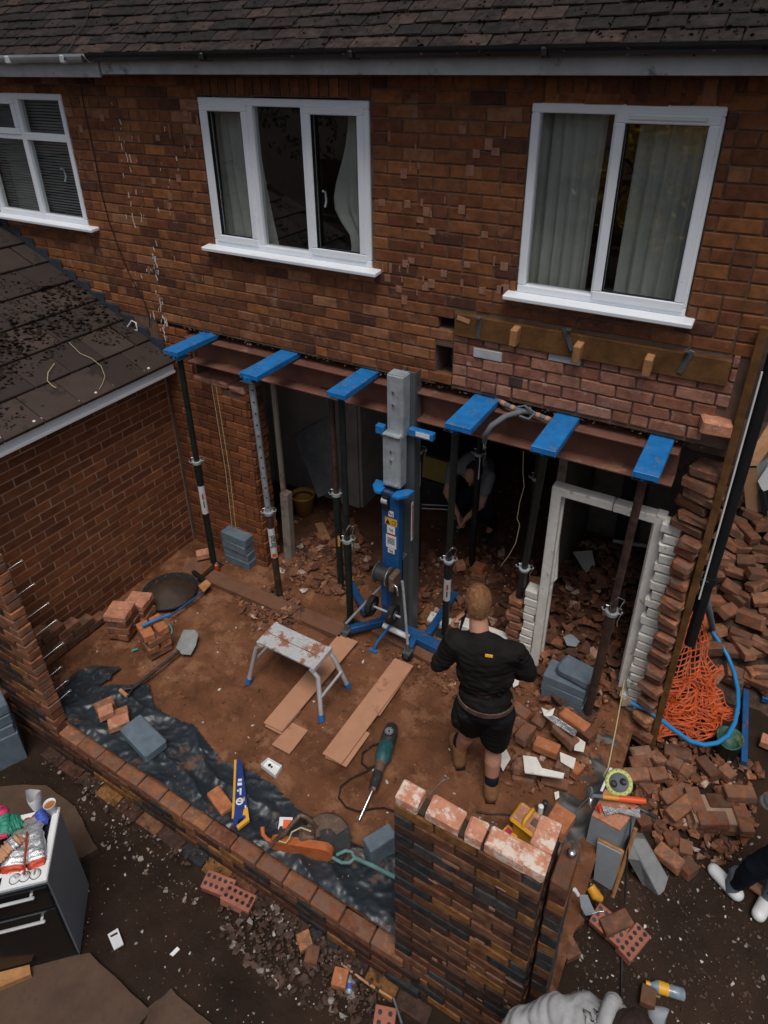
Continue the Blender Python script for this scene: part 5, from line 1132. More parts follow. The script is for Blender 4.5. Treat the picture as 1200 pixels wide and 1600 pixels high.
q=MB(); q.tube([G(410,1292,F0+.13),G(411,1304,F0+.11),G(418,1312,F0+.10),G(436,1318,F0+.09)],[.016,.014,.013,.018],8); q.build('rear_handle','orange',dc)
q=MB(); q.tube([G(436,1314,F0+.16),G(447,1317,F0+.17),G(452,1310,F0+.20),G(456,1300,F0+.24),G(470,1293,F0+.24),G(486,1299,F0+.22)],.005,6); q.build('throttle_cable','string',dc)
# teal fork handled bar
tb=thing('teal_bar','dusty teal steel bar with a ring end leaning toward the pillar','bar',G(560,1350,F0+.08),world=True); zz=F0+.12
q=MB(); q.tube([G(554,1340,zz),G(585,1354,zz),G(632,1378,zz)],.014,8); q.build('shaft','teal_steel',tb)
q=MB(); q.tube([G(554,1341,zz),G(550,1331,zz),G(540,1329,zz),G(526,1336,zz-.02)],.011,7); q.tube([G(554,1341,zz),G(546,1348,zz),G(534,1348,zz),G(520,1340,zz-.02)],.011,7); q.build('fork','teal_steel',tb)
q=MB(); q.tube([G(562,1338,zz),G(570,1342,zz+.02),G(569,1348,zz)],.006,6); q.build('shackle','brown_metal',tb)
q=MB(); q.tube([G(570,1350,F0+.05),G(582,1342,F0+.05),G(587,1328,F0+.05),G(585,1315,F0+.05)],.010,7); q.build('black_hose','black_plastic',label='short black hose curling beside the small concrete block',cat='hose')
# ================================================================== RIGHT SIDE
def gq(q,pts,z,th): return pxquad(q,pts,z,th)
# black downpipe and branch
P0=W(1066,1008,.06); q=MB()
q.tube([Vector((.105,.03,3.6)),Vector((.100,.03,2.4)),Vector((.085,.03,1.26))],.036,14); 
dp=q.build('downpipe','black_plastic',label='black plastic downpipe hanging beside the right edge of the house wall',cat='downpipe')
q=MB(); q.cyl((.094,.03,1.80),(.0935,.03,1.86),.044,n=14); q.box((.07,.0,1.83),(.06,.03,.03),b=.004); q.build('pipe_clip','black_plastic',dp)
q=MB(); q.tube([Vector((.066,-.028,3.3)),Vector((.067,-.032,2.3)),Vector((.066,-.03,1.7))],.006,5); q.build('pale_edge_strip','white',dp)
q=MB(); q.tube([W(1098,900,.15),W(1101,925,.15),W(1107,950,.15),G(1114,985,.45)],.024,10); q.build('grey_branch_pipe','foam',label='short grey branch pipe leading down behind the orange netting',cat='pipe')
P=[GG(x,y,gz,h) for x,y,h in((1112,986,.40),(1124,1003,.34),(1137,1025,.28),(1147,1050,.24),(1153,1078,.22),(1153,1105,.21),(1148,1130,.21),(1137,1150,.21),(1120,1161,.21),(1100,1164,.22),(1078,1158,.24),(1055,1142,.30),(1032,1124,.38),(1010,1108,.46),(986,1098,.48))]
q=MB(); q.tube(P,.0165,10); q.build('water_pipe','bluepipe',label='bright blue plastic water pipe looping around the orange netting',cat='pipe')
# orange netting
top=[G(1083,955,.80),G(1098,950,.80)]; bot=[(1000,1126),(1020,1142),(1040,1152),(1062,1158),(1085,1156),(1108,1148),(1126,1132),(1136,1112)]
netn=MB(); NS,NT=20,24
def netp(s,t):
    f=s*(len(bot)-1); i=min(int(f),len(bot)-2); g=f-i; bx_=bot[i][0]*(1-g)+bot[i+1][0]*g; by_=bot[i][1]*(1-g)+bot[i+1][1]*g
    Bp=G(bx_,by_,.19); Tp=top[0].lerp(top[1],s); p=Tp.lerp(Bp,t**.85)
    bul=math.sin(3.14*min(1,t*1.05))*.10
    out=(CAM-p); out.z=0; out.normalize()
    p=p+out*(bul*(.6+.4*math.sin(s*9)))+Vector((.03*math.sin(s*23+t*4),.04*math.sin(s*17+t*7),.0))*t
    p.z=max(p.z,.17+.02*math.sin(s*31+t*5)+.015)
    w_=nz(s*7,t*7,1.,5)*.035; return p+Vector((w_,nz(s*7,t*7,1.,9)*.035,w_))
def ribbon(q,pts,w_):
    for a,b in zip(pts[:-1],pts[1:]):
        d=(b-a); 
        if d.length<1e-5: continue
        n=d.cross(CAM-a).normalized()*w_; m_=d.normalized().cross(n).normalized()*w_*.35
        q.add([a-n,a+n,b+n,b-n,a-n+m_,a+n+m_,b+n+m_,b-n+m_],[(0,1,2,3),(7,6,5,4),(0,4,5,1),(2,6,7,3)])
for i in range(NS+1): ribbon(netn,[netp(i/NS,j/60) for j in range(61)],.0034)
for j in range(1,NT+1): ribbon(netn,[netp(i/60,j/NT)+Vector((0,0,.003)) for i in range(61)],.0048)
# crumpled second layer
def netp2(s,t):
    p=netp(min(1,max(0,s*.8+.1+.1*math.sin(t*9))),.45+.55*t); o_=nz(s*5,t*5,1.,33)*.10; return p+Vector((o_,-.03+nz(s*5,t*5,1,44)*.05,.03+abs(o_)*.6))
def netp3(s,t):
    p=netp(s*.9+.02,.62+.38*t); return p+Vector((nz(s*6,t*6,1.,53)*.08-.01,.02+nz(s*6,t*6,1,64)*.06,.02+abs(nz(s*9,t*5,1,71))*.05))
for fn_ in(netp2,netp3):
    for i in range(19): ribbon(netn,[fn_(i/18,j/40) for j in range(41)],.0034)
    for j in range(17): ribbon(netn,[fn_(i/40,j/16) for i in range(41)],.0044)
netn.build('safety_netting','orange_net',label='crumpled bright orange safety netting piled against the wall foot',cat='netting',fix=False)
# dark earth mound behind netting
# green bucket
c=GG(1133,1178); bk=thing('crushed_bucket','dull green bucket half buried beside the blue water pipe','bucket',c,world=True)
q=MB(); q.lathe(c,[(.0,0),(.075,0),(.095,.17),(.098,.17),(.10,.185),(.09,.185),(.085,.10),(0,.09)],18); q.v=[(x+.02*nz(x,y,9,z),y+.02*nz(x,y,7,z+3),z) for x,y,z in q.v]; q.build('shell','green_bag',bk)
# blue steel frame lying on the ground
bf=thing('blue_steel_frame','blue painted folding steel legs lying on the dark ground at the right edge','steel frame',GG(1165,1120),world=True)
def gbar(q,a,b,w_,h,lift=.03):
    A=GG(*a,gz,lift);B=GG(*b,gz,lift); d=B-A; q.box((A+B)/2,(d.length,w_,h),(0,-math.asin(d.z/d.length),math.atan2(d.y,d.x)),b=.004)
q=MB(); gbar(q,(1166,1050),(1162,1192),.045,.045,.05); q.build('leg','blue_dirty',bf)
q=MB(); gbar(q,(1168,1020),(1166,1058),.065,.06,.06); q.build('leg_sleeve','blue_dirty',bf)
q=MB(); p=GG(1163,1196); q.box(p+Vector((0,0,.015)),(.09,.09,.01),(0,0,.3)); q.build('foot_plate','brown_metal',bf)
q=MB(); gbar(q,(1197,1015),(1196,1095),.055,.05,.08); q.build('leg','blue_dirty',bf)
q=MB(); gbar(q,(1172,988),(1200,1030),.05,.05,.16); q.build('cross_arm','blue_dirty',bf)
q=MB(); p=GG(1168,990,gz,.16); q.box(p,(.08,.06,.12),(0,0,.4),b=.01); q.cyl(p+Vector((.03,-.04,.02)),p+Vector((.03,-.05,.02)),.012); q.build('hinge_block','blue_dirty',bf)
q=MB(); q.tube([GG(1165,1033,gz,.1),GG(1185,1025,gz,.14),GG(1205,1008,gz,.2)],.008,6); q.build('black_strap','black_plastic',label='thin black cable crossing the blue steel legs',cat='cable')
# brick heap at the back
def hp(x,y): 
    a=sst(.45,2.2,y)*1.0; return .13+a+.05*nz(x,y,2.2,3)
core=grid_surface('heap_core',.10,2.6,.6,4.2,.06,lambda x,y:hp(x,y)-.05,'rubble_dark',label='brick rubble packed beneath the tumbled brick heap',cat='rubble',kind='stuff')
hb=[]; rr=random.Random(21)
cells=[(x,y) for x in np.arange(.15,1.9,.15) for y in np.arange(.55,3.5,.15)]
cnt=0
for x,y in cells:
    for l_ in range(2):
        xx=x+rr.uniform(-.07,.07); yy_=y+rr.uniform(-.07,.07); 
        if xx<.17 and yy_<.5: continue
        z=hp(xx,yy_)+.045*l_+rr.uniform(-.01,.03)
        px,py=proj((xx,yy_,z))
        if not(1085<px<1235 and 740<py<1130): continue
        if py>1075 and px>1120: continue
        tilt=.35 if l_ else .2
        o=inst(LB['brick_heap' if rr.random()<.8 else 'brick_loose'][rr.randrange(4)],'brick',None,(xx,yy_,z),(rr.uniform(-tilt,tilt)+(1.57 if rr.random()<.2 else 0),rr.uniform(-tilt,tilt),rr.gauss(.0,.7)),(rr.choice([1.12,1.12,1.12,.7,.9]),1.12,1.12))
        side_='by the downpipe' if px<1120 else ('left of middle' if px<1140 else('middle' if px<1160 else ('right of middle' if px<1180 else 'right picture edge')))
        row_='top rim' if py<800 else('upper part' if py<850 else('upper middle' if py<900 else('lower middle' if py<950 else('lower part' if py<1010 else 'foot'))))
        tag(o,'%s brick in the big passage heap, %s, %s'%('broken half' if o.scale.x<1 else 'whole',row_,side_),'brick','bricks in the big tumbled heap behind the downpipe'); cnt+=1
# boxed window unit leaning on the heap
wu=thing('boxed_window_unit','beige edged insulated panel with white window profile leaning in the passage at the right edge','window unit',(.5,2.2,1.2),world=True)
Y=2.05
def wq(q,pts,Y,d):
    P=[W(x,y,Y) for x,y in pts]; n=len(P); q.add([tuple(p) for p in P]+[(p.x,p.y+d,p.z) for p in P],[tuple(range(n)),tuple(range(n,2*n))[::-1]]+[(i,(i+1)%n,n+(i+1)%n,n+i) for i in range(n)])
MT['beige']=mat('beige_timber_edge',(.40,.235,.13),.75,var=.12,scale=6,bump=.08)
q=MB(); wq(q,[(1160,728),(1183,728),(1184,800),(1166,800)],Y,.05); q.build('side_board','beige',wu)
a,b=W(1160,728,Y),W(1183,728,Y); q=MB(); c1=G(1205,655,a.z+.10);c2=G(1235,655,a.z+.10); q.add([a,b,c2,c1,a-Vector((0,0,.02)),b-Vector((0,0,.02)),c2-Vector((0,0,.02)),c1-Vector((0,0,.02))],[(0,1,2,3),(7,6,5,4),(0,4,5,1),(1,5,6,2),(2,6,7,3),(3,7,4,0)]); q.build('top_board','wood',wu)
q=MB(); wq(q,[(1183,728),(1240,690),(1240,800),(1184,800)],Y+.02,.03); q.build('panel','greyboard',wu)
q=MB(); wq(q,[(1184,752),(1200,728),(1215,728),(1215,760),(1192,768)],Y-.03,.04); q.build('profile','upvc',wu)
q=MB(); wq(q,[(1186,768),(1192,765),(1200,812),(1193,818)],Y-.03,.03); wq(q,[(1197,765),(1215,760),(1215,815),(1204,812)],Y-.02,.03); q.build('gasket','black_plastic',wu)
# second, near mound of bricks
mound=[((1038,1168),(1082,1180),.10,'rounded pale brown coping brick on top of the near mound','brick_heap'),((986,1175),(1018,1172),.12,'flat brick with dusty face at the left of the near mound','brick_heap'),((985,1190),(1017,1188),.12,'brick lying flush beside the flat dusty one on the near mound','brick_heap'),((1020,1172),(1036,1192),.12,'end brick of the paired slab on the near mound','brick_heap'),((975,1207),(1015,1208),.11,'long brown brick at the front of the near mound left side','brick_loose'),((1016,1208),(1042,1205),.11,'short brick closing the row at the front of the near mound','brick_loose'),((1045,1185),(1066,1196),.11,'orange brown brick behind the glass piece on the near mound','brick_loose'),((1060,1195),(1080,1210),.08,'brick lying deeper in the gap of the near mound','brick_heap'),((1095,1180),(1120,1212),.10,'brick sloping down at the right of the near mound','brick_heap'),((1128,1195),(1146,1212),.10,'half brick above the big mortared lump','brick_loose'),((1036,1245),(1075,1230),.09,'reddish brick lying diagonal in the middle of the near mound','brick_loose'),((1034,1280),(1095,1238),.14,'two mortared bricks lying diagonal nearest the tools','brick_loose'),((1027,1320),(1066,1352),.10,'smooth wooden coloured brick sloping by the pale lintel','brick_loose'),((1062,1318),(1083,1325),.06,'orange half brick in the small rubble by the pale lintel','brick_loose'),((1067,1360),(1085,1345),.06,'small square brick end at the foot of the near mound','brick_heap'),((1005,1232),(1022,1222),.06,'broken brick end just right of the tape reel','brick_heap'),((1000,1270),(1012,1290),.05,'brown brick below the hammer handle','brick_heap'),((1040,1310),(1064,1307),.05,'flat broken brick in the rubble right of the gloves','brick_heap')]
for a,b,z,lab_,m in mound: brick_px(a,b,gz(.3,-.4)+z,lab_,m,roll=r.uniform(-.15,.15),pitch=r.uniform(-.12,.12))
c=G(1128,1262,.30); ml=thing('mortared_brick_lump','large lump of bricks still mortared together at the right of the near mound','brick lump',(c.x,c.y,.15),.45)
for i,(x,y,z,rz) in enumerate(((-.13,-.06,.04,0),(.08,-.06,.04,0),(-.13,.05,.04,0),(.08,.05,.04,0),(-.08,-.07,.115,0),(.12,-.05,.115,1.57),(.03,.06,.115,0),(-.15,.05,.112,1.57),(.14,.09,.18,0))):
    o=inst(LB['brick_loose' if i%3 else 'brick_heap'][i%4],'brick',ml,(x,y,z),(0,0,rz+r.uniform(-.05,.05)))
q=MB(); q.box((-.02,0,.075),(.36,.20,.11)); q.build('mortar','mortar_pale',ml)
its=chips(1500,lambda r_:(lambda p:(p.x,p.y,p.z+.03*math.exp(-((p.x-.38)**2+(p.y+.35)**2)/.08)) if inpoly(*proj(p),[(990,1165),(1060,1150),(1130,1170),(1190,1200),(1175,1290),(1150,1340),(1090,1370),(1040,1350),(1010,1290),(985,1240)]) else None)(Vector((lambda x,y:(x,y,gz(x,y)))(r_.uniform(-.15,.95),r_.uniform(-1.1,.5)))),lambda r_:r_.uniform(.010,.042)*(1 if r_.random()<.85 else 1.4),r,lift=.6)
joined(its,'brick_rubble','rubble',None,'loose brick rubble and chips around the near mound','rubble')
# ---- tool table made of grey blocks
tb2=thing('upright_block','grey concrete block stood on end with a dusty brown top carrying tools','concrete block',(-.03,-1.0,.1),world=True)
zt=.62
A=G(924,1276,zt);B2=G(968,1300,zt);C2=G(998,1262,zt);D2=G(945,1235,zt)
q=MB(); P=[A,B2,C2,D2]; q.add([tuple(p) for p in P]+[(p.x,p.y,.10) for p in P],[(0,1,2,3),(7,6,5,4),(0,4,5,1),(1,5,6,2),(2,6,7,3),(3,7,4,0)]); q.build('block_body','greyboard',tb2)
q=MB(); P=[p+Vector((0,0,.016)) for p in P]; q.add([tuple(p) for p in P]+[(p.x,p.y,p.z-.015) for p in P],[(0,1,2,3),(7,6,5,4),(0,4,5,1),(1,5,6,2),(2,6,7,3),(3,7,4,0)]); q.build('dusty_top','brick_top',tb2)
zt+=.02
c=G(967,1224,zt+.02); tr=thing('line_reel','lime green and grey round reel lying on the grey block among tools','reel',c,world=True)
rx=Euler((.35,-.15,0)).to_matrix()
q=MB(); q.lathe(c,[(.062,-.02),(.084,-.02),(.086,.015),(.062,.02),(.060,.012)],28,rx); q.build('rim','lime',tr)
q=MB(); q.lathe(c,[(.0,-.02),(.062,-.02),(.062,.012),(.02,.016),(0,.016)],24,rx); q.build('drum','foam',tr)
for a,b in((.028,.012),(-.025,-.02)): q=MB(); q.lathe(c+rx@Vector((a,b,.012)),[(.021,0),(.021,.016),(.015,.024),(0,.025)],14,rx); q.build('finger_knob','tooldark',tr)
for i in range(16):
    a=6.283*i/16; q=MB(); q.box(c+rx@Vector((.074*math.cos(a),.074*math.sin(a),.019)),(.009,.003,.002),rx@Euler((0,0,a)).to_matrix()); q.build('dial_mark','ink',tr)
q=MB(); q.tube([G(984,1240,zt+.03),G(978,1247,zt+.03),G(965,1244,zt+.02)],.006,6); q.build('reel_handle','alu_dark',tr)
hmr=thing('hammer','claw hammer with an orange and red grip lying across the grey block','hammer',G(960,1248,zt+.05),world=True)
A=G(925,1243,zt+.05);B2=G(1009,1252,zt+.05); d=B2-A
q=MB(); q.tube([A,A+d*.22],[.012,.014],8); q.build('neck','foam',hmr); q=MB(); q.tube([A+d*.2,A+d*.52],[.015,.016],10); q.build('grip_upper','amber',hmr); q=MB(); q.tube([A+d*.5,A+d*.55,A+d*.9,B2],[.017,.018,.020,.016],10); q.build('grip_lower','orange_grip',hmr)
q=MB(); q.cyl(G(922,1231,zt+.05),G(924,1240,zt+.05),.014,n=12); q.box(G(923,1245,zt+.05),(.028,.05,.028),(0,0,.2),b=.006); q.tube([G(923,1250,zt+.05),G(921,1256,zt+.04),G(923,1262,zt+.02)],[.013,.012,.004],8); q.build('head','chrome',hmr)
gl=thing('folded_papers','bundle of folded silver grey paper strips on the grey block','papers',G(955,1266,zt+.03),world=True)
for i in range(5):
    a=G(941+i,1262+i*2.2,zt+.012+.006*(i%3)); b=G(966,1266+(i-2)*.8,zt+.03);c3=G(1000,1268+i*1.8,zt+.012)
    q=MB(); u=(b-a).normalized(); n=Vector((-u.y,u.x,0))*.012; q.add([a-n,a+n,b+n*.5,b-n*.5,c3+n,c3-n]+[p-Vector((0,0,.004)) for p in(a-n,a+n,b+n*.5,b-n*.5,c3+n,c3-n)],[(0,1,2,3),(3,2,4,5),(9,8,7,6),(11,10,8,9),(0,6,7,1),(5,4,10,11)]); q.build('strip','foil_silver',gl)
q=MB(); q.tube([G(932,1263,zt+.03),G(936,1258,zt+.05),G(939,1270,zt+.03)],[.014,.016,.010],8); q.build('red_grip','red',label='small red plastic grip beside the folded papers',cat='tool grip')
q=MB(); q.tube([G(996,1262,zt+.02),G(1012,1270,zt-.02)],.007,7); c_=q.build('chisel_shaft','chrome',label='chisel with a black grip poking off the grey block',cat='chisel'); q=MB(); q.tube([G(1010,1269,zt-.02),G(1025,1277,zt-.06)],[.012,.014],8); q.build('chisel_grip','tooldark',c_)
q=MB(); gq(q,[(938,1235),(942,1236),(957,1200),(953,1199)],zt+.01,.01); q.build('steel_rule','white',label='short white steel rule behind the line reel',cat='ruler')
# framed grey board in front
fb=thing('framed_board','grey board with a brown timber edge leaning against the upright grey block','board',(-.02,-1.15,.1),world=True)
A=G(934,1314,.48);B2=G(972,1333,.48);C2=G(957,1390,.12);D2=G(928,1372,.12)
q=MB(); P=[A,B2,C2,D2]; nrm=(B2-A).cross(D2-A).normalized(); q.add([tuple(p) for p in P]+[tuple(p-nrm*.01) for p in P],[(0,1,2,3),(7,6,5,4),(0,4,5,1),(1,5,6,2),(2,6,7,3),(3,7,4,0)]); q.build('sheet','greyboard',fb)
for a,b in((A,B2),(B2,C2)):
    q=MB(); d=b-a; q.tube([a+nrm*.012,b+nrm*.012],.013,4); q.build('timber_edge','plywood',fb)
A=G(993,1295,.62);B2=G(955,1408,.06); q=MB(); q.tube([A,B2],.016,4); q.build('timber_stake','plywood',label='thin brown timber stake leaning beside the tools',cat='timber')
# leaning pale lintel block
A=G(980,1345,.33);B2=G(997,1346,.33);C2=G(1035,1408,.12)
ln=thing('leaning_block','pale grey concrete block tilted on its edge right of the tools','concrete block',(A+C2)/2*1.0,world=True)
P=[G(981,1342,.30),G(999,1344,.33),G(1034,1407,.02),G(1012,1396,.02),G(984,1308,.36),G(1007,1311,.40),G(1044,1371,.10)]
q=MB(); T0,T1,T2,T3=G(985,1309,.42),G(1008,1310,.42),G(1043,1371,.12),G(1034,1407,.03)
q.add([G(999,1344,.40),G(985,1309,.44),G(1008,1311,.44),G(1044,1372,.16),G(1033,1407,.08),G(981,1342,.36),G(1012,1397,.02)],[(0,1,2,3,4),(0,4,6,5),(0,5,1)]); 
vb=[Vector(v) for v in q.v]; dn=Vector((-.02,.10,-.10)); n0=len(q.v)
q.add([tuple(v+dn) for v in vb[:5]],[(4,3,2,1,0)]); 
q.f.append((1,2,n0+2,n0+1)); q.f.append((2,3,n0+3,n0+2)); q.f.append((3,4,n0+4,n0+3)); q.f.append((5,6,4,n0+4,n0+0)); q.m+=[0]*4; q.sm+=[False]*4
q.build('block_body','conc',ln)
# perforated engineering bricks
def perf(name_px,z,rz,label,tilt=(0,0),L=.205,W_=.13,H=.062,rows=2,cols=5,parent=None,group=None):
    c=G(*name_px,z) ; t=thing('perforated_brick',label,'brick',(c.x,c.y,z-H/2),rz,group); t.rotation_euler=(tilt[0],tilt[1],rz)
    q=MB(); q.box((0,0,0),(L,W_,H),b=.004); bdy=q.build('clay_body','engineer',t)
    for i in range(cols):
        for j in range(rows):
            x=(i-(cols-1)/2)*L/(cols+.1); y=(j-(rows-1)/2)*W_/(rows+.35); q=MB(); q.cyl((x,y,H/2-.002),(x,y,H/2+.0012),.0125,n=12); q.build('hole','ink',t)
    return t
perf((952,1442),.17,R(-12),'perforated red brick left of the pair by the black cable',(.2,.1),rows=3,cols=5,L=.20,W_=.13)
perf((990,1470),.12,R(68),'perforated red brick right of the pair by the black cable',(.05,0),rows=2,cols=5,L=.21,W_=.10)
brick_px((942,1448),(985,1430),.20,'plain brown brick lying across the two perforated bricks','brick_heap')
perf((341,1379),.08,R(12),'perforated red brick against the outside of the low wall, upper of two',(.1,.05),rows=2,cols=5,W_=.11)
perf((372,1402),.08,R(10),'perforated red brick against the outside of the low wall, lower and dirtier of two',(-.15,.1),rows=2,cols=5,W_=.11)
perf((601,1590),.12,R(20),'perforated red brick at the bottom edge of the pillar foot',(.1,0),rows=2,cols=2,L=.12,W_=.11)
for a,b,z,lab_,m in (((465,1472),(486,1462),.09,'brown half brick standing by the outside wall foot','brick_loose'),((477,1488),(498,1492),.09,'dusty square brick end below the half brick','brick_heap'),((520,1522),(543,1528),.09,'red broken brick end behind the blue bottle','orange_brick'),((1002,1548),(1026,1560),.10,'dark topped brick in front of the yellow labelled bottle','brick_heap'),((880,1485),(902,1475),.14,'large brown brick in the gap right of the pillar foot','brick_heap'),((888,1440),(905,1425),.16,'pale edged brick behind the pillar right side','brick_loose'),((1003,1385),(1016,1390),.1,'small brick lying below the leaning pale block','brick_heap'),((1190,1150),(1212,1160),.24,'pink brick cut off by the right edge of the picture','brick_top')):
    brick_px(a,b,z,lab_,m)
# trowel
tw=thing('trowel','grey bladed trowel hanging in the gap right of the pillar','trowel',G(915,1400,.5),world=True)
q=MB(); P=[G(905,1398,.55),G(918,1398,.55),G(925,1415,.48),G(932,1428,.42),G(915,1430,.42),G(908,1418,.48)]; n=len(P); q.add([tuple(p) for p in P]+[tuple(p-Vector((0,0,.004))) for p in P],[tuple(range(n)),tuple(range(n,2*n))[::-1]]+[(i,(i+1)%n,n+(i+1)%n,n+i) for i in range(n)]); q.build('blade','greyboard',tw)
q=MB(); q.tube([G(903,1398,.56),G(898,1390,.60)],.012,8); q.build('handle','white',tw); q=MB(); q.tube([G(925,1428,.43),G(935,1424,.43),G(943,1424,.43)],.005,6); q.build('tang','chrome',tw)
# yellow tool peeking
q=MB(); q.tube([G(922,1385,.30),G(930,1398,.28),G(940,1405,.26)],[.03,.034,.02],10); q.build('yellow_glove','yellow',label='yellow rubber glove lying in the dark gap behind the framed board',cat='glove')
# string line and black cable
q=MB(); q.tube([G(976,1062,F0+.30),G(972,1085,F0+.26),G(962,1140,F0+.22),(G(950,1200,.60)),G(943,1212,.60),G(948,1218,.62)],.0045,5); q.build('string_line','string',label='pale builders string running down to the line reel',cat='string')
q=MB(); q.tube([G(984,1262,.64),G(986,1285,.63),G(982,1320,.50),G(978,1370,.30),GG(976,1420,gz,.09),GG(972,1480,gz,.02),GG(971,1555,gz,.02)],.006,6); q.build('black_cable','black_plastic',label='black cable running down from the tools over the perforated bricks',cat='cable')
# yellow transformer box
c=G(826,1276,F0+.26); yb_=thing('site_transformer','yellow site transformer box with a carry handle behind the pillar','transformer',(c.x,c.y,F0),R(-12))
q=MB(); q.box((0,0,.11),(.15,.12,.20),b=.015); q.build('casing','yellow',yb_)
q=MB(); q.box((0,0,.225),(.19,.155,.03),b=.014); q.build('lid','sawyellow',yb_); q=MB(); q.box((0,0,.242),(.155,.12,.004),b=.001); q.build('lid_recess','brick_top',yb_)
q=MB(); q.tube([(0,-.06,.24),(0,-.05,.275),(0,.05,.275),(0,.06,.24)],.012,8); q.build('handle','sawyellow',yb_)
q=MB(); q.box((.05,0,.250),(.045,.05,.010),b=.003); q.build('dark_panel','brown_metal',yb_)
q=MB(); gq(q,[(782,1300),(794,1288),(812,1305),(800,1312)],F0+.10,.006); cp=q.build('crisp_packet','sawyellow',label='small yellow and purple packet beside the yellow transformer',cat='packet'); q=MB(); gq(q,[(788,1298),(794,1292),(802,1300),(797,1304)],F0+.103,.001); q.build('print_mark','foil_pink',cp)
for px,py in((845,1262),(852,1256)):
    q=MB(); p=G(px,py,F0+.06); q.cyl(p-Vector((0,0,.05)),p+Vector((0,0,.01)),.018,n=10); q.lathe(p,[(.018,.01),(.02,.016),(.012,.022),(0,.022)],12); q.build('plug_socket','white' if px<850 else 'tooldark',label='pale plug connector behind the yellow transformer' if px<850 else 'dark plug connector behind the yellow transformer',cat='plug')
q=MB(); q.tube([G(850,1300,F0+.1),G(875,1290,F0+.06),G(905,1262,F0+.04),G(930,1235,F0+.10)],.004,5); q.build('grey_cable','foam',label='thin grey cable crossing the grey membrane toward the hammer',cat='cable')
q=MB(); q.tube([G(745,1268,F0+.02),G(765,1272,F0+.02),G(790,1272,F0+.02),G(812,1276,F0+.02)],.006,6); q.build('black_lead','black_plastic',label='black lead lying on the soil behind the pillar top bricks',cat='cable')
# ---- brick pile in front of the doorway (right of the man)
near=[((801,1098),(826,1118),.09,'brown brick at the upper left of the pile right of the man','brick_loose'),((806,1120),(820,1137),.07,'short brick beneath the upper left one of the man side pile','brick_heap'),((793,1140),(805,1130),.06,'small brick end nearest the man','brick_loose'),((812,1155),(830,1130),.09,'brick standing diagonal in the middle of the man side pile','brick_loose'),((838,1130),(848,1115),.08,'thin brick face in the centre of the man side pile','brick_heap'),((872,1105),(925,1142),.13,'long orange brick along the back of the man side pile','orange_brick'),((868,1130),(900,1160),.14,'dusty pink brick in the middle of the man side pile','brick_loose'),((836,1155),(874,1172),.12,'smooth red brick lying proud in the man side pile','orange_brick'),((905,1130),(928,1150),.12,'rounded broken brick at the right end of the man side pile','brick_heap'),((803,1190),(840,1200),.13,'brick with white painted side, upper','brick_heap'),((801,1207),(836,1214),.05,'pink brick at the front left of the man side pile','brick_loose'),((845,1212),(888,1222),.05,'flat brown brick at the front of the man side pile','brick_heap'),((888,1190),(908,1205),.08,'orange brick corner beside the torn paper','orange_brick'),((870,1190),(892,1200),.12,'brown brick beside the white painted slab','brick_heap')]
for a,b,z,lab_,m in near: brick_px(a,b,F0+z,lab_,m,roll=r.uniform(-.2,.2),pitch=r.uniform(-.12,.12))
q=MB(); gq(q,[(817,1180),(838,1183),(847,1200),(882,1208),(880,1216),(820,1207)],F0+.165,.010); q.build('painted_render_piece','white_paint',label='torn white painted render sheet on the front brick of the pile',cat='render')
for pts,z,lab_ in (([(852,1120),(866,1118),(902,1142),(898,1151),(870,1133)],.17,'crumpled silver foil strip lying between the pile bricks'),([(875,1175),(900,1185),(896,1202),(876,1190)],.15,'white torn paper on the right of the pile'),([(846,1105),(856,1110),(867,1106),(862,1122),(850,1118)],.15,'small white torn wrapper at the back of the pile'),([(778,1165),(790,1168),(798,1185),(786,1205),(779,1190)],.06,'torn white wrapper just right of the man boots'),([(800,1062),(812,1060),(810,1070),(802,1074)],.05,'white paper scrap beside the man right elbow'),([(866,1238),(873,1236),(874,1246),(868,1250)],.03,'tiny white paper scrap behind the yellow transformer'),([(895,862),(925,860),(930,885),(915,895)],.30,'torn pale plaster sheet inside the doorway'),([(900,1150),(915,1160),(912,1175),(897,1172)],.13,'pinkish plaster shard at the right end of the pile')):
    q=MB(); P=[G(x,y,F0+z+r.uniform(-.015,.02)) for x,y in pts]; n=len(P); q.add([tuple(p) for p in P]+[tuple(p-Vector((0,0,.004))) for p in P],[tuple(range(n)),tuple(range(n,2*n))[::-1]]+[(i,(i+1)%n,n+(i+1)%n,n+i) for i in range(n)]); q.build('scrap','foil_silver' if 'foil' in lab_ else 'white_paint',label=lab_,cat='scrap')
# bricks by the base of the middle opening
for a,b,z,lab_,m in (((735,905),(758,912),.10,'brown brick end behind the head of the standing man, left','brick_loose'),((741,880),(757,886),.24,'orange brick standing upright behind the standing man','orange_brick'),((738,892),(760,898),.17,'broken brick under the upright orange brick','brick_loose'),((762,905),(785,898),.12,'square brick block right of the upright orange brick','brick_loose'),((712,880),(726,878),.20,'pale plaster lump beside the fourth prop','brick_top'),((838,925),(836,900),.62,'dusty brick on top of the stub left of the door frame','brick_loose')):
    brick_px(a,b,F0+z,lab_,m,roll=r.uniform(-.1,.1))
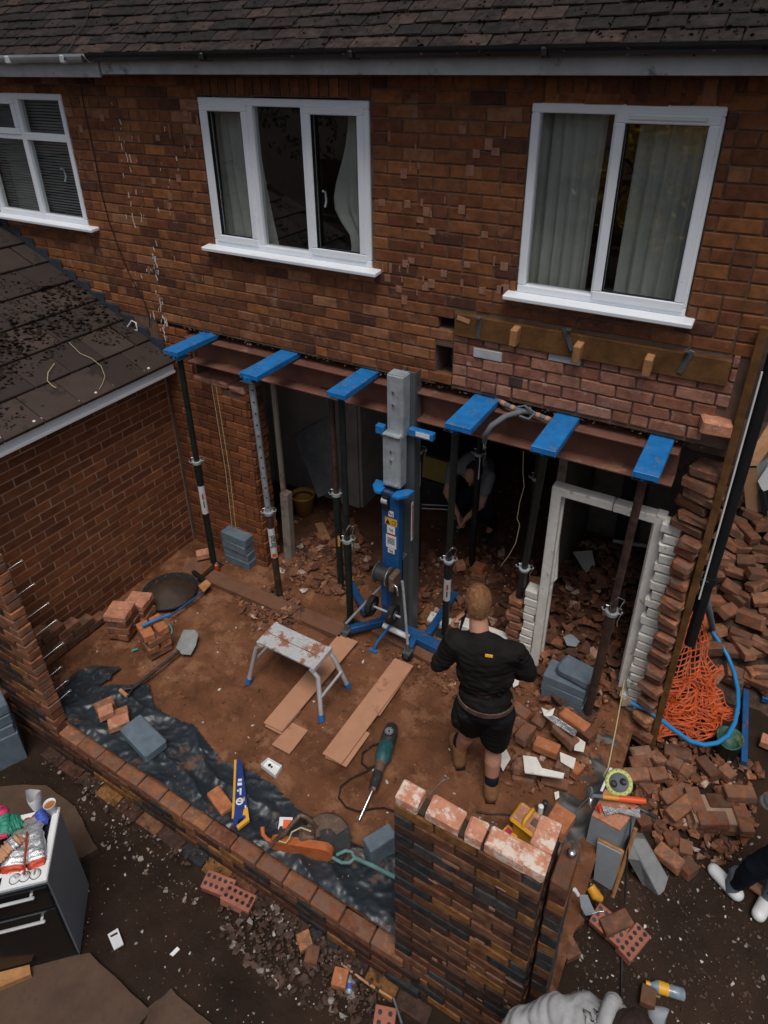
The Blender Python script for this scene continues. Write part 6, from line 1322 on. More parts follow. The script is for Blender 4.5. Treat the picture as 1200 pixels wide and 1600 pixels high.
# ================================================================== FRONT LEFT: cooker and litter
ck=thing('cooker','grey sided freestanding cooker with white hob rim and black glass doors','cooker',(-2.69,-3.04,0),R(43.8))
CW,CD,CH_=.50,.41,.84
q=MB(); q.box((-CW/2,CD/2,CH_/2),(CW,CD,CH_-.03),b=.004); q.build('casing','cooker_side',ck)
q=MB(); 
for x0_,x1_,y0_,y1_ in((-CW-.005,.005,-.012,.085),(-CW-.005,.005,CD-.03,CD+.005),(-.035,.005,.085,CD-.03),(-CW-.005,-CW+.03,.085,CD-.03)): q.box(((x0_+x1_)/2,(y0_+y1_)/2,CH_),(x1_-x0_,y1_-y0_,.03),b=.006)
q.build('hob_rim','white',ck)
q=MB(); q.box((-CW/2,CD/2,CH_-.006),(CW-.06,CD-.10,.016)); q.build('hob_top','black_glass',ck)
for k,x in enumerate((-.06,-.115,-.165)):
    q=MB(); q.lathe((x,.032,CH_+.015),[(.026,0),(.026,.004),(.019,.006),(.018,.018),(0,.018)],18); kb=q.build('knob','white',ck)
    q=MB(); q.box((x,.032,CH_+.036),(.010,.034,.010),(0,0,.5*k),b=.003); q.build('knob_grip','foil_silver',kb); q=MB(); q.lathe((x,.032,CH_+.0155),[(.030,0),(.030,.001),(.026,.001)],20); q.build('knob_ring','tooldark',kb)
q=MB(); q.box((-.30,.03,CH_+.014),(.13,.05,.006)); q.build('clock_window','black_glass',ck)
for z0_,z1_,hz_ in((.60,.80,.77),(.12,.585,.53)):
    q=MB(); q.box((-CW/2,-.010,(z0_+z1_)/2),(CW-.012,.02,z1_-z0_),b=.004); d=q.build('oven_door','black_glass',ck)
    q=MB(); q.box((-CW/2-.02,-.045,hz_),(CW-.10,.018,.016),b=.005); q.box((-.09,-.03,hz_),(.014,.03,.012)); q.box((-CW+.05,-.03,hz_),(.014,.03,.012)); q.build('door_handle','alu',d)
q=MB(); q.box((-CW/2,-.006,.06),(CW-.012,.012,.11)); q.build('plinth','black_plastic',ck)
# litter on the hob
def pillow(P,wid,h,mats,bands,name,label,cat,seed=0,crk=.012):
    """crinkled bag along spine P (world points); bands: list of (t0,t1,mat index)"""
    P=[Vector(p) for p in P]; n=26;m=18; q=MB(); q.smooth=True; V=[]
    for j in range(n+1):
        t=j/n; f=t*(len(P)-1); i=min(int(f),len(P)-2); c=P[i].lerp(P[i+1],f-i); d=(P[i+1]-P[i]).normalized(); s_=Vector((-d.y,d.x,0)).normalized()
        ww=wid*(1-.25*abs(2*t-1)**6); hh=h*max(.10,(1-abs(2*t-1)**3))
        for k in range(m):
            a=6.283*k/m; cr=crk*nz(j*.55,math.cos(a)*2.2+k*.3,1,seed)+.3*crk*math.sin(j*2.1+seed)
            V.append(c+s_*math.cos(a)*(ww/2+cr)+Vector((0,0,(hh/2+cr)*math.sin(a)+hh/2)))
    for j in range(n):
        t=j/n; mi=0
        for k in range(m):
            mi=0
            for b0,b1,mm in bands:
                if b0<=t<b1: mi=mm
            if len(mats)>2 and mi==0 and k in(3,4,5): mi=2
            q.mi=mi; q.add([V[j*m+k],V[j*m+(k+1)%m],V[(j+1)*m+(k+1)%m],V[(j+1)*m+k]],[(0,1,2,3)])
    me=bpy.data.meshes.new(name); bm=bmesh.new()
    me.from_pydata([tuple(v) for v in q.v],[],q.f); 
    for x in mats: me.materials.append(MT[x])
    me.polygons.foreach_set('material_index',q.m); me.polygons.foreach_set('use_smooth',q.sm); bm.from_mesh(me); bmesh.ops.remove_doubles(bm,verts=bm.verts,dist=1e-5); bm.to_mesh(me); bm.free()
    o=bpy.data.objects.new(name,me); COL.objects.link(o); return tag(o,label,cat)
zc=CH_+.01
bag=pillow([G(58,1357,zc),G(58,1330,zc),G(50,1275,zc)],.10,.055,['foil_silver','foil_red','foil_silver'],[(0,.13,1),(.93,1.1,1)],'crisp_bag','silver crisp multipack bag with red ends lying on the cooker, right side','crisp bag',3)
bag2=pillow([G(18,1366,zc),G(25,1345,zc),G(40,1290,zc)],.13,.05,['foil_silver','foil_red','foil_silver'],[(0,.16,1),(.9,1.1,1)],'crisp_bag','wide silver and red crisp bag on the cooker nearest the knobs','crisp bag',9)
def topz(px,py): return G(px,py,zc+.062)
q=MB(); q.tube([topz(38,1366),topz(40,1330),topz(42,1300)],.006,6); q.build('red_stripe','foil_red',bag2)
text_on('bag_lettering','CRISPS',.040,'ink',frame_m(topz(52,1345)+Vector((0,0,.006)),(G(50,1310,1)-G(53,1370,1)),Vector((-1,.1,.0))),bag) if False else None
pillow([G(35,1282,zc),G(18,1292,zc),G(5,1302,zc)],.11,.05,['foil_green'],[],'plastic_bag','crumpled green plastic bag on the cooker','plastic bag',12,.02)
pillow([G(0,1262,zc+.02),G(8,1285,zc+.02),G(4,1310,zc+.02)],.07,.05,['foil_pink','foil_green'],[(.4,.9,1)],'sweet_wrapper','pink and green sweet wrapper at the left edge on the cooker','wrapper',15,.015)
pillow([G(35,1308,zc+.05),G(15,1325,zc+.05),G(-5,1345,zc+.05)],.08,.035,['tape','foil_silver'],[(.2,.5,1)],'bread_wrapper','crumpled clear and tan wrapper lying over the bags','wrapper',18,.015)
pillow([G(62,1268,zc),G(66,1278,zc),G(70,1288,zc)],.055,.05,['foil_blue'],[],'blue_wrapper','small blue wrapper beside the paper cup','wrapper',22)
c=G(60,1262,zc); cu_=thing('paper_bag','torn white paper bag standing on the back corner of the cooker','paper bag',c,world=True)
q=MB(); q.lathe(c,[(.028,0),(.032,.05),(.038,.10),(.040,.13)],9); q.v=[(x+.012*nz(x,y,20,z*20),y+.012*nz(x,y,20,z*20+4),z+(.03*math.sin(math.atan2(y-c.y,x-c.x)*2+1) if z>zc+.12 else 0)) for x,y,z in q.v]; q.build('paper','label_white',cu_)
c=G(82,1268,zc); cu_=thing('paper_cup','white paper cup of brown drink on the corner of the cooker','cup',c,world=True)
q=MB(); q.lathe(c,[(0,0),(.026,0),(.034,.075),(.036,.078),(.033,.078),(.030,.055)],20); q.build('cup_wall','white',cu_); q=MB(); q.lathe(c,[(0,.06),(.0305,.06)],20); q.build('drink','tea',cu_)
# packet, strips, bottles
q=MB(); P=[GG(x,y,gz,.03) for x,y in((168,1460),(184,1450),(193,1475),(178,1484))]; n=4; q.add([tuple(p) for p in P]+[tuple(p-Vector((0,0,.012))) for p in P],[(0,1,2,3),(7,6,5,4),(0,4,5,1),(1,5,6,2),(2,6,7,3),(3,7,4,0)]); pk=q.build('small_packet','label_white',label='white and green printed packet lying on the dark soil',cat='packet')
for pts,m in(([(176,1479),(193,1472),(193,1475),(178,1484)],'green_bag'),([(172,1462),(183,1456),(184,1459),(173,1465)],'ink'),([(174,1470),(185,1464),(187,1470),(180,1474)],'green_bag')):
    q=MB(); pxquad(q,pts,GG(180,1467,gz,.0325).z,.001); q.build('print_mark',m,pk)
for pts,lab_ in(([(265,1491),(277,1479),(281,1483),(270,1494)],'white plastic strip on the soil right of the printed packet'),([(8,1577),(9,1577),(9,1578),(8,1578)],'x')):
    if lab_=='x': continue
    q=MB(); pxquad(q,pts,GG(272,1487,gz,.012).z,.006); q.build('plastic_strip','white',label=lab_,cat='strip')
q=MB(); pxquad(q,[(-25,1535),(-5,1520),(46,1507),(48,1522),(0,1542),(-20,1552)],.09,.05); q.build('timber_offcut','plywood',label='dirty timber block on the paving beside the cooker front',cat='timber')
def bottle(label,A,B_,m,cap,lab,r0=.03,lm='label_white'):
    A=Vector(A);B_=Vector(B_); d=B_-A; t=thing('plastic_bottle',label,'bottle',A,world=True)
    q=MB(); q.tube([A,A+d*.03,A+d*.35,A+d*.42,A+d*.5,A+d*.72,A+d*.86,A+d*.9],[r0*.7,r0,r0,r0*.9,r0,r0,r0*.4,r0*.38],14); q.build('bottle_body',m,t)
    q=MB(); q.tube([A+d*.9,B_],r0*.45,10); q.build('cap',cap,t)
    q=MB(); q.tube([A+d*lab[0],A+d*lab[1]],r0*1.03,14,cap=False); q.build('label',lm,t); return t
bottle('blue tinted plastic water bottle lying by the outside wall foot',GG(547,1524,gz,.04),GG(545,1562,gz,.03),'pet','white',(.35,.6),.026,'foil_blue')
bottle('clear bottle with a yellow label lying behind the dark topped brick',GG(1070,1555,gz,.04),GG(1009,1536,gz,.05),'pet','sawyellow',(.42,.68),.032,'sawyellow')
q=MB(); q.tube([GG(531,1504,gz,.05),GG(572,1535,gz,.05),GG(613,1560,gz,.05)],.008,6); q.build('garden_cane','wood',label='thin bamboo cane leaning along the outside wall foot',cat='cane')
q=MB(); q.tube([GG(615,1560,gz,.05),GG(628,1600,gz,.05)],.010,6); q.build('grey_rod','alu_dark',label='short grey rod at the foot of the pillar',cat='rod')
q=MB(); 
gpz=lambda x,y:gz(x,y)
c=GG(1030,1590); q.lathe(c,[(.05,0),(.055,.02),(.035,.05),(.012,.06),(0,.06)],6); q.v=[(x+.06*nz(x,y,14,z*19),y+.06*nz(x,y,15,z*19),z) for x,y,z in q.v]; q.build('crumpled_bag','greyboard',label='crumpled blue grey bag at the bottom edge beside the crouching builder',cat='bag')
# grey blocks at the left edge outside the corner wall
for k in range(3):
    c=G(2,1150,.5); o=inst(block_mesh('concrete_block','conc_blue',.40,.2,.095,970+k),'concrete_block',None,(-4.36,-2.50,.06+.1*k+.28),(0,0,R(65)+.05*k)); tag(o,'blue grey concrete block at the left edge outside the tall wall, %s'%['lowest seen','middle','topmost'][k],'concrete block','concrete blocks at the left edge')
o=inst(block_mesh('concrete_block','conc_blue',.42,.22,.32,977),'concrete_block',None,(-4.36,-2.50,.14),(0,0,R(65))); tag(o,'dark concrete block at the bottom of the left edge stack','concrete block','concrete blocks at the left edge')
# paving
pv=thing('paving','worn brown concrete paving slabs at the lower left corner','paving',(-3,-3,.02),world=True)
for pts,dz0 in (([(-40,1560),(30,1500),(140,1490),(236,1580),(215,1600),(180,1650),(-60,1660)],.03),([(232,1575),(266,1545),(330,1600),(320,1660),(215,1650)],.026),([(-30,1228),(72,1226),(118,1262),(152,1326),(120,1345),(-40,1340)],.022)):
    P=[]; n=len(pts)
    for i in range(n):
        a,b=pts[i],pts[(i+1)%n]
        for k in range(6):
            t=k/6; P.append((a[0]*(1-t)+b[0]*t+r.uniform(-1.5,1.5),a[1]*(1-t)+b[1]*t+r.uniform(-1.5,1.5)))
    q=MB(); pxquad(q,P,dz0+.02,.05); q.build('slab','slab',pv)
# ================================================================== RUBBLE AND DEBRIS (uncountable)
def inpx(P,poly): 
    a=proj(P); return inpoly(a[0],a[1],poly)
def scatter(n,poly,f,x0,x1,y0,y1,sz,m,name,label,cat='rubble',heap=None,lift=.4,parent=None):
    def pos(rr_):
        for _ in range(60):
            x,y=rr_.uniform(x0,x1),rr_.uniform(y0,y1); z=f(x,y)+(heap(x,y) if heap else 0)
            if poly is None or inpx((x,y,z),poly): return (x,y,z)
        return None
    its=chips(n,pos,sz,r,lift); return joined(its,name,m,parent,label,cat)
sm_=lambda a,b:(lambda rr_:a+(b-a)*rr_.random()**3)
# heap between second prop and lift
scatter(900,[(430,770),(520,770),(580,860),(560,930),(470,925),(430,880)],fz,-3.6,-2.2,-.3,1.2,sm_(.012,.075),'rubble','brick_rubble','heaped broken bricks behind the second and third props')
scatter(420,[(365,925),(450,915),(475,960),(460,990),(395,985)],fz,-3.7,-2.4,-.8,.2,sm_(.008,.05),'rubble','brick_rubble','small scatter of brick chips behind the work platform',heap=lambda x,y:.03*math.exp(-((x+3.05)**2+(y+.35)**2)/.03))
scatter(800,[(640,860),(840,850),(845,1000),(690,1010),(640,960)],fz,-2.4,-.8,-.3,1.4,sm_(.008,.07),'rubble','brick_rubble','broken bricks around the props right of the lift')
scatter(800,[(850,850),(1010,850),(985,1100),(840,1100)],fz,-1.1,-.05,-.2,2.0,sm_(.015,.085),'rubble','brick_rubble','broken bricks filling the doorway',heap=lambda x,y:.05)
scatter(500,[(770,1010),(950,1090),(960,1140),(900,1230),(800,1250),(770,1150)],fz,-1.1,.0,-1.2,.2,sm_(.008,.045),'rubble','brick_rubble','chips and shards around the pile right of the man')
scatter(700,[(560,1000),(860,1060),(800,1140),(640,1060)],fz,-2.3,-.7,-1.0,.2,sm_(.004,.03),'rubble','brick_rubble','thin litter of chips in front of the lift and the man')
scatter(1500,None,fz,-4.55,-.15,-2.0,.3,sm_(.004,.02),'soil','soil_clods','small clods of trodden soil on the extension floor','grit',lift=.1)
scatter(2600,None,fz,-4.55,-.15,-2.0,.3,sm_(.002,.013),'rubble','soil_grit','fine grit and pebbles over the trodden soil floor','grit')
scatter(1200,None,fz,-4.5,-.1,.3,3.0,sm_(.005,.04),'rubble','room_grit','debris over the floor of the opened room','grit')
scatter(2600,None,gz,-4.3,1.2,-3.6,-2.26,sm_(.002,.014),'rubble_dark','garden_grit','fine grit over the dark soil before the wall','grit')
scatter(2200,[(900,1380),(1220,1300),(1220,1640),(900,1640)],gz,-.3,1.4,-2.3,-.3,sm_(.002,.016),'rubble_dark','passage_grit','fine grit over the dark ground at the lower right','grit')
scatter(150,[(100,1230),(200,1235),(240,1330),(330,1390),(300,1430),(180,1330),(120,1300)],gz,-3.6,-2.0,-2.9,-2.25,sm_(.004,.024),'plaster_bits','plaster_debris','pale plaster chips strewn outside the low wall','debris')
scatter(900,[(340,1400),(420,1400),(560,1500),(600,1600),(520,1600),(420,1540),(350,1470)],gz,-2.6,-.8,-2.9,-2.25,sm_(.006,.035),'rubble_dark','mortar_debris','lumps of mortar debris against the outside of the low wall','debris',heap=lambda x,y:.05*sst(-2.6,-2.3,y))
scatter(120,None,gz,-3.4,-.9,-3.4,-2.3,sm_(.003,.014),'pale_chip','pale_flecks','pale flecks scattered over the dark soil','debris')
scatter(80,[(900,1380),(1220,1300),(1220,1640),(900,1640)],gz,-.3,1.4,-2.3,-.3,sm_(.003,.014),'pale_chip','pale_flecks','pale flecks scattered over the ground at the lower right','debris')
scatter(150,None,fz,-3.9,-.3,-1.9,1.2,sm_(.003,.02),'pale_chip','pale_flecks','pale plaster flecks on the red soil floor','debris')
scatter(500,None,lambda x,y:.06,-4.0,-1.0,-2.36,-2.23,sm_(.004,.02),'rubble_dark','footing_debris','crumbs along the foot of the low wall','debris')
# loose bricks inside the doorway: things one can tell apart
for i,(a,b,z) in enumerate((((858,965),(885,1000),.10),((880,955),(915,985),.14),((905,905),(925,925),.20),((870,915),(890,930),.18),((930,960),(945,985),.12),((895,985),(935,1008),.16),((868,880),(885,890),.25),((950,1035),(965,1060),.10),((932,1015),(950,1040),.12),((855,1015),(870,1035),.08),((915,935),(938,945),.18),((885,935),(900,915),.2))):
    o=brick_px(a,b,F0+z,['brown brick at the left jamb foot inside the doorway','flat brick near the doorway sill, left of centre','brick high in the doorway rubble beside the pale sheet','brick at the back left of the doorway rubble','brick in the middle of the doorway rubble, near the leaning prop','long brick across the front of the doorway rubble','small far brick at the back left inside the doorway','brick tight against the leaning prop foot in the doorway','brick just behind the top concrete block in the doorway','brick between the left jamb and the concrete blocks','brick in the upper middle of the doorway rubble','brick standing on its side in the doorway rubble'][i],'brick_heap',roll=r.uniform(-.3,.3),pitch=r.uniform(-.2,.2),group='bricks fallen inside the doorway')
# room contents
c=FG(475,800); yb2=thing('yellow_bucket','yellow builders bucket standing in the dim left room','bucket',c,world=True)
q=MB(); q.lathe(c,[(0,0),(.095,0),(.125,.22),(.132,.225),(.132,.245),(.124,.245),(.10,.03),(0,.03)],24); q.build('shell','bucket_y',yb2); q=MB(); q.lathe(c,[(.1,.19),(.122,.20)],24); q.build('inside','tooldark',yb2)
q=MB(); q.tube([c+Vector((.128*math.cos(a),.128*math.sin(a)*.3-.10,.23-.05*math.sin(a))) for a in[3.14*i/10 for i in range(11)]],.004,5); q.build('bucket_handle','alu_dark',yb2)
ra=thing('radiator','old grey panel radiator leaning tilted against the back wall of the left room','radiator',W(490,720,1.15),world=True)
P=[W(459,680,1.30),W(514,650,1.30),W(520,765,1.05),W(497,778,1.0)]
q=MB(); q.add([tuple(p) for p in P]+[(p.x,p.y+.05,p.z) for p in P],[(0,1,2,3),(7,6,5,4),(0,4,5,1),(1,5,6,2),(2,6,7,3),(3,7,4,0)]); q.build('panel','conc',ra)
for i in range(14):
    t=(i+.5)/14; a=P[0].lerp(P[1],t);b=P[3].lerp(P[2],t); q=MB(); q.tube([a+Vector((0,-.004,0)),b+Vector((0,-.004,0))],.005,4); q.build('rib','conc',ra)
c=G(445,795,F0+.1); q=MB(); q.lathe((c.x,c.y,F0),[(0,.06),(.10,.10),(.12,.13),(.06,.2),(0,.2)],10); q.v=[(x+.03*nz(x,y,9,z*9),y+.03*nz(x,y,8,z*9),z) for x,y,z in q.v]; q.build('rubble_sack','dark_fabric',label='slumped dark sack left of the yellow bucket',cat='sack')
tbx=thing('yellow_toolbox','faded yellow plastic storage box in the dark behind the lift','storage box',FG(672,800),world=True)
c=FG(672,800)+Vector((0,.3,0)); q=MB(); q.box(c+Vector((0,0,.45)),(.42,.3,.30),b=.02); q.build('box_body','yellow_dim',tbx); q=MB(); q.box(c+Vector((0,0,.615)),(.45,.33,.03),b=.01); q.build('box_lid','tooldark',tbx)
q=MB(); q.box(c+Vector((0,0,.15)),(.5,.36,.29),b=.01); q.build('dark_chest','tooldark',label='dark chest under the faded yellow storage box',cat='chest')
for i in range(2): q=MB(); q.tube([FG(640,835)+Vector((0,.25,.18+.05*i)),FG(640,835)+Vector((.45,.40,.22+.05*i))],.006,6); q.build('metal_rail','alu',label='thin aluminium rail lying in the dark behind the lift, %s'%('upper' if i else 'lower'),cat='rail')
q=MB(); a=FG(500,838); q.box(a+Vector((.0,.05,.03)),(.30,.09,.02),(0,0,-.7)); q.build('timber_lath','wood',label='pale broken lath on the floor behind the third prop',cat='timber')
q=MB(); a=G(880,820,F0+.9); wp_=MB()
# green plasterboard scrap and timber in doorway
q=MB(); q.box(G(915,1000,F0+.12)+Vector((0,0,.02)),(.34,.07,.05),(0,.15,-.5),b=.004); q.build('timber_batten','wood' if False else 'brick_loose',label='dusty batten slanting across the rubble in the doorway',cat='timber')
q=MB(); gq(q,[(880,995),(893,990),(906,1002),(900,1010),(886,1008)],F0+.24,.006); q.build('plasterboard_scrap','greyboard',label='small greenish plasterboard scrap in the doorway rubble',cat='scrap')
q=MB(); q.tube([W(958,845,1.9),W(1020,855,1.9)],.02,6); q.build('white_skirting','white_paint',label='white skirting length at the back of the room behind the doorway',cat='timber')
q=MB(); q.box(W(985,800,2.12),(.22,.04,1.1)); q.build('blue_grey_door','lead',label='blue grey panel standing at the back behind the doorway',cat='door panel')
# plaster piece on left door jamb
q=MB(); P=[W(866,842,.2),W(873,850,.2),W(870,905,.2),W(862,912,.2),W(858,880,.2)]; n=len(P); q.add([tuple(p) for p in P]+[(p.x,p.y+.02,p.z) for p in P],[tuple(range(n)),tuple(range(n,2*n))[::-1]]+[(i,(i+1)%n,n+(i+1)%n,n+i) for i in range(n)]); q.build('plaster_flap','white_paint',label='torn plaster flap hanging inside the left door jamb',cat='plaster')
# ================================================================== PEOPLE
def capsule(q,p0,p1,r0,r1,n=14,flat=None):
    p0=Vector(p0);p1=Vector(p1); d=(p1-p0); L_=max(d.length,1e-4); d=d.normalized(); pts=[];rs=[]
    for k in range(4,0,-1): a=R(90*k/4.4); pts.append(p0-d*r0*math.sin(a)); rs.append(r0*math.cos(a))
    pts+=[p0,p1]; rs+=[r0,r1]
    for k in range(1,5): a=R(90*k/4.4); pts.append(p1+d*r1*math.sin(a)); rs.append(r1*math.cos(a))
    q.tube(pts,rs,n)
def ell(q,c,rad,rot=None,n=18):
    m=10; q.lathe(c,[(max(1e-3,math.sin(math.pi*i/m)),-math.cos(math.pi*i/m)) for i in range(m+1)],n,(rot or Matrix.Identity(3))@Matrix.Diagonal(Vector(rad)))
    q.add([],[])
def blob(q,name,m,parent,vox=.010,smooth=6,fold=0.,fs=9.,label=None):
    me=bpy.data.meshes.new(name); me.from_pydata([tuple(v) for v in q.v],[],q.f); 
    bm=bmesh.new(); bm.from_mesh(me); bmesh.ops.remove_doubles(bm,verts=bm.verts,dist=1e-6); bmesh.ops.holes_fill(bm,edges=[e for e in bm.edges if e.is_boundary],sides=0); bmesh.ops.recalc_face_normals(bm,faces=bm.faces); bm.to_mesh(me); bm.free()
    o=bpy.data.objects.new(name,me); COL.objects.link(o)
    a=o.modifiers.new('r','REMESH'); a.mode='VOXEL'; a.voxel_size=vox; b=o.modifiers.new('s','SMOOTH'); b.iterations=smooth; b.factor=.5
    COL.objects.unlink(o); TS.collection.objects.link(o); TS.view_layers[0].update(); dg=TS.view_layers[0].depsgraph; me2=bpy.data.meshes.new_from_object(o.evaluated_get(dg)); bpy.data.objects.remove(o)
    if fold:
        for v in me2.vertices:
            c=v.co; k=fold*(nz(c.x+.4*c.z,c.y-.3*c.z,fs,c.z*2)+.5*nz(c.x,c.z*2.2,fs*2,c.y)); v.co=c+v.normal*k
    me2.name=name; me2.transform(Matrix.Translation(-off(parent))); me2.materials.clear(); me2.materials.append(MT[m]); me2.polygons.foreach_set('use_smooth',[True]*len(me2.polygons))
    o=bpy.data.objects.new(name,me2); COL.objects.link(o); o.parent=parent; OFF[o.name]=off(parent)
    if label: o['label']=label
    return o
V=Vector
TS=bpy.data.scenes.new('sculpting_bench')
def head(q,c,fwd,s=1.):
    """skull, jaw, nose, ears facing fwd (unit)"""
    up=V((0,0,1)); rt=fwd.cross(up).normalized(); up=rt.cross(fwd); M3=Matrix((rt,fwd,up)).transposed()
    ell(q,c,(.072*s,.090*s,.100*s),M3); ell(q,c+fwd*.030*s-up*.055*s,(.052*s,.058*s,.055*s),M3)
    capsule(q,c+fwd*.090*s+up*.0,c+fwd*.104*s-up*.028*s,.010*s,.014*s,8)
    for e in(-1,1): ell(q,c+rt*(e*.074*s)-up*.010*s-fwd*.005,(.008*s,.018*s,.030*s),M3,10)
    ell(q,c+fwd*.084*s-up*.062*s,(.022*s,.012*s,.010*s),M3,10)
    return M3,rt,up
def face(p,c,fwd,rt,up,s=1.):
    for e in(-1,1): q=MB(); ell(q,c+fwd*.079*s+rt*(e*.028*s)+up*.006*s,(.011*s,)*3,None,10); q.build('eye','ink',p)
def hand(q,w_,d,n_,up,curl=.5,s=1.,thumb=1):
    """palm from wrist w_ along d, n_ = palm normal, fingers curl toward n_"""
    d=d.normalized(); n_=(n_-d*n_.dot(d)).normalized(); sd=d.cross(n_)
    M3=Matrix((sd,d,n_)).transposed(); ell(q,w_+d*.045*s,(.040*s,.050*s,.017*s),M3,12)
    for i,(o_,L_) in enumerate(((-.030,.062),(-.010,.072),(.010,.067),(.028,.052))):
        b=w_+d*.082*s+sd*(o_*s); d1=(d*math.cos(curl*.5)+n_*math.sin(curl*.5)); m_=b+d1*L_*.48*s; d2=(d*math.cos(curl*1.5)+n_*math.sin(curl*1.5)); e=m_+d2*L_*.32*s; d3=(d*math.cos(curl*2.3)+n_*math.sin(curl*2.3)); f=e+d3*L_*.24*s
        capsule(q,b-d*.02*s,m_,.0095*s,.0088*s,8); capsule(q,m_,e,.0088*s,.008*s,8); capsule(q,e,f,.008*s,.007*s,8)
    t0=w_+d*.022*s-sd*(thumb*.030*s); t1=t0+(d*.6-sd*thumb*.8).normalized()*.036*s; t2=t1+(d*.8+n_*.5-sd*thumb*.2).normalized()*.030*s
    capsule(q,t0,t1,.013*s,.011*s,8); capsule(q,t1,t2,.011*s,.008*s,8)
# --- standing man seen from behind
mn=thing('person','man with ginger hair in black sweatshirt, black shorts and tan boots seen from behind','person',(-.95,-1.05,F0),world=True)
fw=V((-.28,.96,0)).normalized(); rt=V((.96,.28,0)).normalized()
Hd=V((-1.06,-1.03,1.975)); Nk=V((-1.02,-1.08,1.83)); shL=V((-1.135,-1.16,1.745)); shR=V((-.80,-1.07,1.745))
ch=V((-.965,-1.11,1.66)); ws=V((-.945,-1.10,1.38)); pv_=V((-.935,-1.11,1.24))
elL=G(688,1036,F0+1.14); haL=G(712,972,F0+1.43); elR=V((-.735,-.96,1.49)); haR=V((-.90,-.84,1.30))
hipL=pv_-rt*.085-V((0,0,.04)); hipR=pv_+rt*.085-V((0,0,.04))
knR=V((-.875,-1.035,.83)); anR=V((-.855,-1.075,.455)); knL=V((-1.06,-1.0,.84)); anL=V((-1.145,-.955,.50))
q=MB(); hfw=V((-.45,.87,-.10)).normalized(); M3,hr,hu=head(q,Hd,hfw,.94)
capsule(q,Hd-V((0,0,.06))-hfw*.02,Nk-V((0,0,.03)),.052,.060); ell(q,ch,(.15,.09,.16),Matrix((rt,fw,V((0,0,1)))).transposed()); ell(q,ws,(.115,.07,.13),Matrix((rt,fw,V((0,0,1)))).transposed()); ell(q,pv_,(.12,.08,.10),Matrix((rt,fw,V((0,0,1)))).transposed())
for a,b,c_ in((shL,elL,haL),(shR,elR,haR)):
    capsule(q,ch+(a-ch)*.5,a-V((0,0,.02)),.045,.042); capsule(q,a-V((0,0,.02)),b,.040,.036); capsule(q,b,c_,.036,.026)
for a,b,c_ in((hipL,knL,anL),(hipR,knR,anR)):
    capsule(q,a,b,.085,.056); mid=b.lerp(c_,.35)-fw*.012; capsule(q,b,mid,.050,.057); capsule(q,mid,c_,.057,.036); capsule(q,c_,c_+fw*.12-V((0,0,.04)),.036,.03)
hand(q,haL,V((.45,.2,.85)),V((.8,-.1,-.3)),None,.55,.95,1); hand(q,haR,V((-.7,.5,-.3)),V((0,.3,.9)),None,.5,.95,-1)
body=blob(q,'body','skin',mn,.0065,3)
face(body,Hd,hfw,hr,hu)
q=MB(); ell(q,Hd-hfw*.012+hu*.020,(.077,.092,.094),M3); ell(q,Hd-hfw*.032-hu*.010,(.071,.066,.082),M3); hb_=blob(q,'hair','hair',mn,.008,3)
# cut the hair away from the face
bm=bmesh.new(); bm.from_mesh(hb_.data); o_=off(mn)
dl=[v for v in bm.verts if ((v.co+o_-Hd).dot(hfw)>.045 and (v.co+o_-Hd).dot(hu)<.055) or (v.co+o_-Hd).dot(hu)<-.085 or ((v.co+o_-Hd).dot(hfw)>-.002 and (v.co+o_-Hd).dot(hu)<.002)]
bmesh.ops.delete(bm,geom=dl,context='VERTS')
for v in bm.verts: v.co+=v.normal*(.004*nz(v.co.x,v.co.y,60,v.co.z*60)+.003*nz(v.co.x,v.co.y,120,v.co.z*90))
bm.to_mesh(hb_.data); bm.free()
q=MB(); rh=random.Random(5); vv=[v for v in hb_.data.vertices]
for i in range(2600):
    v=vv[rh.randrange(len(vv))]; c=v.co+o_; n=v.normal; down=(-hu*.9-hfw*.25+V((rh.uniform(-.5,.5),rh.uniform(-.5,.5),rh.uniform(-.3,.3)))); down=(down-n*down.dot(n)).normalized(); s_=n.cross(down)*.0011
    L1=rh.uniform(.010,.020); q.add([c-s_,c+s_,c+down*L1+n*.006],[(0,1,2)])
st2=q.build('hair_strands','hair',mn,fix=False,kind='stuff')
MB3=Matrix((rt,fw,V((0,0,1)))).transposed()
q=MB(); ell(q,ch+V((0,0,.0)),(.185,.115,.17),MB3); ell(q,ch.lerp(ws,.5),(.175,.115,.20),MB3); ell(q,ws-V((0,0,.07)),(.168,.12,.13),MB3); capsule(q,ch+V((0,0,.08)),Nk-V((0,0,.045)),.09,.066)
for a,b,c_ in((shL,elL,haL),(shR,elR,haR)):
    capsule(q,ch+(a-ch)*.45+V((0,0,.01)),a-V((0,0,.01)),.085,.072); capsule(q,a-V((0,0,.01)),b,.070,.058); capsule(q,b,b.lerp(c_,.80),.057,.040)
sw_=blob(q,'sweatshirt','black_cloth',mn,.009,4,.018,9.)
q=MB(); p=ch+V((0,0,.105))-fw*.098+rt*.03; q.box(p,(.045,.008,.018),MB3@Euler((-.35,0,.05)).to_matrix(),b=.002); q.build('neck_label','sawyellow',sw_)
q=MB(); ell(q,pv_+V((0,0,.02)),(.165,.13,.12),MB3)
for a,b in((hipL,knL),(hipR,knR)): capsule(q,a,a.lerp(b,.78),.112,.098)
st_=blob(q,'shorts','shorts',mn,.010,4,.010,9.)
q=MB(); ell(q,hipR-rt*.24+V((-.0,-.02,-.07)),(.045,.07,.10),MB3,12); po=blob(q,'holster_pocket','shorts',mn,.010,3,.008)
q=MB(); 
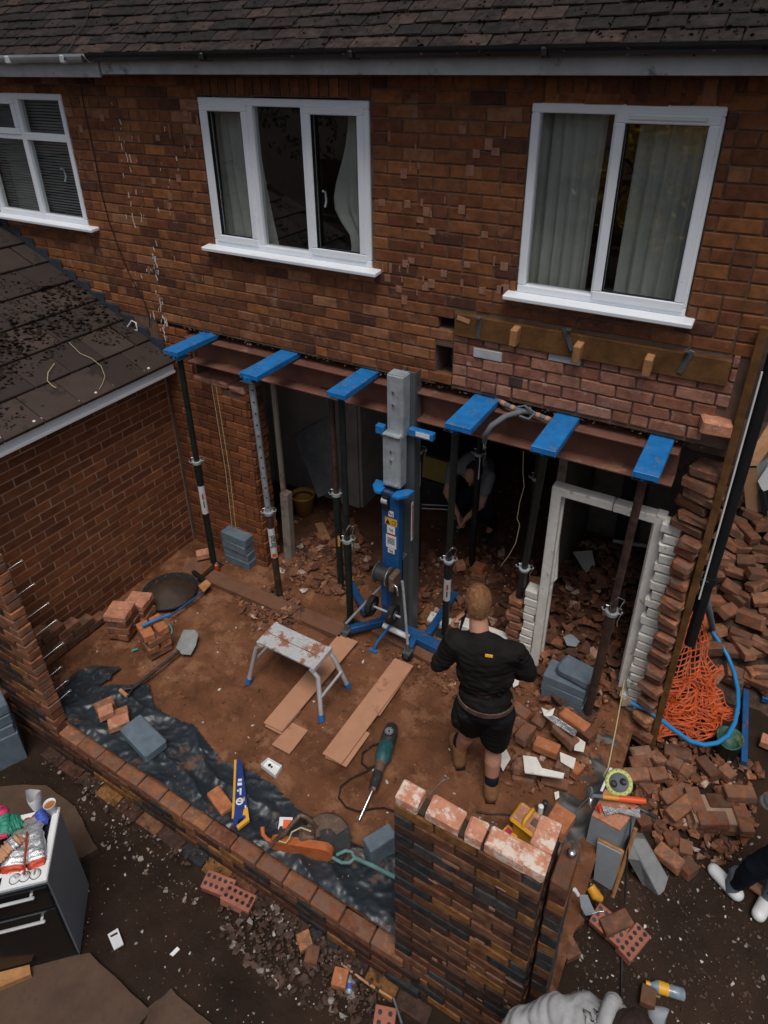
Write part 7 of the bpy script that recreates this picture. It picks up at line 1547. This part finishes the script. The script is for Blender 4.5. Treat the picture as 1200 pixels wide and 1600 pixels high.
for a in range(28):
    t=6.283*a/28; t2=6.283*(a+1)/28; e=lambda t:pv_+V((0,0,.075))+rt*(.172*math.cos(t))+fw*(.138*math.sin(t)); q.box((e(t)+e(t2))/2,((e(t2)-e(t)).length+.004,.008,.034),(0,0,math.atan2((e(t2)-e(t)).y,(e(t2)-e(t)).x)),b=.001)
q.build('belt','brown_metal',mn)
for an,toe,fl_ in ((anR,V((-.93,-.90,F0+.035)),0),(anL,V((-1.30,-.745,F0+.035)),1)):
    fd=V((toe.x-an.x,toe.y-an.y,0)).normalized(); heel=V((an.x,an.y,F0+.045))-fd*.03; q=MB()
    capsule(q,an+V((0,0,.045)),heel+V((0,0,.01)),.052,.050); capsule(q,heel,heel+fd*.185,.048,.044); capsule(q,an-V((0,0,.01)),heel+fd*.10,.05,.046); b_=blob(q,'boot','boot',mn,.008,3,.004,20)
    for v in b_.data.vertices:
        if v.co.z+off(mn).z<F0+.008: v.co.z=F0+.008-off(mn).z
    q=MB(); capsule(q,an+V((0,0,.04)),an+V((0,0,.105)),.050,.047); s_=blob(q,'sock','navy',mn,.008,3)
    rs=fd.cross(V((0,0,1))); q=MB(); q.prism([(-.042,-.034),(.06,-.04),(.17,-.044),(.225,-.02),(.225,.02),(.17,.044),(.06,.04),(-.042,.034)],heel-V((0,0,.045)),fd,rs,V((0,0,1)),.02); q.build('boot_sole','rubber',mn)
q=MB(); q.box(haL+V((.045,.01,.045)),(.012,.07,.14),(0,.2,.3),b=.004); q.build('mobile_phone','black_plastic',label='dark mobile phone held to the ear of the standing man',cat='phone')
# --- crouching person in the dark room
p2=thing('person','person in pale T-shirt and dark trousers bending down in the dark room behind the props','person',(-2.1,1.45,F0),world=True)
f2_=V((-.2,-.9,-.3)).normalized()
Hd2=V((-2.02,1.18,1.32)); q=MB(); M3,hr,hu=head(q,Hd2,V((-.1,-.6,-.8)).normalized())
pel=V((-2.12,1.72,1.08)); chs=V((-2.10,1.38,1.28)); sL=V((-2.29,1.33,1.24)); sR=V((-1.92,1.33,1.24)); eL=V((-2.30,1.22,1.0)); eR=V((-1.93,1.22,.98)); hL=V((-2.14,1.16,.82)); hR_=V((-2.06,1.16,.80))
capsule(q,Hd2,chs,.055,.06); capsule(q,pel,chs,.11,.12)
for a,b,c_ in((sL,eL,hL),(sR,eR,hR_)): capsule(q,chs,a,.06,.05); capsule(q,a,b,.047,.038); capsule(q,b,c_,.038,.026)
hand(q,hL,V((.3,-.1,-.9)),V((.8,0,.2)),None,.6); hand(q,hR_,V((-.3,-.1,-.9)),V((-.8,0,.2)),None,.6,1,-1)
k1=V((-2.25,1.45,.72));k2=V((-1.95,1.45,.72));a1=V((-2.25,1.62,F0+.10));a2=V((-1.95,1.62,F0+.10))
for k_,a_ in((k1,a1),(k2,a2)): capsule(q,pel,k_,.08,.055); capsule(q,k_,a_,.052,.036); capsule(q,a_,a_+V((0,-.14,-.05)),.035,.03)
bd=blob(q,'body','skin',p2,.009,3); face(bd,Hd2,V((-.1,-.6,-.8)).normalized(),hr,hu)
q=MB(); ell(q,Hd2+V((0,.03,.03)),(.082,.095,.095),M3); blob(q,'hair','hair_dark',p2,.011,2,.004,40)
q=MB(); capsule(q,pel+V((0,-.03,.02)),chs,.135,.15); 
for a,b in((sL,eL),(sR,eR)): capsule(q,chs.lerp(a,.5),a,.085,.07); capsule(q,a,a.lerp(b,.5),.068,.062)
blob(q,'t_shirt','tshirt',p2,.012,4,.010,9)
q=MB(); ell(q,pel,(.15,.14,.13)); 
for k_,a_ in((k1,a1),(k2,a2)): capsule(q,pel,k_,.105,.078); capsule(q,k_,a_+V((0,0,.03)),.075,.058)
blob(q,'trousers','navy',p2,.012,3,.008)
for a_ in(a1,a2): q=MB(); capsule(q,a_-V((0,-.02,.045)),a_+V((0,-.19,-.055)),.045,.042); blob(q,'boot','tooldark',p2,.012,3)
# --- person at the right edge
p3=thing('person','person at the right edge in grey top, dark trousers and white trainers','person',(.9,-.8,.1),world=True)
a1=V((.66,-.79,.22)); a2=V((.86,-.74,.22)); k1=V((.72,-.86,.60)); k2=V((.92,-.80,.60)); pel=V((.90,-.90,1.02)); chs=V((.98,-.92,1.42)); Hd3=V((1.04,-.90,1.75))
q=MB(); M3,hr,hu=head(q,Hd3,V((.2,.95,-.1)).normalized()); capsule(q,Hd3-V((0,0,.06)),chs+V((0,0,.1)),.055,.06); capsule(q,pel,chs,.12,.13)
sL=V((.80,-.90,1.48)); eL=V((.70,-.88,1.24)); hL=V((.640,-.83,1.10)); sR=V((1.17,-.95,1.48)); eR=V((1.25,-.88,1.22)); hR_=V((1.15,-.70,1.12))
for a,b,c_ in((sL,eL,hL),(sR,eR,hR_)): capsule(q,chs,a,.06,.05); capsule(q,a,b,.047,.038); capsule(q,b,c_,.038,.026)
hand(q,hL,V((-.1,.7,-.5)),V((.7,0,-.3)),None,.6); hand(q,hR_,V((-.3,.8,-.3)),V((-.5,0,-.5)),None,.5,1,-1)
for k_,a_,s_ in((k1,a1,1),(k2,a2,1)): capsule(q,pel,k_,.085,.055); capsule(q,k_,a_,.052,.034); capsule(q,a_,a_+V((-.10,.05,-.05)),.034,.03)
bd=blob(q,'body','skin',p3,.009,3); face(bd,Hd3,V((.2,.95,-.1)).normalized(),hr,hu)
q=MB(); ell(q,Hd3+V((0,-.01,.02)),(.083,.098,.10),M3); blob(q,'hair','hair_dark',p3,.011,2,.004,40)
q=MB(); capsule(q,pel+V((0,0,.08)),chs,.15,.16)
for a,b,c_ in((sL,eL,hL),(sR,eR,hR_)): capsule(q,chs.lerp(a,.5),a,.09,.075); capsule(q,a,b,.072,.058); capsule(q,b,b.lerp(c_,.8),.058,.045)
blob(q,'grey_top','hoodie',p3,.012,4,.012,9)
q=MB(); ell(q,pel,(.15,.12,.13))
for k_,a_ in((k1,a1),(k2,a2)): capsule(q,pel,k_,.10,.070); capsule(q,k_,k_.lerp(a_,.80),.068,.048)
blob(q,'trousers','navy',p3,.011,3,.007)
for a_,dv in((a1,V((-.8,.45,0)).normalized()),(a2,V((-.3,-.9,0)).normalized())):
    q=MB(); capsule(q,a_+V((0,0,.13)),a_-V((0,0,.04)),.048,.046); blob(q,'sock','sock',p3,.010,2)
    gz_=gz(a_.x,a_.y); h_=V((a_.x,a_.y,gz_+.045))-dv*.03; q=MB(); capsule(q,h_,h_+dv*.155,.046,.042); capsule(q,a_-V((0,0,.03)),h_+dv*.08,.044,.042); s_=blob(q,'shoe','white',p3,.009,3)
    for v in s_.data.vertices:
        if v.co.z+off(p3).z<gz_+.008: v.co.z=gz_+.008-off(p3).z
# --- stooping builder at the bottom edge
p4=thing('person','builder in a dirty grey hooded top stooping at the bottom edge beside the pillar','person',(.05,-2.75,0),world=True)
Hd4=G(985,1622,1.22); chs=G(915,1625,1.12); nk=G(955,1605,1.20); sL=G(880,1590,1.16); eL=G(812,1602,1.05); hL=G(770,1640,.98); pel=V((.02,-2.98,.90)); sR=G(965,1690,1.10); eR=V((.28,-2.62,.85)); hR_=V((.30,-2.40,.72))
q=MB(); hf=V((.5,.55,-.66)).normalized(); M3,hr,hu=head(q,Hd4,hf); capsule(q,Hd4-hf*.05,nk,.055,.06); capsule(q,pel,chs,.12,.13); capsule(q,chs,nk,.1,.07)
for a,b,c_ in((sL,eL,hL),(sR,eR,hR_)): capsule(q,chs,a,.06,.05); capsule(q,a,b,.047,.038); capsule(q,b,c_,.038,.026)
hand(q,hL,V((-.5,.6,-.5)),V((.3,.3,-.9)),None,.6); hand(q,hR_,V((0,.6,-.8)),V((-.3,.3,.3)),None,.6,1,-1)
k1=V((-.08,-2.80,.50));k2=V((.16,-2.80,.50));a1=V((-.09,-2.98,.12));a2=V((.18,-2.98,.12))
for k_,a_ in((k1,a1),(k2,a2)): capsule(q,pel,k_,.085,.055); capsule(q,k_,a_,.052,.036); capsule(q,a_,a_+V((0,.14,-.05)),.035,.03)
bd=blob(q,'body','skin',p4,.009,3); face(bd,Hd4,hf,hr,hu)
q=MB(); ell(q,Hd4-hf*.012+hu*.015,(.086,.102,.104),M3); blob(q,'hair','hair_dark',p4,.011,2,.006,40)
q=MB(); capsule(q,pel+V((0,.05,.06)),chs,.155,.165); capsule(q,chs,nk-V((.0,0,.03)),.14,.10); 
for a,b,c_ in((sL,eL,hL),(sR,eR,hR_)): capsule(q,chs.lerp(a,.5),a,.115,.088); capsule(q,a,b,.085,.066); capsule(q,b,b.lerp(c_,.85),.066,.048)
hd=blob(q,'hooded_top','hoodie',p4,.010,3,.024,11)
q=MB(); 
cc=nk+V((.0,.0,.0)); ax=(Hd4-nk).normalized(); o1=ax.orthogonal().normalized(); o2=ax.cross(o1)
q.tube([cc+(o1*math.cos(t)+o2*math.sin(t))*.085-ax*.01 for t in[6.283*i/20 for i in range(21)]],.034,10); blob(q,'hood','hoodie',hd,.010,3,.010,14)
q=MB(); q.tube([cc+ax*.03+(o1*math.cos(t)+o2*math.sin(t))*.066 for t in[6.283*i/20 for i in range(21)]],.010,8); q.build('red_collar','red',hd)
q=MB(); ell(q,pel,(.15,.13,.13))
for k_,a_ in((k1,a1),(k2,a2)): capsule(q,pel,k_,.105,.078); capsule(q,k_,a_+V((0,0,.03)),.075,.058)
blob(q,'trousers','navy',p4,.012,3,.008)
for a_ in(a1,a2): q=MB(); capsule(q,V((a_.x,a_.y-.02,.055)),V((a_.x,a_.y+.2,.055)),.046,.042); blob(q,'boot','boot',p4,.012,3)
bpy.data.scenes.remove(TS)
# ================================================================== GARDEN BEHIND THE CAMERA (seen only in the window glass)
gf=thing('garden_fence','brown close boarded fence across the far end of the garden','fence',(0,-16,0),world=True)
for i in range(110):
    q=MB() if i==0 else None
    if i==0: q.box((0,0,.9),(.19,.02,1.8)); fm=mesh_of(q,'board','old_wood')
    inst(fm,'board',gf,(-14+i*.2,-16,0))
def tree(label,x,y,h,rad,leaf,seed,n=2600,th=.13):
    rr_=random.Random(seed); t=thing('garden_tree',label,'tree',(x,y,0),world=True)
    q=MB(); q.tube([(x,y,-.1),(x+.05,y,h*.35),(x-.05,y+.05,h*.7)],[th,th*.7,th*.25],10); q.build('trunk','bark',t)
    for i in range(7):
        a=6.283*i/7+rr_.uniform(-.3,.3); z=h*rr_.uniform(.3,.6); e=V((x+rad*.7*math.cos(a),y+rad*.7*math.sin(a),z+h*.22)); q=MB(); q.tube([(x,y,z),V((x,y,z)).lerp(e,.5)+V((0,0,.15)),e],[th*.4,th*.25,.02],6); q.build('limb','bark',t)
    q=MB()
    cl_=[V((x+rr_.gauss(0,rad*.45),y+rr_.gauss(0,rad*.45),h*.68+rr_.gauss(0,h*.16))) for _ in range(38)]
    for i in range(n):
        c=cl_[rr_.randrange(38)]+V((rr_.gauss(0,.28),rr_.gauss(0,.28),rr_.gauss(0,.22))); M_=Euler((rr_.uniform(0,6),rr_.uniform(0,6),0)).to_matrix(); s=rr_.uniform(.05,.11)
        q.add([c+M_@V((-s,0,0)),c+M_@V((0,-s*.5,0)),c+M_@V((s,0,0)),c+M_@V((0,s*.5,.02))],[(0,1,2,3)])
    q.build('crown',leaf,t,kind='stuff',fix=False)
MT['leaf_green']=mat('dark_green_leaf',(.03,.045,.018),.7,var=.5,scale=20,bump=0)
tree('tall tree with yellow autumn leaves at the back of the garden',-2.9,-13.0,4.6,1.7,'leaf',5,3600)
for i,(x,y,h) in enumerate(((-8,-15,7.5),(-6.0,-15.2,8.),(1.5,-15.2,8),(11.5,-14,7),(-12.5,-13,8))): tree(['dark green tree far left behind the camera','dark green tree left of the yellow tree','dark green tree right of the yellow tree','dark green tree furthest right in the garden','dark green tree in the garden left corner'][i],x,y,h,2.1,'leaf_green',20+i,2000)
